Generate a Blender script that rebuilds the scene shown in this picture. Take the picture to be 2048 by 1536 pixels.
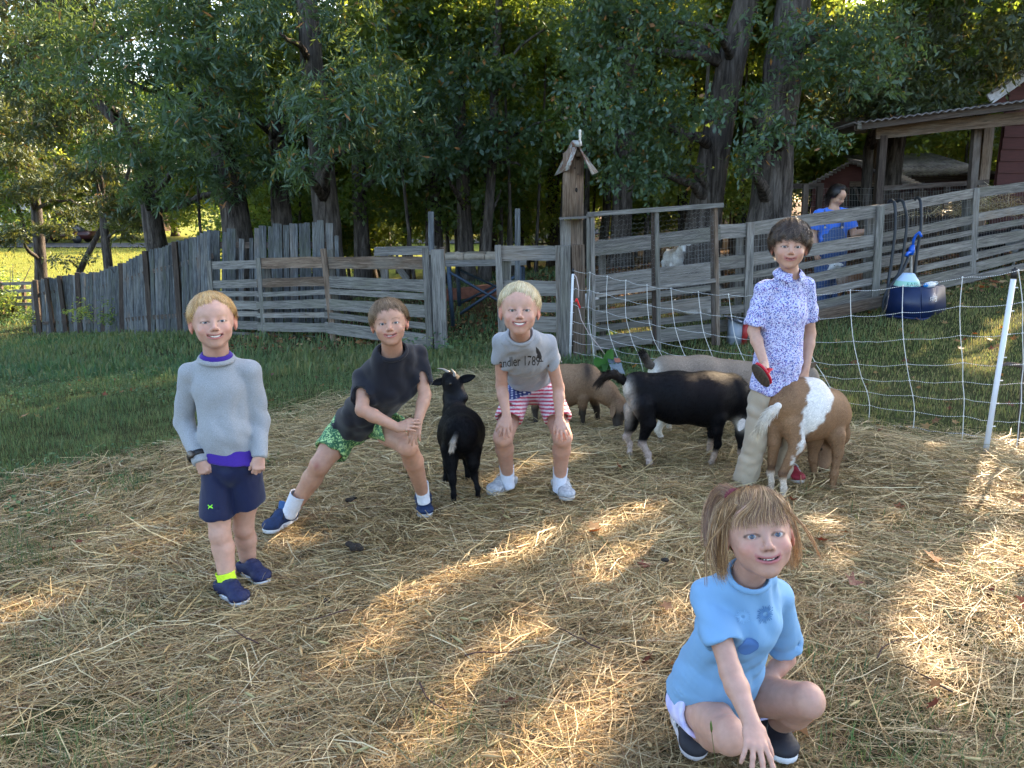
import bpy, bmesh, math, random
import numpy as np
from mathutils import Vector, Matrix
random.seed(7); RNG = np.random.default_rng(7)
R = math.radians
for o in list(bpy.data.objects): bpy.data.objects.remove(o)
SC = bpy.context.scene
COL = SC.collection
# ---------------------------------------------------------------- camera
FPX, CAMZ, PITCH = 1540.0, 1.45, math.atan(368/1540)
CP_, SP_ = math.cos(PITCH), math.sin(PITCH)
cam = bpy.data.cameras.new('camera'); camo = bpy.data.objects.new('camera', cam); COL.objects.link(camo)
camo.location = (0, 0, CAMZ); camo.rotation_euler = (R(90)-PITCH, 0, 0)
cam.sensor_width = 36; cam.lens = 36*FPX/2048; cam.clip_end = 2000; cam.clip_start = 0.05
SC.camera = camo
# ---------------------------------------------------------------- sky and sun
SUN_EL, SUN_AZ = R(30), R(38)            # azimuth to the right of the view direction
world = bpy.data.worlds.new('World'); SC.world = world; world.use_nodes = True
wn = world.node_tree; wn.nodes.clear()
sky = wn.nodes.new('ShaderNodeTexSky'); sky.sky_type = 'NISHITA'; sky.sun_disc = False
sky.sun_elevation = SUN_EL; sky.sun_rotation = SUN_AZ; sky.air_density = 1.0; sky.dust_density = 3.0; sky.ozone_density = 0.5
bg = wn.nodes.new('ShaderNodeBackground'); bg.inputs['Strength'].default_value = 0.13
wo = wn.nodes.new('ShaderNodeOutputWorld'); wn.links.new(sky.outputs[0], bg.inputs[0]); wn.links.new(bg.outputs[0], wo.inputs[0])
sl = bpy.data.lights.new('sun', 'SUN'); sl.energy = 3.5; sl.angle = R(0.5); sl.color = (1.0, 0.76, 0.50)
slo = bpy.data.objects.new('sun', sl); COL.objects.link(slo)
SUND = Vector((math.sin(SUN_AZ)*math.cos(SUN_EL), math.cos(SUN_AZ)*math.cos(SUN_EL), math.sin(SUN_EL)))  # towards the sun
slo.rotation_euler = SUND.to_track_quat('Z', 'Y').to_euler(); slo.location = (6, 12, 14)
SC.view_settings.view_transform = 'Standard'; SC.view_settings.look = 'None'
SC.view_settings.exposure = 2.8; SC.view_settings.gamma = 1.0; SC.view_settings.use_curve_mapping = False
cy = SC.cycles
cy.max_bounces = 5; cy.diffuse_bounces = 3; cy.glossy_bounces = 2; cy.transmission_bounces = 3; cy.transparent_max_bounces = 4
cy.sample_clamp_indirect = 6; cy.caustics_reflective = False; cy.caustics_refractive = False
cy.use_adaptive_sampling = True; cy.adaptive_threshold = 0.02; cy.use_denoising = True
# ---------------------------------------------------------------- helpers
def at(px, py, Y):                       # the point Y metres ahead that the photograph shows at (px, py)
    u = (px-1024)/FPX; v = (768-py)/FPX
    dy = CP_+v*SP_; dz = -SP_+v*CP_; t = Y/dy
    return Vector((u*t, Y, CAMZ+dz*t))
def link(o, parent=None):
    COL.objects.link(o)
    if parent is not None: o.parent = parent
    return o
def tag(o, label=None, cat=None, group=None, kind=None):
    if label: o['label'] = label
    if cat: o['category'] = cat
    if group: o['group'] = group
    if kind: o['kind'] = kind
    return o
def thing(name, loc, label, cat, group=None):
    o = bpy.data.objects.new(name, None); COL.objects.link(o); o.location = loc; o.empty_display_size = 0.1
    return tag(o, label, cat, group)
bpy.context.view_layer.update()
def mesh_np(name, verts, faces, mat=None, parent=None, smooth=False, cols=None, fcols=None):
    """verts (n,3); faces (m,k) array of equal polygons, or list of such arrays"""
    verts = np.asarray(verts, dtype=np.float32)
    fl = faces if isinstance(faces, list) else [faces]
    fl = [np.asarray(f, dtype=np.int32) for f in fl if len(f)]
    me = bpy.data.meshes.new(name)
    me.vertices.add(len(verts)); me.vertices.foreach_set('co', verts.ravel())
    idx = np.concatenate([f.ravel() for f in fl]); tot = np.concatenate([np.full(len(f), f.shape[1], dtype=np.int32) for f in fl])
    start = np.concatenate([[0], np.cumsum(tot)[:-1]]).astype(np.int32)
    me.loops.add(len(idx)); me.loops.foreach_set('vertex_index', idx)
    me.polygons.add(len(tot)); me.polygons.foreach_set('loop_start', start)
    if smooth: me.polygons.foreach_set('use_smooth', np.ones(len(tot), dtype=bool))
    me.update(calc_edges=True)
    if cols is not None:
        a = me.color_attributes.new('Col', 'FLOAT_COLOR', 'POINT')
        c = np.ones((len(verts), 4), dtype=np.float32); c[:, :3] = cols; a.data.foreach_set('color', c.ravel())
    if mat: me.materials.append(mat)
    o = bpy.data.objects.new(name, me)
    link(o, parent)
    return o
def rebase(o, loc):                      # move an object's origin to loc, keeping its geometry where it is
    loc = Vector(loc); o.data.transform(Matrix.Translation(-loc)); o.location = loc; return o
def frame_of(d, up=(0, 0, 1)):
    d = Vector(d).normalized(); up = Vector(up)
    s = up.cross(d)
    if s.length < 1e-4: s = Vector((1, 0, 0)).cross(d)
    s.normalize(); return d, s, d.cross(s)
def tube_arrays(pts, rads, n=8, cap=True, ell=1.0, up=(0, 0, 1)):
    pts = [Vector(p) for p in pts]; V = []; F = []
    k = len(pts); prev = None
    for i, p in enumerate(pts):
        t = (pts[min(i+1, k-1)]-pts[max(i-1, 0)])
        if prev is None: d, s, u = frame_of(t, up)
        else:
            d = t.normalized(); s = (prev - d*prev.dot(d))
            if s.length < 1e-6: d, s, u = frame_of(t, up)
            s.normalize(); u = d.cross(s)
        prev = s
        r = rads[i] if hasattr(rads, '__len__') else rads
        for j in range(n):
            a = 2*math.pi*j/n
            V.append(p + s*(r*math.cos(a)) + u*(r*ell*math.sin(a)))
    for i in range(k-1):
        for j in range(n):
            a = i*n+j; b = i*n+(j+1) % n; F.append((a, b, b+n, a+n))
    T = []
    if cap:
        V.append(pts[0]); c0 = len(V)-1; V.append(pts[-1]); c1 = len(V)-1
        for j in range(n):
            T.append((c0, (j+1) % n, j)); T.append((c1, (k-1)*n+j, (k-1)*n+(j+1) % n))
    return np.array([tuple(v) for v in V]), np.array(F, dtype=np.int32).reshape(-1, 4), np.array(T, dtype=np.int32).reshape(-1, 3)
class Acc:                               # gathers pieces into one mesh
    def __init__(s): s.V = []; s.Q = []; s.T = []; s.n = 0; s.C = []
    def add(s, V, Q=None, T=None, col=None):
        V = np.asarray(V)
        if Q is not None and len(Q): s.Q.append(np.asarray(Q)+s.n)
        if T is not None and len(T): s.T.append(np.asarray(T)+s.n)
        s.V.append(V); s.n += len(V)
        if col is not None: s.C.append(np.broadcast_to(np.asarray(col, dtype=np.float32), (len(V), 3)))
    def tube(s, pts, rads, n=8, cap=True, col=None, ell=1.0):
        V, Q, T = tube_arrays(pts, rads, n, cap, ell); s.add(V, Q, T, col)
    def box(s, c, size, M=None, col=None):
        x, y, z = [d/2 for d in size]
        P = np.array([(-x, -y, -z), (x, -y, -z), (x, y, -z), (-x, y, -z), (-x, -y, z), (x, -y, z), (x, y, z), (-x, y, z)])
        if M is not None: P = P @ np.array(M.to_3x3()).T
        s.add(P+np.array(c), [(0, 3, 2, 1), (4, 5, 6, 7), (0, 1, 5, 4), (1, 2, 6, 5), (2, 3, 7, 6), (3, 0, 4, 7)], None, col)
    def build(s, name, mat, parent=None, smooth=False):
        f = []
        if s.Q: f.append(np.concatenate(s.Q))
        if s.T: f.append(np.concatenate(s.T))
        return mesh_np(name, np.concatenate(s.V), f, mat, parent, smooth, cols=np.concatenate(s.C) if s.C else None)
def plank(name, A, B, w, th, face, mat, parent=None, segs=3, rough=0.06, bev=0.004, seed=None):
    """a sawn board from A to B: w wide (across, in the plane square to face), th thick along face; slightly uneven"""
    A = Vector(A); B = Vector(B); L = (B-A).length
    x = (B-A).normalized(); f = Vector(face); f = (f-x*f.dot(x)).normalized(); wdir = f.cross(x)
    rnd = random.Random(seed if seed is not None else hash((round(A.x, 3), round(A.z, 3), round(B.x, 3))) & 0xffff)
    V = []; F = []
    for i in range(segs+1):
        t = i/segs; ww = w/2*(1+rnd.uniform(-rough, rough)); sh = rnd.uniform(-1, 1)*w*0.03 if 0 < i < segs else 0
        dx = (rnd.uniform(-.01, .01) if i in (0, segs) else 0)
        for (a, b) in ((-1, -1), (1, -1), (1, 1), (-1, 1)):
            V.append((-L/2+L*t+dx, a*th/2*(0.9 if b == 1 else 1)+sh*.3, b*ww+sh))
    for i in range(segs):
        for j in range(4):
            a = i*4+j; b = i*4+(j+1) % 4; F.append((a, a+4, b+4, b))
    F.append((0, 1, 2, 3)); k = segs*4; F.append((k+3, k+2, k+1, k))
    me = bpy.data.meshes.new(name); me.from_pydata(V, [], F)
    if mat: me.materials.append(mat)
    o = bpy.data.objects.new(name, me); link(o, parent)
    M = Matrix((x, f, wdir)).transposed().to_4x4()
    mid = (A+B)/2
    if parent is not None: mid = mid-Vector(parent.location)
    o.matrix_local = Matrix.Translation(mid) @ M
    return o
# ---------------------------------------------------------------- materials
def newmat(name):
    m = bpy.data.materials.new(name); m.use_nodes = True; nt = m.node_tree
    b = nt.nodes['Principled BSDF']
    return m, nt, b
def N(nt, typ, **kw):
    n = nt.nodes.new('ShaderNode'+typ)
    for k, v in kw.items():
        if k in n.inputs.keys(): n.inputs[k].default_value = v
        else: setattr(n, k, v)
    return n
def ramp(nt, fac, stops, interp='LINEAR'):
    r = nt.nodes.new('ShaderNodeValToRGB'); r.color_ramp.interpolation = interp
    e = r.color_ramp.elements
    while len(e) < len(stops): e.new(0.5)
    for i, (p, c) in enumerate(stops):
        e[i].position = p; e[i].color = (*c, 1) if len(c) == 3 else c
    nt.links.new(fac, r.inputs[0]); return r
def mixc(nt, a, b, fac, mode='MIX'):
    m = nt.nodes.new('ShaderNodeMix'); m.data_type = 'RGBA'; m.blend_type = mode
    for s, v in ((0, fac), (6, a), (7, b)):
        if hasattr(v, 'links'): nt.links.new(v, m.inputs[s])
        elif s == 0: m.inputs[0].default_value = v
        else: m.inputs[s].default_value = (*v, 1)
    return m.outputs[2]
def texco(nt, out='Object', scale=(1, 1, 1), rnd=False):
    tc = nt.nodes.new('ShaderNodeTexCoord'); mp = nt.nodes.new('ShaderNodeMapping')
    mp.inputs['Scale'].default_value = scale; nt.links.new(tc.outputs[out], mp.inputs[0])
    if rnd:
        oi = nt.nodes.new('ShaderNodeObjectInfo'); mu = N(nt, 'VectorMath', operation='SCALE')
        cb = nt.nodes.new('ShaderNodeCombineXYZ')
        for k in range(3): nt.links.new(oi.outputs['Random'], cb.inputs[k])
        nt.links.new(cb.outputs[0], mu.inputs[0]); mu.inputs['Scale'].default_value = 37.0
        nt.links.new(mu.outputs[0], mp.inputs['Location'])
    return mp.outputs[0]
def noise(nt, vec, scale=5, detail=4, rough=0.6, dist=0):
    n = nt.nodes.new('ShaderNodeTexNoise'); n.inputs['Scale'].default_value = scale; n.inputs['Detail'].default_value = detail
    n.inputs['Roughness'].default_value = rough; n.inputs['Distortion'].default_value = dist
    if vec is not None: nt.links.new(vec, n.inputs['Vector'])
    return n
def bump(nt, b, h, strength=0.3, dist=0.01):
    n = nt.nodes.new('ShaderNodeBump'); n.inputs['Strength'].default_value = strength; n.inputs['Distance'].default_value = dist
    nt.links.new(h, n.inputs['Height']); nt.links.new(n.outputs[0], b.inputs['Normal'])
def wood_mat(name, dark, mid, light, tint=(0.20, 0.21, 0.15), tint2=(0.26, 0.17, 0.10), amt=0.5):
    m, nt, b = newmat(name)
    v = texco(nt, 'Object', (1.2, 22, 22), True); g = noise(nt, v, 3.0, 6, 0.65, 0.6)
    v2 = texco(nt, 'Object', (1.5, 5, 5), True); g2 = noise(nt, v2, 1.4, 4, 0.6)
    v3 = texco(nt, 'Object', (3, 60, 60), True); g3 = noise(nt, v3, 4.0, 3, 0.6, 0.3)
    r = ramp(nt, g.outputs[0], [(0.30, dark), (0.5, mid), (0.68, light)])
    r3 = ramp(nt, g3.outputs[0], [(0.36, (0.35, 0.35, 0.35)), (0.50, (1, 1, 1))])
    c = mixc(nt, r.outputs[0], r3.outputs[0], 0.4, 'MULTIPLY')
    oi = nt.nodes.new('ShaderNodeObjectInfo')
    r2 = ramp(nt, g2.outputs[0], [(0.45, (0, 0, 0)), (0.7, (1, 1, 1))])
    tt = ramp(nt, oi.outputs['Random'], [(0.0, tint), (0.45, tint), (0.7, (0.22, 0.21, 0.19)), (1.0, tint2)])
    mm = N(nt, 'Math', operation='MULTIPLY'); mm.inputs[1].default_value = amt; nt.links.new(r2.outputs[0], mm.inputs[0])
    c = mixc(nt, c, tt.outputs[0], mm.outputs[0])
    vv = N(nt, 'MapRange'); nt.links.new(oi.outputs['Random'], vv.inputs[0]); vv.inputs[3].default_value = 0.75; vv.inputs[4].default_value = 1.2
    hs = N(nt, 'HueSaturation'); nt.links.new(c, hs.inputs['Color']); nt.links.new(vv.outputs[0], hs.inputs['Value'])
    nt.links.new(hs.outputs[0], b.inputs['Base Color'])
    b.inputs['Roughness'].default_value = 0.85; b.inputs['Specular IOR Level'].default_value = 0.25
    ad = N(nt, 'Math', operation='ADD'); nt.links.new(g.outputs[0], ad.inputs[0]); nt.links.new(g3.outputs[0], ad.inputs[1])
    bump(nt, b, ad.outputs[0], 0.5, 0.006)
    return m
def plain(name, col, rough=0.7, nz=0.0, nscale=30, metal=0.0, spec=0.4, bmp=0.0):
    m, nt, b = newmat(name)
    b.inputs['Base Color'].default_value = (*col, 1); b.inputs['Roughness'].default_value = rough
    b.inputs['Metallic'].default_value = metal; b.inputs['Specular IOR Level'].default_value = spec
    if nz or bmp:
        v = texco(nt); n = noise(nt, v, nscale, 4, 0.6)
        lo = tuple(c*(1-nz) for c in col); hi = tuple(min(1, c*(1+nz)) for c in col)
        r = ramp(nt, n.outputs[0], [(0.3, lo), (0.7, hi)]); nt.links.new(r.outputs[0], b.inputs['Base Color'])
        if bmp: bump(nt, b, n.outputs[0], bmp, 0.004)
    return m
def leaf_mat(name, c1, c2, trans, tw=0.45, tips=None):
    m, nt, b = newmat(name); nt.nodes.remove(b)
    geo = nt.nodes.new('ShaderNodeNewGeometry')
    st = [(0.0, c1), (0.8, c2)] + ([(0.965, c2), (0.985, tips)] if tips else [])
    r = ramp(nt, geo.outputs['Random Per Island'], st)
    d = nt.nodes.new('ShaderNodeBsdfDiffuse'); t = nt.nodes.new('ShaderNodeBsdfTranslucent'); mx = nt.nodes.new('ShaderNodeMixShader')
    g = nt.nodes.new('ShaderNodeBsdfGlossy'); g.inputs['Roughness'].default_value = 0.45; g.inputs['Color'].default_value = (0.5, 0.6, 0.6, 1)
    mg = nt.nodes.new('ShaderNodeMixShader'); mg.inputs[0].default_value = 0.07
    nt.links.new(r.outputs[0], d.inputs[0]); t.inputs[0].default_value = (*trans, 1)
    tc = mixc(nt, r.outputs[0], trans, 0.75); nt.links.new(tc, t.inputs[0])
    mx.inputs[0].default_value = tw; nt.links.new(d.outputs[0], mx.inputs[1]); nt.links.new(t.outputs[0], mx.inputs[2])
    nt.links.new(mx.outputs[0], mg.inputs[1]); nt.links.new(g.outputs[0], mg.inputs[2])
    nt.links.new(mg.outputs[0], nt.nodes['Material Output'].inputs[0]); return m
M = {}
M['wood'] = wood_mat('weathered wood', (0.05, 0.046, 0.042), (0.16, 0.15, 0.135), (0.27, 0.255, 0.23), (0.14, 0.14, 0.10), (0.20, 0.14, 0.09))
M['wood_warm'] = wood_mat('brown weathered wood', (0.045, 0.03, 0.02), (0.14, 0.095, 0.065), (0.26, 0.195, 0.145), (0.18, 0.17, 0.145), (0.22, 0.13, 0.065))
M['picket'] = wood_mat('picket wood', (0.025, 0.026, 0.028), (0.09, 0.095, 0.10), (0.20, 0.215, 0.22), (0.10, 0.11, 0.07), (0.17, 0.10, 0.05), 0.6)
M['wood_dark'] = wood_mat('dark shed wood', (0.02, 0.015, 0.012), (0.07, 0.05, 0.04), (0.13, 0.10, 0.08), (0.06, 0.05, 0.04), (0.09, 0.05, 0.03))
M['bark'], nt, b = newmat('bark')
v = texco(nt, 'Object', (5, 5, 0.7)); n1 = noise(nt, v, 3.2, 6, 0.7, 0.5); v2 = texco(nt, 'Object', (1, 1, 0.5)); n2 = noise(nt, v2, 1.2, 3)
r = ramp(nt, n1.outputs[0], [(0.35, (0.022, 0.018, 0.016)), (0.5, (0.075, 0.064, 0.057)), (0.68, (0.17, 0.15, 0.135))])
c = mixc(nt, r.outputs[0], (0.085, 0.085, 0.08), ramp(nt, n2.outputs[0], [(0.45, (0, 0, 0)), (0.75, (0.6, 0.6, 0.6))]).outputs[0])
nt.links.new(c, b.inputs['Base Color']); b.inputs['Roughness'].default_value = 0.95; b.inputs['Specular IOR Level'].default_value = 0.1
bump(nt, b, n1.outputs[0], 1.0, 0.04)
M['leaf_dark'] = leaf_mat('dark oak leaves', (0.034, 0.070, 0.040), (0.068, 0.118, 0.062), (0.24, 0.34, 0.05), 0.40, (0.35, 0.13, 0.03))
M['leaf_mid'] = leaf_mat('sweetgum leaves', (0.04, 0.085, 0.03), (0.075, 0.12, 0.035), (0.36, 0.50, 0.06), 0.45, (0.4, 0.22, 0.03))
M['leaf_lit'] = leaf_mat('light understory leaves', (0.045, 0.09, 0.025), (0.095, 0.14, 0.03), (0.60, 0.72, 0.10), 0.5, (0.6, 0.25, 0.02))
M['leaf_olive'] = leaf_mat('olive leaves', (0.035, 0.05, 0.022), (0.065, 0.08, 0.03), (0.20, 0.22, 0.04), 0.32, (0.22, 0.09, 0.02))
# ================================================================ terrain
CPS = [tuple(at(*p)) for p in [
    (65, 665, 22), (160, 667, 19.7), (250, 667, 16.7), (340, 668, 13.3), (420, 670, 11.3), (520, 668, 10.9), (665, 677, 10.2),
    (760, 690, 9.4), (880, 702, 8.6), (1160, 712, 7.6), (1300, 702, 7.8), (1435, 685, 8.0), (1600, 648, 8.5), (1744, 618, 8.95), (1850, 590, 9.4),
    (1941, 562, 9.9), (2060, 535, 10.4), (200, 520, 46), (-200, 520, 46), (0, 613, 25), (600, 520, 40), (1000, 592, 11.5), (1200, 545, 13.5), (1400, 530, 14), (1100, 528, 26),
    (1670, 614, 9.6), (1900, 520, 12), (2200, 500, 12), (1600, 520, 16)]]
CPS += [(x, y, 0.0) for x in (-4, -2.5, -1, 0, 1, 2.5, 4) for y in (0.5, 2, 3.2, 4.4)] + [(-3.5, 5.6, -0.03), (-1, 5.6, -0.02), (1.5, 5.4, 0.0), (3.6, 5.4, 0.06), (-6.5, 5.5, -0.12),
    (-9, 4, -.1), (-7, 9, -.5), (9, 3, 0.1), (7, 6, .25), (10, 45, -0.5), (0, 45, -1.6), (20, 20, 0.5), (-20, 8, -1.1), (-20, 30, -2.5), (0, -6, 0), (-12, -6, 0), (12, -6, 0)]
CPS = np.array(CPS)
def _u(r2): return r2*np.log(np.sqrt(r2)+1e-9)
_n = len(CPS); _K = _u(((CPS[:, None, :2]-CPS[None, :, :2])**2).sum(-1)) + np.eye(_n)*0.05
_P = np.c_[np.ones(_n), CPS[:, :2]]; _A = np.block([[_K, _P], [_P.T, np.zeros((3, 3))]])
_W = np.linalg.solve(_A, np.r_[CPS[:, 2], np.zeros(3)])
def ground(x, y):
    x = np.atleast_1d(np.asarray(x, dtype=float)); y = np.atleast_1d(np.asarray(y, dtype=float))
    xc = np.clip(x, -22, 18); yc = np.clip(y, -6, 46)
    z = _W[_n]+_W[_n+1]*xc+_W[_n+2]*yc
    for i in range(_n): z = z+_W[i]*_u((xc-CPS[i, 0])**2+(yc-CPS[i, 1])**2)
    return np.clip(z, -2.8, 1.6)
def gz(x, y): return float(ground(x, y)[0])
def gpt(px, py):                         # where the photograph's line of sight through (px, py) meets the ground
    lo, hi = 0.5, 60.0
    for i in range(40):
        m = (lo+hi)/2; p = at(px, py, m)
        if p.z > gz(p.x, p.y): lo = m
        else: hi = m
    return at(px, py, (lo+hi)/2)
def snoise(x, y, s, seed=0):
    r = np.random.default_rng(seed); z = 0
    for k in range(7):
        a = r.uniform(0, 2*math.pi); f = s*r.uniform(0.5, 2.0); p = r.uniform(0, 6.28)
        z = z+np.sin((x*math.cos(a)+y*math.sin(a))*f+p+1.3*np.sin((x*math.sin(a)-y*math.cos(a))*f*0.6+p*2))
    return z/7*1.8
gx = np.unique(np.concatenate([np.linspace(-6, 6, 110), np.linspace(-24, 24, 70), np.sign(np.linspace(-1, 1, 41))*(np.abs(np.linspace(-1, 1, 41))**3)*900]))
gy = np.unique(np.concatenate([np.linspace(0, 12, 110), np.linspace(-8, 50, 70), np.linspace(-1, 1, 41)**3*900]))
X, Y = np.meshgrid(gx, gy); Z = ground(X.ravel(), Y.ravel()).reshape(X.shape)
near = np.exp(-((X/8)**2+((Y-4)/7)**2)); Z = Z+near*(0.012*snoise(X, Y, 5, 3)+0.01*snoise(X, Y, 14, 4))-0.005
nx, ny = len(gx), len(gy); I = np.arange(nx*ny).reshape(ny, nx)
F = np.stack([I[:-1, :-1].ravel(), I[:-1, 1:].ravel(), I[1:, 1:].ravel(), I[1:, :-1].ravel()], 1)
HAYB = [gpt(*p) for p in [(-300, 1090), (0, 1010), (150, 960), (300, 910), (520, 850), (700, 805), (860, 770), (960, 735), (1100, 760), (1180, 790), (1300, 800), (1500, 800), (1640, 830), (1760, 860), (1900, 890), (2060, 915), (2400, 950)]]
_hx = np.array([p.x for p in HAYB]); _hy = np.array([p.y for p in HAYB])
def hayness(x, y):                       # 1 well inside the hay, 0 on the grass
    e = np.interp(x, _hx, _hy)-y + 0.22*snoise(x, y, 3.0, 11)+0.10*snoise(x, y, 9.0, 12)
    h = np.clip(0.55+e*.95, 0, 1)
    for (px, py, r) in [(80, 1040, .22), (250, 960, .16), (60, 1500, .3), (330, 1420, .12), (1960, 1290, .28), (1780, 1480, .22), (1660, 1350, .1), (60, 1330, .14), (520, 930, .1), (60, 1130, .2), (160, 1420, .2), (400, 1510, .2), (250, 1250, .1), (1950, 1430, .22), (1740, 1510, .16), (1345, 1500, .16), (620, 1450, .1), (900, 1500, .06)]:
        p = _gp(px, py); h = h*(1-0.75*np.exp(-((x-p.x)**2+(y-p.y)**2)/r**2))
    return h
_gc = {}
def _gp(px, py):
    if (px, py) not in _gc: _gc[(px, py)] = gpt(px, py)
    return _gc[(px, py)]
hay = hayness(X.ravel(), Y.ravel())
sunf = np.clip((Y.ravel()-24)/6, 0, 1)*np.clip((4-X.ravel())/6, 0, 1)
noi = 0.5+0.5*np.clip(snoise(X.ravel(), Y.ravel(), 1.2, 5), -1, 1)
litter = np.clip((Y.ravel()-9.5-0.2*np.abs(X.ravel()))/1.5, 0, 1)*(X.ravel() > -4.5)*(1-sunf)
gc = np.array((0.035, 0.05, 0.016))*(1-noi[:, None])+np.array((0.06, 0.055, 0.025))*noi[:, None]
gc = gc*(1-hay[:, None])+np.array((0.085, 0.065, 0.038))*hay[:, None]
gc = gc*(1-litter[:, None])+np.array((0.10, 0.06, 0.035))*litter[:, None]
gc = gc*(1-sunf[:, None])+np.array((0.15, 0.16, 0.03))*sunf[:, None]
m, nt, b = newmat('ground soil'); at_ = N(nt, 'VertexColor', layer_name='Col')
v = texco(nt); n1 = noise(nt, v, 9, 8, 0.7); n2 = noise(nt, v, 60, 4, 0.7)
r1 = ramp(nt, n1.outputs[0], [(0.3, (0.45, 0.45, 0.45)), (0.7, (1.5, 1.5, 1.4))]); c = mixc(nt, at_.outputs[0], r1.outputs[0], 1.0, 'MULTIPLY')
nt.links.new(c, b.inputs['Base Color']); b.inputs['Roughness'].default_value = 1; b.inputs['Specular IOR Level'].default_value = 0.05
bump(nt, b, n2.outputs[0], 0.6, 0.02); M['ground'] = m
g = mesh_np('ground', np.stack([X.ravel(), Y.ravel(), Z.ravel()], 1), F, m, smooth=True, cols=gc); tag(g, kind='structure')
# far road across the field
def strip(name, pts, w, mat, lift):
    V = []
    for (x, y) in pts: V += [(x, y-w/2, gz(x, y-w/2)+lift), (x, y+w/2, gz(x, y+w/2)+lift)]
    q = [(2*i, 2*i+2, 2*i+3, 2*i+1) for i in range(len(pts)-1)]
    return tag(mesh_np(name, V, np.array(q), mat), kind='structure')
M['asphalt'] = plain('asphalt', (0.06, 0.06, 0.062), 0.9, 0.2, 8)
strip('road', [(x, 60) for x in range(-80, 12, 4)], 6, M['asphalt'], 0.06)

# ================================================================ leaves and trees
def leaf_cloud(boughs, leaf=0.11, ratio=0.32, per=14, seed=1, droop=0.35, sun_gap=True, twig=0.42):
    """boughs: (cx,cy,cz,rx,ry,rz,twigs). Twigs fill each bough; narrow leaves stand along each twig."""
    rg = np.random.default_rng(seed); C = []; D = []
    for (cx, cy, cz, rx, ry, rz, n) in boughs:
        n = int(n); q = rg.normal(size=(n, 3)); q /= np.linalg.norm(q, axis=1)[:, None]
        rr = rg.uniform(0.25, 1.0, size=(n, 1))**0.55
        c = np.array((cx, cy, cz))+q*rr*np.array((rx, ry, rz))
        # uneven clumps: pull twigs towards a few attractors
        na = max(3, n//14); att = c[rg.integers(0, n, na)]; k = rg.integers(0, na, n); w = rg.uniform(0.25, 0.85, (n, 1))
        c = c*(1-w)+(att[k]+rg.normal(size=(n, 3))*0.13*np.array((rx, ry, rz)))*w
        d = q*0.7+rg.normal(size=(n, 3))*0.6; d[:, 2] -= droop
        C.append(c); D.append(d)
    C = np.concatenate(C); D = np.concatenate(D); D /= np.linalg.norm(D, axis=1)[:, None]
    n = len(C); t = (np.arange(per)+0.5)/per; L = rg.uniform(0.6, 1.3, (n, 1, 1))*twig
    side = np.cross(D, rg.normal(size=(n, 3))); side /= np.linalg.norm(side, axis=1)[:, None]
    P = C[:, None]+D[:, None]*(t[None, :, None]-0.5)*L
    sg = np.where(np.arange(per) % 2 == 0, 1, -1)[None, :, None]
    ld = D[:, None]*0.55+side[:, None]*sg*0.8+rg.normal(size=(n, per, 3))*0.35; ld[..., 2] -= 0.15
    ld /= np.linalg.norm(ld, axis=2)[..., None]
    wd = np.cross(ld, rg.normal(size=(n, per, 3))*0.9+np.array((0, 0, 1.0))); wd /= np.linalg.norm(wd, axis=2)[..., None]+1e-9
    ll = leaf*rg.uniform(0.6, 1.35, (n, per, 1)); ww = ll*ratio
    a = P; bpt = P+ld*ll*0.5+wd*ww*0.5; cpt = P+ld*ll; dpt = P+ld*ll*0.5-wd*ww*0.5
    V = np.stack([a, bpt, cpt, dpt], 2).reshape(-1, 4, 3)
    if sun_gap: V = V[keep_shade(V.mean(1), leaf*.35)]
    V = V.reshape(-1, 3)
    Fq = np.arange(len(V)).reshape(-1, 4)
    return V, Fq
# sun flecks: leaves between these spots and the sun are cut out of the crowns
FLECKS = [(_gp(px, py), r) for (px, py, r) in [
    (1235, 1040, .09), (1180, 1062, .09), (1110, 1085, .09), (1050, 1105, .07), (1225, 1150, .08), (1275, 1125, .06), (1170, 1190, .08), (1110, 1240, .11), (1040, 1290, .12), (1150, 1270, .11), (1080, 1350, .13), (990, 1370, .13), (900, 1440, .13), (1000, 1450, .13), (1120, 1430, .12), (1200, 1380, .10), (800, 1500, .12), (920, 1520, .12), (1060, 1520, .12), (1180, 1500, .10),
    (1310, 1165, .09), (1300, 1230, .08), (1310, 1300, .08), (1290, 1380, .08), (700, 1330, .05), (760, 1240, .04), (860, 1180, .05), (930, 1130, .05),
    (1700, 1140, .07), (1640, 1060, .05), (1820, 1160, .09), (1930, 1180, .09), (2010, 1120, .10), (1760, 1210, .07), (1840, 1300, .06), (2020, 1260, .07), (1900, 1400, .05), (1980, 1010, .08), (1780, 1060, .05), (2030, 905, .12), (1880, 930, .05),
    (10, 1235, .05), (560, 1075, .035), (620, 1080, .03), (1060, 940, .035), (1130, 925, .03), (1000, 960, .03),
    (1900, 705, .22), (1990, 690, .22), (2030, 640, .25), (1960, 730, .12), (1600, 700, .1), (180, 730, .14), (300, 720, .1), (90, 720, .12)]]
FLECKS += [(Vector((at(1612, 470, 3.9))), .05), (Vector(at(1602, 452, 3.88)), .045)]
FP = np.array([tuple(f[0]) for f in FLECKS]); FR = np.array([f[1] for f in FLECKS]); SD = np.array(tuple(SUND))
def keep_shade(C, mg=.05):
    keep = np.ones(len(C), dtype=bool)
    for p, r in zip(FP, FR):
        w = C-p; s = w @ SD; d = np.linalg.norm(w-s[:, None]*SD, axis=1)
        keep &= ~((d < r*.9+mg) & (s > 0))
    return keep
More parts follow.
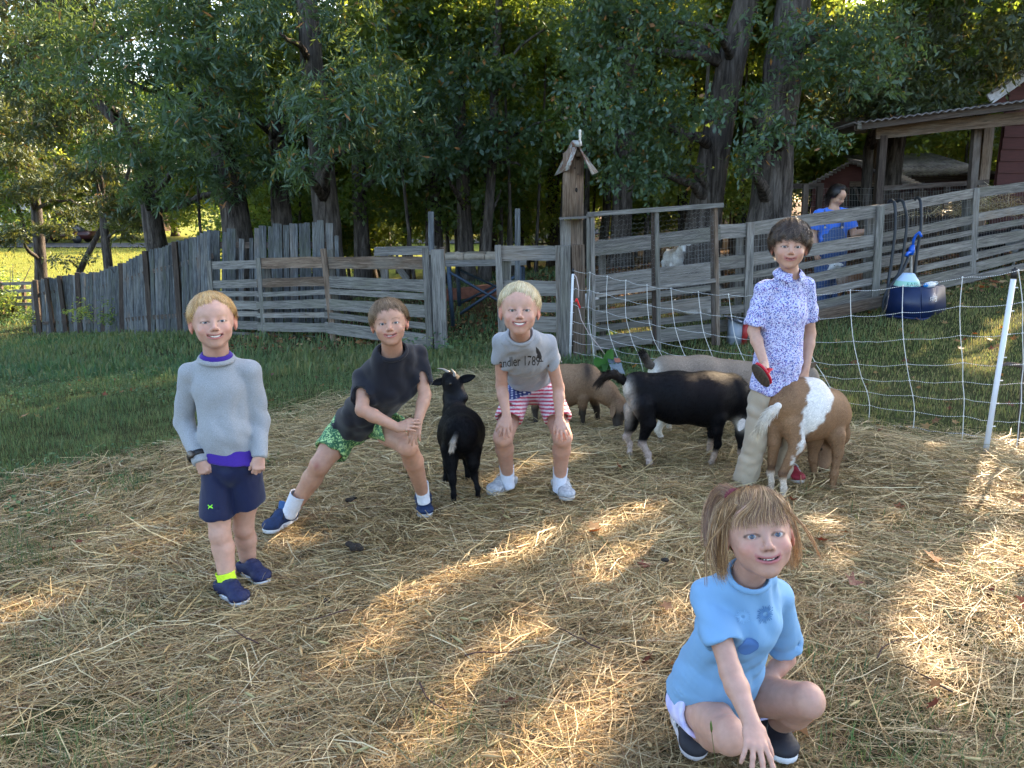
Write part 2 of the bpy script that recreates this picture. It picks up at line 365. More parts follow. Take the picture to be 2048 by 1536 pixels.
def trunk_arrays(path, rads, n=14, seed=0, flare=True):
    rg = random.Random(seed); pts = []; rr = []
    K = len(path)
    for i in range(K-1):
        a, b = Vector(path[i]), Vector(path[i+1]); m = max(2, int((b-a).length/0.35))
        for j in range(m):
            t = j/m; pts.append(a.lerp(b, t)+Vector((rg.uniform(-1, 1), rg.uniform(-1, 1), 0))*0.06*rads[i]); rr.append(rads[i]*(1-t)+rads[i+1]*t)
    pts.append(Vector(path[-1])); rr.append(rads[-1])
    V, Q, T = tube_arrays(pts, rr, n, True)
    # lobed cross-section and root flare
    k = len(pts); idx = np.arange(k*n)//n; P = np.array([tuple(p) for p in pts]); d = V[:k*n]-P[idx]
    ang = (np.arange(k*n) % n)/n*2*math.pi; lob = 1+0.07*np.sin(3*ang+seed)+0.05*np.sin(5*ang+idx*0.25+seed*2)
    if flare:
        h = np.array([p.z for p in pts])-pts[0].z; f = 1+0.55*np.exp(-np.maximum(h, 0)/0.28)*(1+0.4*np.sin(4*(np.arange(n)/n*2*math.pi)[None]+seed).mean())
        lob = lob*f[idx]*(1+0.18*np.exp(-np.maximum(h, 0)/0.3)[idx]*np.sin(5*ang+seed))
    V[:k*n] = P[idx]+d*lob[:, None]
    return V, Q, T
def add_trunk(parent, path, rads, seed, name='trunk'):
    base = Vector(parent.location)
    V, Q, T = trunk_arrays(path, rads, 12 if rads[0] > 0.08 else 7, seed, flare=name == 'trunk')
    return mesh_np(name, V-np.array(tuple(base)), [Q, T], M['bark'], parent, smooth=True)
def add_limb(parent, a, b, r0, r1, seed):
    rg = random.Random(seed); a = Vector(a); b = Vector(b); L = (b-a).length; pts = []; n = 6
    off = Vector((rg.uniform(-1, 1), rg.uniform(-1, 1), rg.uniform(0.1, .9)))*L*0.12
    for i in range(n+1):
        t = i/n; pts.append(a.lerp(b, t)+off*math.sin(math.pi*t)+Vector((rg.uniform(-1, 1), rg.uniform(-1, 1), rg.uniform(-1, 1)))*L*0.02)
    pts = [p-Vector(parent.location) for p in pts]
    V, Q, T = tube_arrays(pts, [r0*(1-i/n)+r1*i/n for i in range(n+1)], 6)
    return mesh_np('limb', V, [Q, T], M['bark'], parent, smooth=True)
LOWD, LOWS = .62, .92
def tree(name, label, cat, path_px, Y, rads, boughs_px, leafmat, leaf=0.11, ratio=0.32, seed=1, upper=None, group=None, dens=1.0, limbs=True, per=14):
    """path_px: pixels up the stem at distance Y; boughs_px: (px,py,Yoff,rx_m,rz_m,twigs)"""
    pts = [at(x, y, Y) for (x, y) in path_px]
    base = pts[0].copy(); base.z = gz(base.x, base.y)-0.05; pts[0] = base if pts[0].z > base.z-1.5 else pts[0]
    if pts[0] is not base: pts = [base]+pts[1:]
    t = thing(name, base, label, cat, group)
    path = pts+([Vector(u) for u in (upper or [])])
    add_trunk(t, [p-base for p in path], rads, seed) if False else add_trunk(t, path, rads, seed)
    B = []
    for i, (x, y, yo, rx, rz, n) in enumerate(boughs_px):
        c = at(x, y, Y+yo); B.append((c.x, c.y, c.z, rx*LOWS*(1.3 if Y > 21 else 1), rx*0.8, rz*LOWS, n*dens*LOWD))
    for u in (upper or []):
        pass
    if limbs:
        for i, bb in enumerate(B):
            c = Vector(bb[:3]); best = min(path, key=lambda p: abs(p.z-(c.z-0.15*(c-p).length)))
            j = path.index(best); s = best.copy()
            if (c-s).length > 0.5 and (i % 2 == 0 or len(B) < 6): add_limb(t, s, c, rads[min(j, len(rads)-1)]*0.42, 0.02, seed*31+i)
    if B:
        V, Fq = leaf_cloud(B, leaf, ratio, per, seed)
        mesh_np('crown', V-np.array(tuple(base)), Fq, leafmat, t)
    return t
D_, MI, LI, OL = M['leaf_dark'], M['leaf_mid'], M['leaf_lit'], M['leaf_olive']
def up(px, Y, tops):                     # stem above the frame: (dx, z, dy)
    p = at(px, 0, Y); return [(p.x+dx, Y+dy, z) for (dx, z, dy) in tops]
def highcrown(cx, cy, z0, z1, r, n, seed):   # boughs of the crown above the frame
    rg = np.random.default_rng(seed); out = []
    for i in range(n):
        a = rg.uniform(0, 6.28); q = rg.uniform(0.2, 1)**.6*r; out.append((cx+q*math.cos(a), cy+q*math.sin(a), rg.uniform(z0, z1), rg.uniform(1.0, 1.7), rg.uniform(1.0, 1.6), rg.uniform(0.7, 1.1)))
    return out
def tree_full(name, label, cat, path_px, Y, rads, boughs_px, mat, seed, top, high, group=None, leaf=0.11, ratio=0.32, dens=1.0, hleaf=0.2, htw=70, per=14):
    """near tree: traced stem and low boughs, plus its real crown above the frame"""
    px0 = path_px[-1][0]
    t = tree(name, label, cat, path_px, Y, rads, boughs_px, mat, leaf, ratio, seed, upper=up(px0, Y, top), group=group, dens=dens, per=per)
    base = np.array(tuple(t.location)); stem = Vector(up(px0, Y, top)[-1])
    B = [(x, y, z, rx, ry, rz, htw) for (x, y, z, rx, ry, rz) in high]
    if B:
        V, Fq = leaf_cloud(B, hleaf, 0.5, 9, seed+100, twig=0.75)
        mesh_np('upper_crown', V-base, Fq, mat, t)
        for i, bb in enumerate(B[::3]):
            if bb[2] > 4.9: add_limb(t, stem.lerp(Vector(up(px0, Y, top)[0]), random.random()), bb[:3], 0.09, 0.02, seed*17+i)
    return t
# ================================================================ the near trees, each with its own stem and boughs
T3 = [(-.1, 7, 0), (-.3, 10, .3)]
tree_full('oak_tree', 'thick straight oak trunk rising behind the right end of the tall picket panel', 'tree',
    [(658, 470), (650, 400), (640, 300), (622, 120), (612, 0)], 12.2, [.25, .20, .185, .165, .15, .13, .07],
    [(560, 70, -1.2, 1.0, .7, 90), (700, 60, -.8, 1.0, .7, 80), (690, 180, -1.5, 1.1, .7, 120), (570, 200, -1.6, .9, .6, 90), (760, 240, -1.8, .9, .55, 110), (650, 250, -2.2, .7, .5, 70), (700, 300, -1.6, .8, .45, 90), (780, 120, -1.2, 1.0, .6, 100), (600, 330, -2.4, .55, .3, 60), (800, 330, -1.4, .6, .3, 60)],
    D_, 11, T3, highcrown(-3, 12, 5.4, 11, 3.2, 12, 11), leaf=.13, ratio=.2)
tree_full('oak_tree', 'dark oak trunk hung with bare vines behind the corner of the picket fence', 'tree',
    [(478, 480), (462, 380), (440, 280), (425, 150), (408, 40)], 13.4, [.30, .22, .19, .16, .14, .12, .06],
    [(300, 60, -1.5, 1.2, .8, 150), (400, 30, -1.6, 1.2, .7, 140), (330, 140, -2.2, 1.1, .6, 140), (440, 130, -2.2, 1.0, .6, 120), (250, 160, -1.8, 1.0, .6, 110), (500, 60, -1.5, 1.0, .7, 110), (600, 20, -.6, 1.1, .6, 110), (680, 110, -.2, .9, .5, 70), (350, 240, -2.4, 1.1, .45, 120), (450, 260, -2.6, 1.0, .45, 130)],
    D_, 12, T3, highcrown(-6.2, 12.5, 5.6, 11.5, 3.4, 12, 12), leaf=.14, ratio=.2)
tree_full('oak_tree', 'leaning oak with low drooping dark green boughs over the picket fence', 'tree',
    [(325, 490), (300, 420), (285, 330), (235, 240), (150, 160)], 16.0, [.25, .20, .17, .15, .12, .09, .05],
    [(300, 320, -2.6, 1.2, .4, 150), (400, 340, -2.8, 1.1, .38, 150), (500, 310, -2.8, 1.0, .4, 140), (230, 290, -2.2, 1.0, .5, 110), (270, 400, -2.0, .8, .35, 60), (370, 400, -2.6, .5, .22, 40), (550, 350, -2.6, .7, .3, 70), (460, 390, -2.9, .5, .18, 35), (180, 70, -2.4, 1.3, .8, 170), (240, 10, -2, 1.3, .7, 140), (130, 180, -2.2, 1.2, .6, 130), (90, 90, -1.8, 1.2, .8, 120), (330, 20, -1.6, 1.2, .6, 120)],
    D_, 13, [(-.6, 6.4, -.2), (-1.4, 8.5, -.5)], highcrown(-8, 13, 5.2, 10, 3.0, 9, 13), leaf=.14, ratio=.2)
tree_full('oak_tree', 'grey oak trunk between the vine covered tree and the thick straight trunk', 'tree',
    [(566, 470), (562, 400), (556, 280), (545, 100), (538, 0)], 14.2, [.20, .165, .15, .13, .11, .09, .05],
    [(470, 210, -1.6, .9, .5, 90), (620, 170, -1.4, .7, .5, 60), (520, 130, -1.0, .9, .6, 90), (600, 240, -1.6, .8, .4, 70), (560, 20, -.5, 1.0, .6, 70)],
    D_, 14, T3, highcrown(-4.6, 15, 5.6, 11, 3, 9, 14), leaf=.13, ratio=.2)
tree_full('oak_tree', 'dark round trunk standing alone behind the board fence gap', 'tree',
    [(723, 500), (720, 400), (716, 300), (712, 100), (705, 0)], 15.5, [.17, .14, .13, .11, .10, .09, .05],
    [(740, 250, -2, .8, .5, 80), (830, 200, -2, 1.0, .6, 110), (860, 290, -2.2, .8, .45, 90), (790, 300, -1.5, .8, .4, 70), (720, 100, -1, .9, .7, 70), (900, 110, -2, 1.0, .6, 100), (930, 250, -2.4, .8, .5, 90)],
    D_, 15, T3, highcrown(-2.5, 15.5, 6, 11, 3, 8, 15), leaf=.13, ratio=.22)
tree_full('sweetgum_tree', 'dark straight trunk behind the stone topped table', 'tree',
    [(932, 560), (928, 420), (922, 300), (915, 130), (910, 0)], 14.6, [.17, .13, .12, .10, .09, .08, .05],
    [(980, 150, -1.5, .9, .6, 90), (880, 180, -1.5, .9, .6, 80), (1010, 260, -1.6, .8, .5, 80), (950, 320, -1.4, .7, .35, 60), (1040, 60, -.6, 1.0, .6, 70), (860, 40, -.6, 1.0, .6, 70), (880, 330, -1.6, .6, .3, 50)],
    D_, 16, T3, highcrown(-1.2, 15, 6, 11, 3, 8, 16), leaf=.12, ratio=.45, per=11)
tree_full('sweetgum_tree', 'bare dark trunk left of the stone topped table', 'tree',
    [(874, 520), (872, 420), (866, 300), (858, 150), (850, 0)], 15.8, [.14, .11, .10, .09, .08, .07, .04],
    [(840, 110, -.5, .9, .6, 60), (800, 30, -.5, 1.0, .7, 60), (905, 30, .2, .9, .6, 50)], MI, 17, T3, highcrown(-1.8, 16.5, 6.5, 11, 3, 6, 17), leaf=.12, ratio=.5, per=11)
tree_full('willow_tree', 'pair of slim leaning trunks just left of the gate', 'tree',
    [(968, 560), (976, 440), (984, 330), (990, 150), (998, 0)], 13.8, [.10, .085, .08, .07, .06, .05, .03],
    [(1050, 150, -.4, .8, .5, 60), (1100, 240, -.5, .8, .5, 60), (1040, 330, -.3, .7, .4, 50), (1090, 60, 0, .9, .6, 60), (1000, 380, .3, .6, .3, 30)], MI, 18, T3, highcrown(-.4, 14, 6, 10, 2.5, 6, 18), leaf=.11, ratio=.45, per=11)
tree_full('maple_tree', 'thick trunk leaning right behind the tall wire frame', 'tree',
    [(1395, 490), (1412, 400), (1428, 300), (1460, 130), (1492, 0)], 11.3, [.30, .235, .215, .19, .16, .13, .07],
    [(1240, 90, -1.2, 1.2, .8, 190), (1320, 170, -1.4, .8, .7, 120), (1220, 240, -1.4, 1.0, .6, 170), (1310, 300, -1.2, .7, .5, 110), (1350, 40, -1.2, .8, .6, 110), (1180, 150, -.8, .9, .7, 130), (1250, 350, -1.0, .8, .35, 90), (1415, 235, -1.5, .45, .22, 36), (1150, 20, -.3, 1.0, .5, 90), (1260, 10, -1.0, 1.0, .5, 110), (1375, 330, -.6, .4, .3, 40)],
    D_, 19, [(.25, 7, 0), (.6, 10, .2)], highcrown(3.4, 11, 5.3, 11, 3.3, 15, 19), leaf=.08, ratio=.5, per=14, htw=85)
tree_full('maple_tree', 'widest dark trunk, behind the dark haired boy and the fence', 'tree',
    [(1532, 490), (1540, 400), (1548, 300), (1566, 130), (1588, 0)], 10.8, [.36, .27, .25, .24, .21, .17, .08],
    [(1500, 200, -1.0, .35, .4, 40), (1660, 150, -.8, .9, .6, 150), (1585, 250, -1.3, .4, .22, 36), (1740, 130, -.8, .9, .6, 150), (1680, 50, -.8, 1.0, .5, 120), (1545, 60, -1.2, .5, .35, 40), (1490, 330, -1.1, .28, .25, 24), (1640, 260, -1.0, .5, .25, 50), (1520, 285, -1.3, .35, .18, 26)],
    D_, 20, [(.2, 7, 0), (.5, 10, .3)], highcrown(4.8, 10.5, 5.0, 11, 3.4, 17, 20), leaf=.085, ratio=.35, per=14, htw=90)
tree_full('oak_tree', 'oak whose grey green boughs hang over the shed roofs', 'tree',
    [(1735, 470), (1733, 380), (1738, 300), (1770, 180), (1860, 40)], 13.5, [.10, .085, .08, .075, .07, .06, .04],
    [(1780, 170, -1.4, 1.1, .55, 160), (1880, 180, -1.4, 1.0, .5, 140), (1700, 200, -1.4, .9, .45, 110), (1960, 120, -1.2, 1.1, .6, 130), (1820, 90, -1.0, 1.1, .6, 110), (1740, 60, -1.0, 1.0, .6, 100), (1940, 30, -.8, 1.1, .6, 110), (2040, 100, -1, 1.0, .6, 110), (1830, 230, -1.6, .8, .28, 90)],
    OL, 21, [(1.2, 7, -.3), (2, 9, -.5)], highcrown(7.6, 12.5, 5.5, 10.5, 3.2, 13, 21), leaf=.12, ratio=.3)
# right-hand trees beyond the frame that shade the yard
tree_full('oak_tree', 'oak with fine pale leaves above the red barn roof', 'tree', [(2230, 480), (2230, 300), (2235, 100), (2240, 0)], 12.5, [.2, .17, .15, .13, .11, .06],
    [(2080, 40, -1, 1.1, .6, 100), (2150, 130, -.5, 1.0, .7, 80)], OL, 22, [(0, 7, 0), (0, 10, 0)], highcrown(9.6, 11, 5.2, 10.5, 3.4, 14, 22), leaf=.12, ratio=.3)
# left side: open field-edge trees
tree_full('oak_tree', 'slim trunk forking over the picket fence against the sunlit field', 'tree',
    [(222, 585), (212, 480), (205, 400), (190, 280), (165, 120)], 19, [.13, .10, .09, .08, .07, .06, .04],
    [(190, 330, -1, 1.3, .5, 90), (120, 260, -1, 1.3, .7, 100), (220, 400, -1, 1.0, .35, 60), (80, 170, -.6, 1.3, .9, 100), (180, 120, -.4, 1.2, .9, 90), (290, 430, -.6, .8, .3, 40), (250, 460, -.5, .7, .25, 22)], OL, 23, [(-.2, 6.5, 0), (-.4, 9, 0)], highcrown(-10.5, 19, 5.5, 11, 3.2, 10, 23), leaf=.15, ratio=.3, per=14, dens=1.5)
tree_full('oak_tree', 'many stemmed tree with olive leaves at the left edge of the yard', 'tree',
    [(85, 640), (80, 520), (72, 420), (55, 300), (30, 120)], 22.8, [.21, .16, .14, .12, .10, .09, .05],
    [(60, 380, -1.2, 1.4, .5, 110), (20, 300, -1, 1.3, .7, 110), (120, 350, -1, 1.2, .5, 90), (20, 200, -.8, 1.4, .8, 120), (90, 90, -.6, 1.3, .9, 120), (10, 60, -.6, 1.3, .9, 110), (40, 470, -1.2, 1.0, .3, 60), (130, 460, -1.2, .9, .25, 45), (170, 420, -1.4, .9, .3, 60), (60, 10, -3, 1.6, .9, 200), (150, 60, -3, 1.5, .8, 180), (60, 140, -3.4, 1.5, .8, 180), (160, 200, -3.6, 1.3, .7, 150), (10, 250, -3, 1.3, .7, 140), (230, 20, -3.4, 1.3, .7, 140)], OL, 24, [(-.4, 6.5, 0), (-.8, 9, 0)], highcrown(-14, 22.5, 5.5, 11, 3.6, 12, 24), leaf=.15, ratio=.3, per=14, dens=1.7)
tree_full('oak_tree', 'crooked dark tree leaning left behind the lowest pickets', 'tree',
    [(130, 640), (160, 540), (195, 470), (240, 400), (270, 300)], 21.8, [.11, .09, .065, .05, .04, .03, .02],
    [(160, 210, -1, 1.0, .5, 70), (250, 240, -1, 1.0, .5, 70), (140, 520, -.8, .7, .2, 26)], OL, 25, [(-.2, 5.4, 0), (-.4, 6.4, 0)], [], leaf=.14, ratio=.3)
# canopy trees standing further right, out of frame, whose crowns shade the yard
for k, (x, y, h) in enumerate([(9.5, 14, 10.5), (6.5, 13.8, 11), (2.0, 14.5, 10.5), (12.5, 13, 10.5)]):
    t = thing('shade_tree', (x, y, gz(x, y)-.05), 'tall shade tree in the wood behind the sheds and fences', 'tree', 'tall trees standing in the wood behind the fences')
    add_trunk(t, [(x, y, gz(x, y)-.05), (x+.1, y, 3), (x, y+.1, 7), (x-.1, y, h)], [.19, .15, .12, .05], 60+k)
    B = [(a, b_, z, rx, ry, rz, 95) for (a, b_, z, rx, ry, rz) in highcrown(x, y, 4.4, h, 2.9, 16, 200+k)]
    V, Fq = leaf_cloud(B, .2, 0.5, 9, 300+k, twig=.75); mesh_np('upper_crown', V-np.array(tuple(t.location)), Fq, (MI, D_)[k % 2], t)
# ---------------------------------------------------------------- the wood behind: shared meshes, every tree its own object
def crown_mesh(seed, mat, r=1.9, h=3.0, n=13, tw=110, leaf=.125, ratio=.5):
    B = [(x, y, z, rx*.8, ry*.8, rz*.7, tw) for (x, y, z, rx, ry, rz) in highcrown(0, 0, 0, h, r, n, seed)]
    V, Fq = leaf_cloud(B, leaf, ratio, 9, seed, sun_gap=False, twig=.6)
    o = mesh_np('crown', V, Fq, mat); me = o.data; bpy.data.objects.remove(o); return me
def trunk_mesh(seed, h, r, lean):
    rg = random.Random(seed); p = [(0, 0, 0)]; n = 6
    for i in range(1, n+1): p.append((lean*h*i/n+rg.uniform(-1, 1)*r*.8, rg.uniform(-1, 1)*r*.8, h*i/n))
    V, Q, T = trunk_arrays(p, [r*(1-.6*i/n) for i in range(n+1)], 8, seed, True)
    o = mesh_np('trunk', V, [Q, T], M['bark'], smooth=True); me = o.data; bpy.data.objects.remove(o); return me
CM = [crown_mesh(500+i, (LI, LI, MI, LI, MI)[i]) for i in range(5)]
TM = [trunk_mesh(520+i, 9, (.11, .14, .09, .16)[i], (.02, -.03, .06, 0)[i]) for i in range(4)]
BM = [crown_mesh(540+i, (LI, MI, LI)[i], 1.0, 1.5, 7, 80, .10, .55) for i in range(3)]
SM = [trunk_mesh(560+i, 6, (.035, .045, .055)[i], (.08, -.06, .03)[i]) for i in range(3)]
rg = random.Random(5); cnt = 0
def inst(parent, me, name, loc, rz, s):
    o = bpy.data.objects.new(name, me); link(o, parent); o.location = loc; o.rotation_euler = (0, 0, rz); o.scale = s; return o
def wood_ok(x, y):
    if x < -6.0 and y < 60: return False          # the open field and its edge
    if y < 13.5: return False
    if x > 5 and y < 17: return False
    return True
FOREST = []
while cnt < 48:
    y = rg.uniform(15.5, 44); x = rg.uniform(-.52, .85)*y+rg.uniform(-2, 2)
    if not wood_ok(x, y): continue
    if any((x-a)**2+(y-b)**2 < 1.7 for a, b in FOREST): continue
    FOREST.append((x, y)); z = gz(x, y)-.05
    t = thing('woodland_tree', (x, y, z), 'tree in the sunlit wood behind the fences', 'tree', 'trees of the wood behind the fences')
    s = rg.uniform(.8, 1.25)
    inst(t, TM[cnt % 4], 'trunk', (0, 0, 0), rg.uniform(0, 6), (s, s, s*1.1))
    inst(t, CM[rg.randrange(5)], 'crown', (0, 0, rg.uniform(2.0, 4.2)), rg.uniform(0, 6), (s*1.1, s*1.1, s*1.1))
    if cnt % 9 == 0: inst(t, CM[rg.randrange(5)], 'crown', (rg.uniform(-.5, .5), 0, rg.uniform(6.0, 7.5)), rg.uniform(0, 6), (s*1.2, s*1.2, s*1.2))
    cnt += 1
cnt = 0
while cnt < 120:
    y = rg.uniform(13.6, 30); x = rg.uniform(-.40, .72)*y+rg.uniform(-1, 1)
    if not wood_ok(x, y): continue
    z = gz(x, y)-.03
    t = thing('sapling', (x, y, z), 'slender understory sapling in the wood behind the fences', 'sapling', 'saplings of the wood behind the fences')
    s = rg.uniform(.7, 1.3)
    inst(t, SM[cnt % 3], 'trunk', (0, 0, 0), rg.uniform(0, 6), (s, s, 1))
    if y > 15.5 and cnt % 2: inst(t, BM[rg.randrange(3)], 'crown', (rg.uniform(-.3, .3), 0, rg.uniform(.8, 2.6)), rg.uniform(0, 6), (s, s, s*.9))
    if cnt % 4: inst(t, BM[rg.randrange(3)], 'crown', (rg.uniform(-.3, .3), 0, rg.uniform(3.4, 4.6)), rg.uniform(0, 6), (s*1.2, s*1.2, s))
    cnt += 1
for k in range(26):                      # far belt of trees closing the view
    a = -.75+1.6*k/25; y = rg.uniform(62, 80); x = a*y; z = gz(x, y)
    t = thing('far_tree', (x, y, z), 'tree in the far belt beyond the field and wood', 'tree', 'trees of the far belt beyond the field')
    inst(t, TM[k % 4], 'trunk', (0, 0, 0), rg.uniform(0, 6), (2, 2, 1.4))
    for q in range(3): inst(t, CM[rg.randrange(5)], 'crown', (rg.uniform(-1, 1), 0, 1.0+q*3.2), rg.uniform(0, 6), (2.6, 2.6, 2.0))
# shrubs and weeds at the field edge
for k, (px, Y, s) in enumerate([(20, 24, .9), (150, 22.5, .9), (250, 19.5, .8), (-60, 25, 1.1), (300, 17.5, .7)]):
    p = at(px, 600, Y); z = gz(p.x, p.y)
    t = thing('bush', (p.x, p.y, z), ['sparse shrub at the left edge beside the far board fence', 'twiggy shrub behind the lowest pickets', 'leafy shrub behind the middle of the picket fence', 'shrub at the field edge by the far rail fence', 'low shrub at the foot of the leaning oak'][k], 'bush')
    inst(t, BM[k % 3], 'crown', (0, 0, .2), k, (s, s, s*.6))
    for q in range(7):
        a = q*0.9; V, Qq, Tt = tube_arrays([(0, 0, 0), (.3*math.cos(a), .3*math.sin(a), .7), (.8*math.cos(a), .7*math.sin(a), 1.5)], [.02, .014, .006], 5)
        mesh_np('stem', V, [Qq, Tt], M['bark'], t)
# ================================================================ fences traced board by board, each at its own distance
def pin(px, py, Y): return at(px, py, Y)
def board_px(name, parent, x0, x1, Y0, Y1, l0, l1, r0, r1, mat, th=.025, off=0.0, sag=0):
    A = at(x0, (l0+l1)/2, Y0-off); B = at(x1, (r0+r1)/2, Y1-off)
    w = ((at(x0, l0, Y0).z-at(x0, l1, Y0).z)+(at(x1, r0, Y1).z-at(x1, r1, Y1).z))/2
    d = (B-A); face = Vector((0, 0, 1)).cross(d)
    return plank(name, A, B, w, th, -face if face.y > 0 else face, mat, parent, segs=4, seed=int(x0*7+l0*13) & 0xffff)
def post_px(name, parent, x0t, x1t, yt, x0b, x1b, yb, Y, mat, th=.05, off=0.0):
    A = at((x0b+x1b)/2, yb, Y-off); B = at((x0t+x1t)/2, yt, Y-off); w = abs(at(x1t, yt, Y).x-at(x0t, yt, Y).x)
    A.z = min(A.z, gz(A.x, A.y)+.02)-.05
    return plank(name, A, B, w, th, (0, -1, 0), mat, parent, segs=4, rough=.03)
W_, WW, PK, WD = M['wood'], M['wood_warm'], M['picket'], M['wood_dark']
# --- low board fence, left of the gate
YA, YB, YC, YD = 11.2, 10.7, 10.1, 8.8
p0 = at(420, 660, YA)
lf = thing('board_fence', (p0.x, p0.y, gz(p0.x, p0.y)), 'low weathered board fence between the picket fence and the gate opening', 'fence')
secA = [(524, 539, 519.5, 537), (562, 577, 558, 575), (583, 592, 582.5, 592.7), (600, 617, 603, 619), (622, 631, 623, 633), (640, 656, 643, 659)]
secB = [(516, 537, 514, 535.5), (558, 575, 553, 572), (585, 594, 579, 589), (603, 618, 598, 615.5), (625, 636, 625, 634), (645.5, 661, 646, 665)]
secC = [(514, 537, 513, 539), (553, 573.6, 559.6, 585), (576, 589, 589, 599), (598, 618, 610, 636), (624, 636, 647, 659), (643, 667, 669, 694)]
for i, (a, b_, c, d) in enumerate(secA): board_px('board', lf, 418, 517, YA, YB, a, b_, c, d, W_)
for i, (a, b_, c, d) in enumerate(secB): board_px('board', lf, 515, 653, YB, YC, a, b_, c, d, WW if i < 2 else W_)
for i, (a, b_, c, d) in enumerate(secC): board_px('board', lf, 651, 858, YC, YD, a, b_, c, d, WW if i == 0 else W_)
board_px('board', lf, 462, 668, YB+.25, YC+.1, 662, 673, 675, 683, W_, off=-.1)
post_px('post', lf, 413, 422, 521, 424, 432, 668, YA, W_, .04, .05)
post_px('post', lf, 512, 521, 516, 524, 534, 664, YB, W_, .04, .045)
post_px('post', lf, 641, 652, 497, 662, 672, 672, YC, WW, .05, .05)
post_px('post', lf, 653, 667, 498, 672, 686, 676, YC+.12, W_, .08, -.06)
post_px('post', lf, 528, 540, 520, 536, 548, 664, YB+.15, W_, .08, -.08)
post_px('post', lf, 844, 857, 497, 853, 867, 697, YD, W_, .05, .05)
post_px('post', lf, 862, 888, 498, 868, 897, 703, YD, W_, .12, .0)
post_px('post', lf, 880, 889, 495, 888, 897, 700, YD+.1, WD, .06, -.08)
# --- gate: leaf standing open toward the post with the bird house
YG = 7.9
g0 = at(995, 690, YG)
gate = thing('gate', (g0.x, g0.y, gz(g0.x, g0.y)), 'small grey board gate between the boy in the flag shorts and the bird house post', 'gate')
for (a, b_, c, d) in [(492, 521, 492, 521), (560, 590, 562, 592), (604, 622, 606, 624), (630, 662, 634, 664), (672, 692, 674, 694)]:
    board_px('board', gate, 1001, 1122, YG, YG-.12, a, b_, c, d, W_)
post_px('stile', gate, 989, 1002, 491, 1000, 1012, 700, YG, W_, .05, .03)
post_px('stile', gate, 1111, 1126, 493, 1113, 1128, 706, YG-.1, W_, .05, .05)
post_px('brace', gate, 1004, 1022, 522, 1005, 1023, 565, YG+.05, W_, .03)
# --- right board fence climbing the slope, with welded wire behind
YS = {1188: 7.75, 1435: 7.95, 1500: 8.15, 1752: 8.95, 1950: 9.85, 2062: 10.35, 2300: 11.2}
q0 = at(1435, 680, 7.95)
rf = thing('board_fence', (q0.x, q0.y, gz(q0.x, q0.y)), 'long grey board fence climbing the slope to the right in front of the pens', 'fence')
secs = [
 (1188, 1435, [(482, 513, 453, 480), (551, 586, 522, 555), (600, 612, 567, 579), (622, 645, 590, 612), (652, 664, 624, 636), (674, 700, 646, 672)]),
 (1435, 1500, [(450, 478, 444.6, 474), (516, 540, 507, 534), (554, 565, 545, 561), (578, 599, 572, 590), (615, 628, 607, 624), (640, 665, 634, 655)]),
 (1500, 1752, [(443, 473, 410, 433), (506, 533, 468, 490), (544, 559, 498, 509), (571, 591, 520, 539), (604, 620, 554, 566), (632, 657, 576, 596)]),
 (1752, 1950, [(410, 433, 377, 393), (467, 488, 429, 446), (496, 508, 458, 467), (515, 537, 477, 497), (549, 562, 508, 519.6), (571, 590, 529, 546)]),
 (1950, 2062, [(377, 394, 361, 382), (426, 444, 408, 422), (454, 466, 433, 446), (475, 497, 455, 475), (504, 519, 480, 491), (525, 544, 497, 514)]),
 (2062, 2300, [(361, 382, 320, 342), (408, 422, 370, 385), (433, 446, 398, 410), (455, 475, 420, 440), (480, 491, 446, 458), (497, 514, 463, 482)])]
for (xa, xb, rows) in secs:
    for i, (a, b_, c, d) in enumerate(rows): board_px('board', rf, xa, xb+4, YS[xa], YS[xb], a, b_, c, d, W_, .03)
board_px('board', rf, 1600, 1770, 8.55, 8.95, 628, 650, 590, 612, WW, .05, off=.12)
board_px('board', rf, 1830, 2070, 9.3, 10.3, 576, 588, 521, 534, W_, .04, off=.05)
for (a, b_, yt, c, d, yb, Y) in [(1493, 1508, 444, 1488, 1502, 662, 8.15), (1754, 1768, 411, 1741, 1755, 622, 8.95), (1946, 1958, 377, 1937, 1948, 562, 9.85), (2062, 2074, 358, 2055, 2066, 540, 10.35)]:
    post_px('post', rf, a, b_, yt, c, d, yb, Y, W_, .05, .05)
for (a, b_, yt, c, d, yb, Y) in [(1474, 1484, 470, 1470, 1482, 650, 8.3), (1733, 1748, 432, 1728, 1742, 600, 9.1), (1928, 1940, 395, 1922, 1934, 550, 10), (1198, 1210, 480, 1200, 1212, 690, 7.9)]:
    post_px('post', rf, a, b_, yt, c, d, yb, Y, W_, .09, -.06)
# welded wire behind the boards
m_wire = plain('galvanised wire', (0.28, 0.28, 0.27), .5, metal=.6)
def wire_panel(name, parent, xa, xb, Ya, Yb, ta, tb, ba, bb, nv, nh, r=.0013, mat=None):
    acc = Acc(); o = Vector(parent.location)
    for i in range(nv+1):
        t = i/nv; x = xa+(xb-xa)*t; Y = Ya+(Yb-Ya)*t
        acc.tube([at(x, ta+(tb-ta)*t, Y)-o, at(x, ba+(bb-ba)*t, Y)-o], r, 3, False)
    for j in range(nh+1):
        s = j/nh; pts = []
        for i in range(7):
            t = i/6; pts.append(at(xa+(xb-xa)*t, (ta+(tb-ta)*t)*(1-s)+(ba+(bb-ba)*t)*s+random.uniform(-1, 1), Ya+(Yb-Ya)*t)-o)
        acc.tube(pts, r, 3, False)
    return tag(acc.build(name, mat or m_wire, parent), kind='stuff')
wire_panel('wire_mesh', rf, 1190, 1500, 7.9, 8.25, 480, 450, 690, 640, 48, 14, .0012)
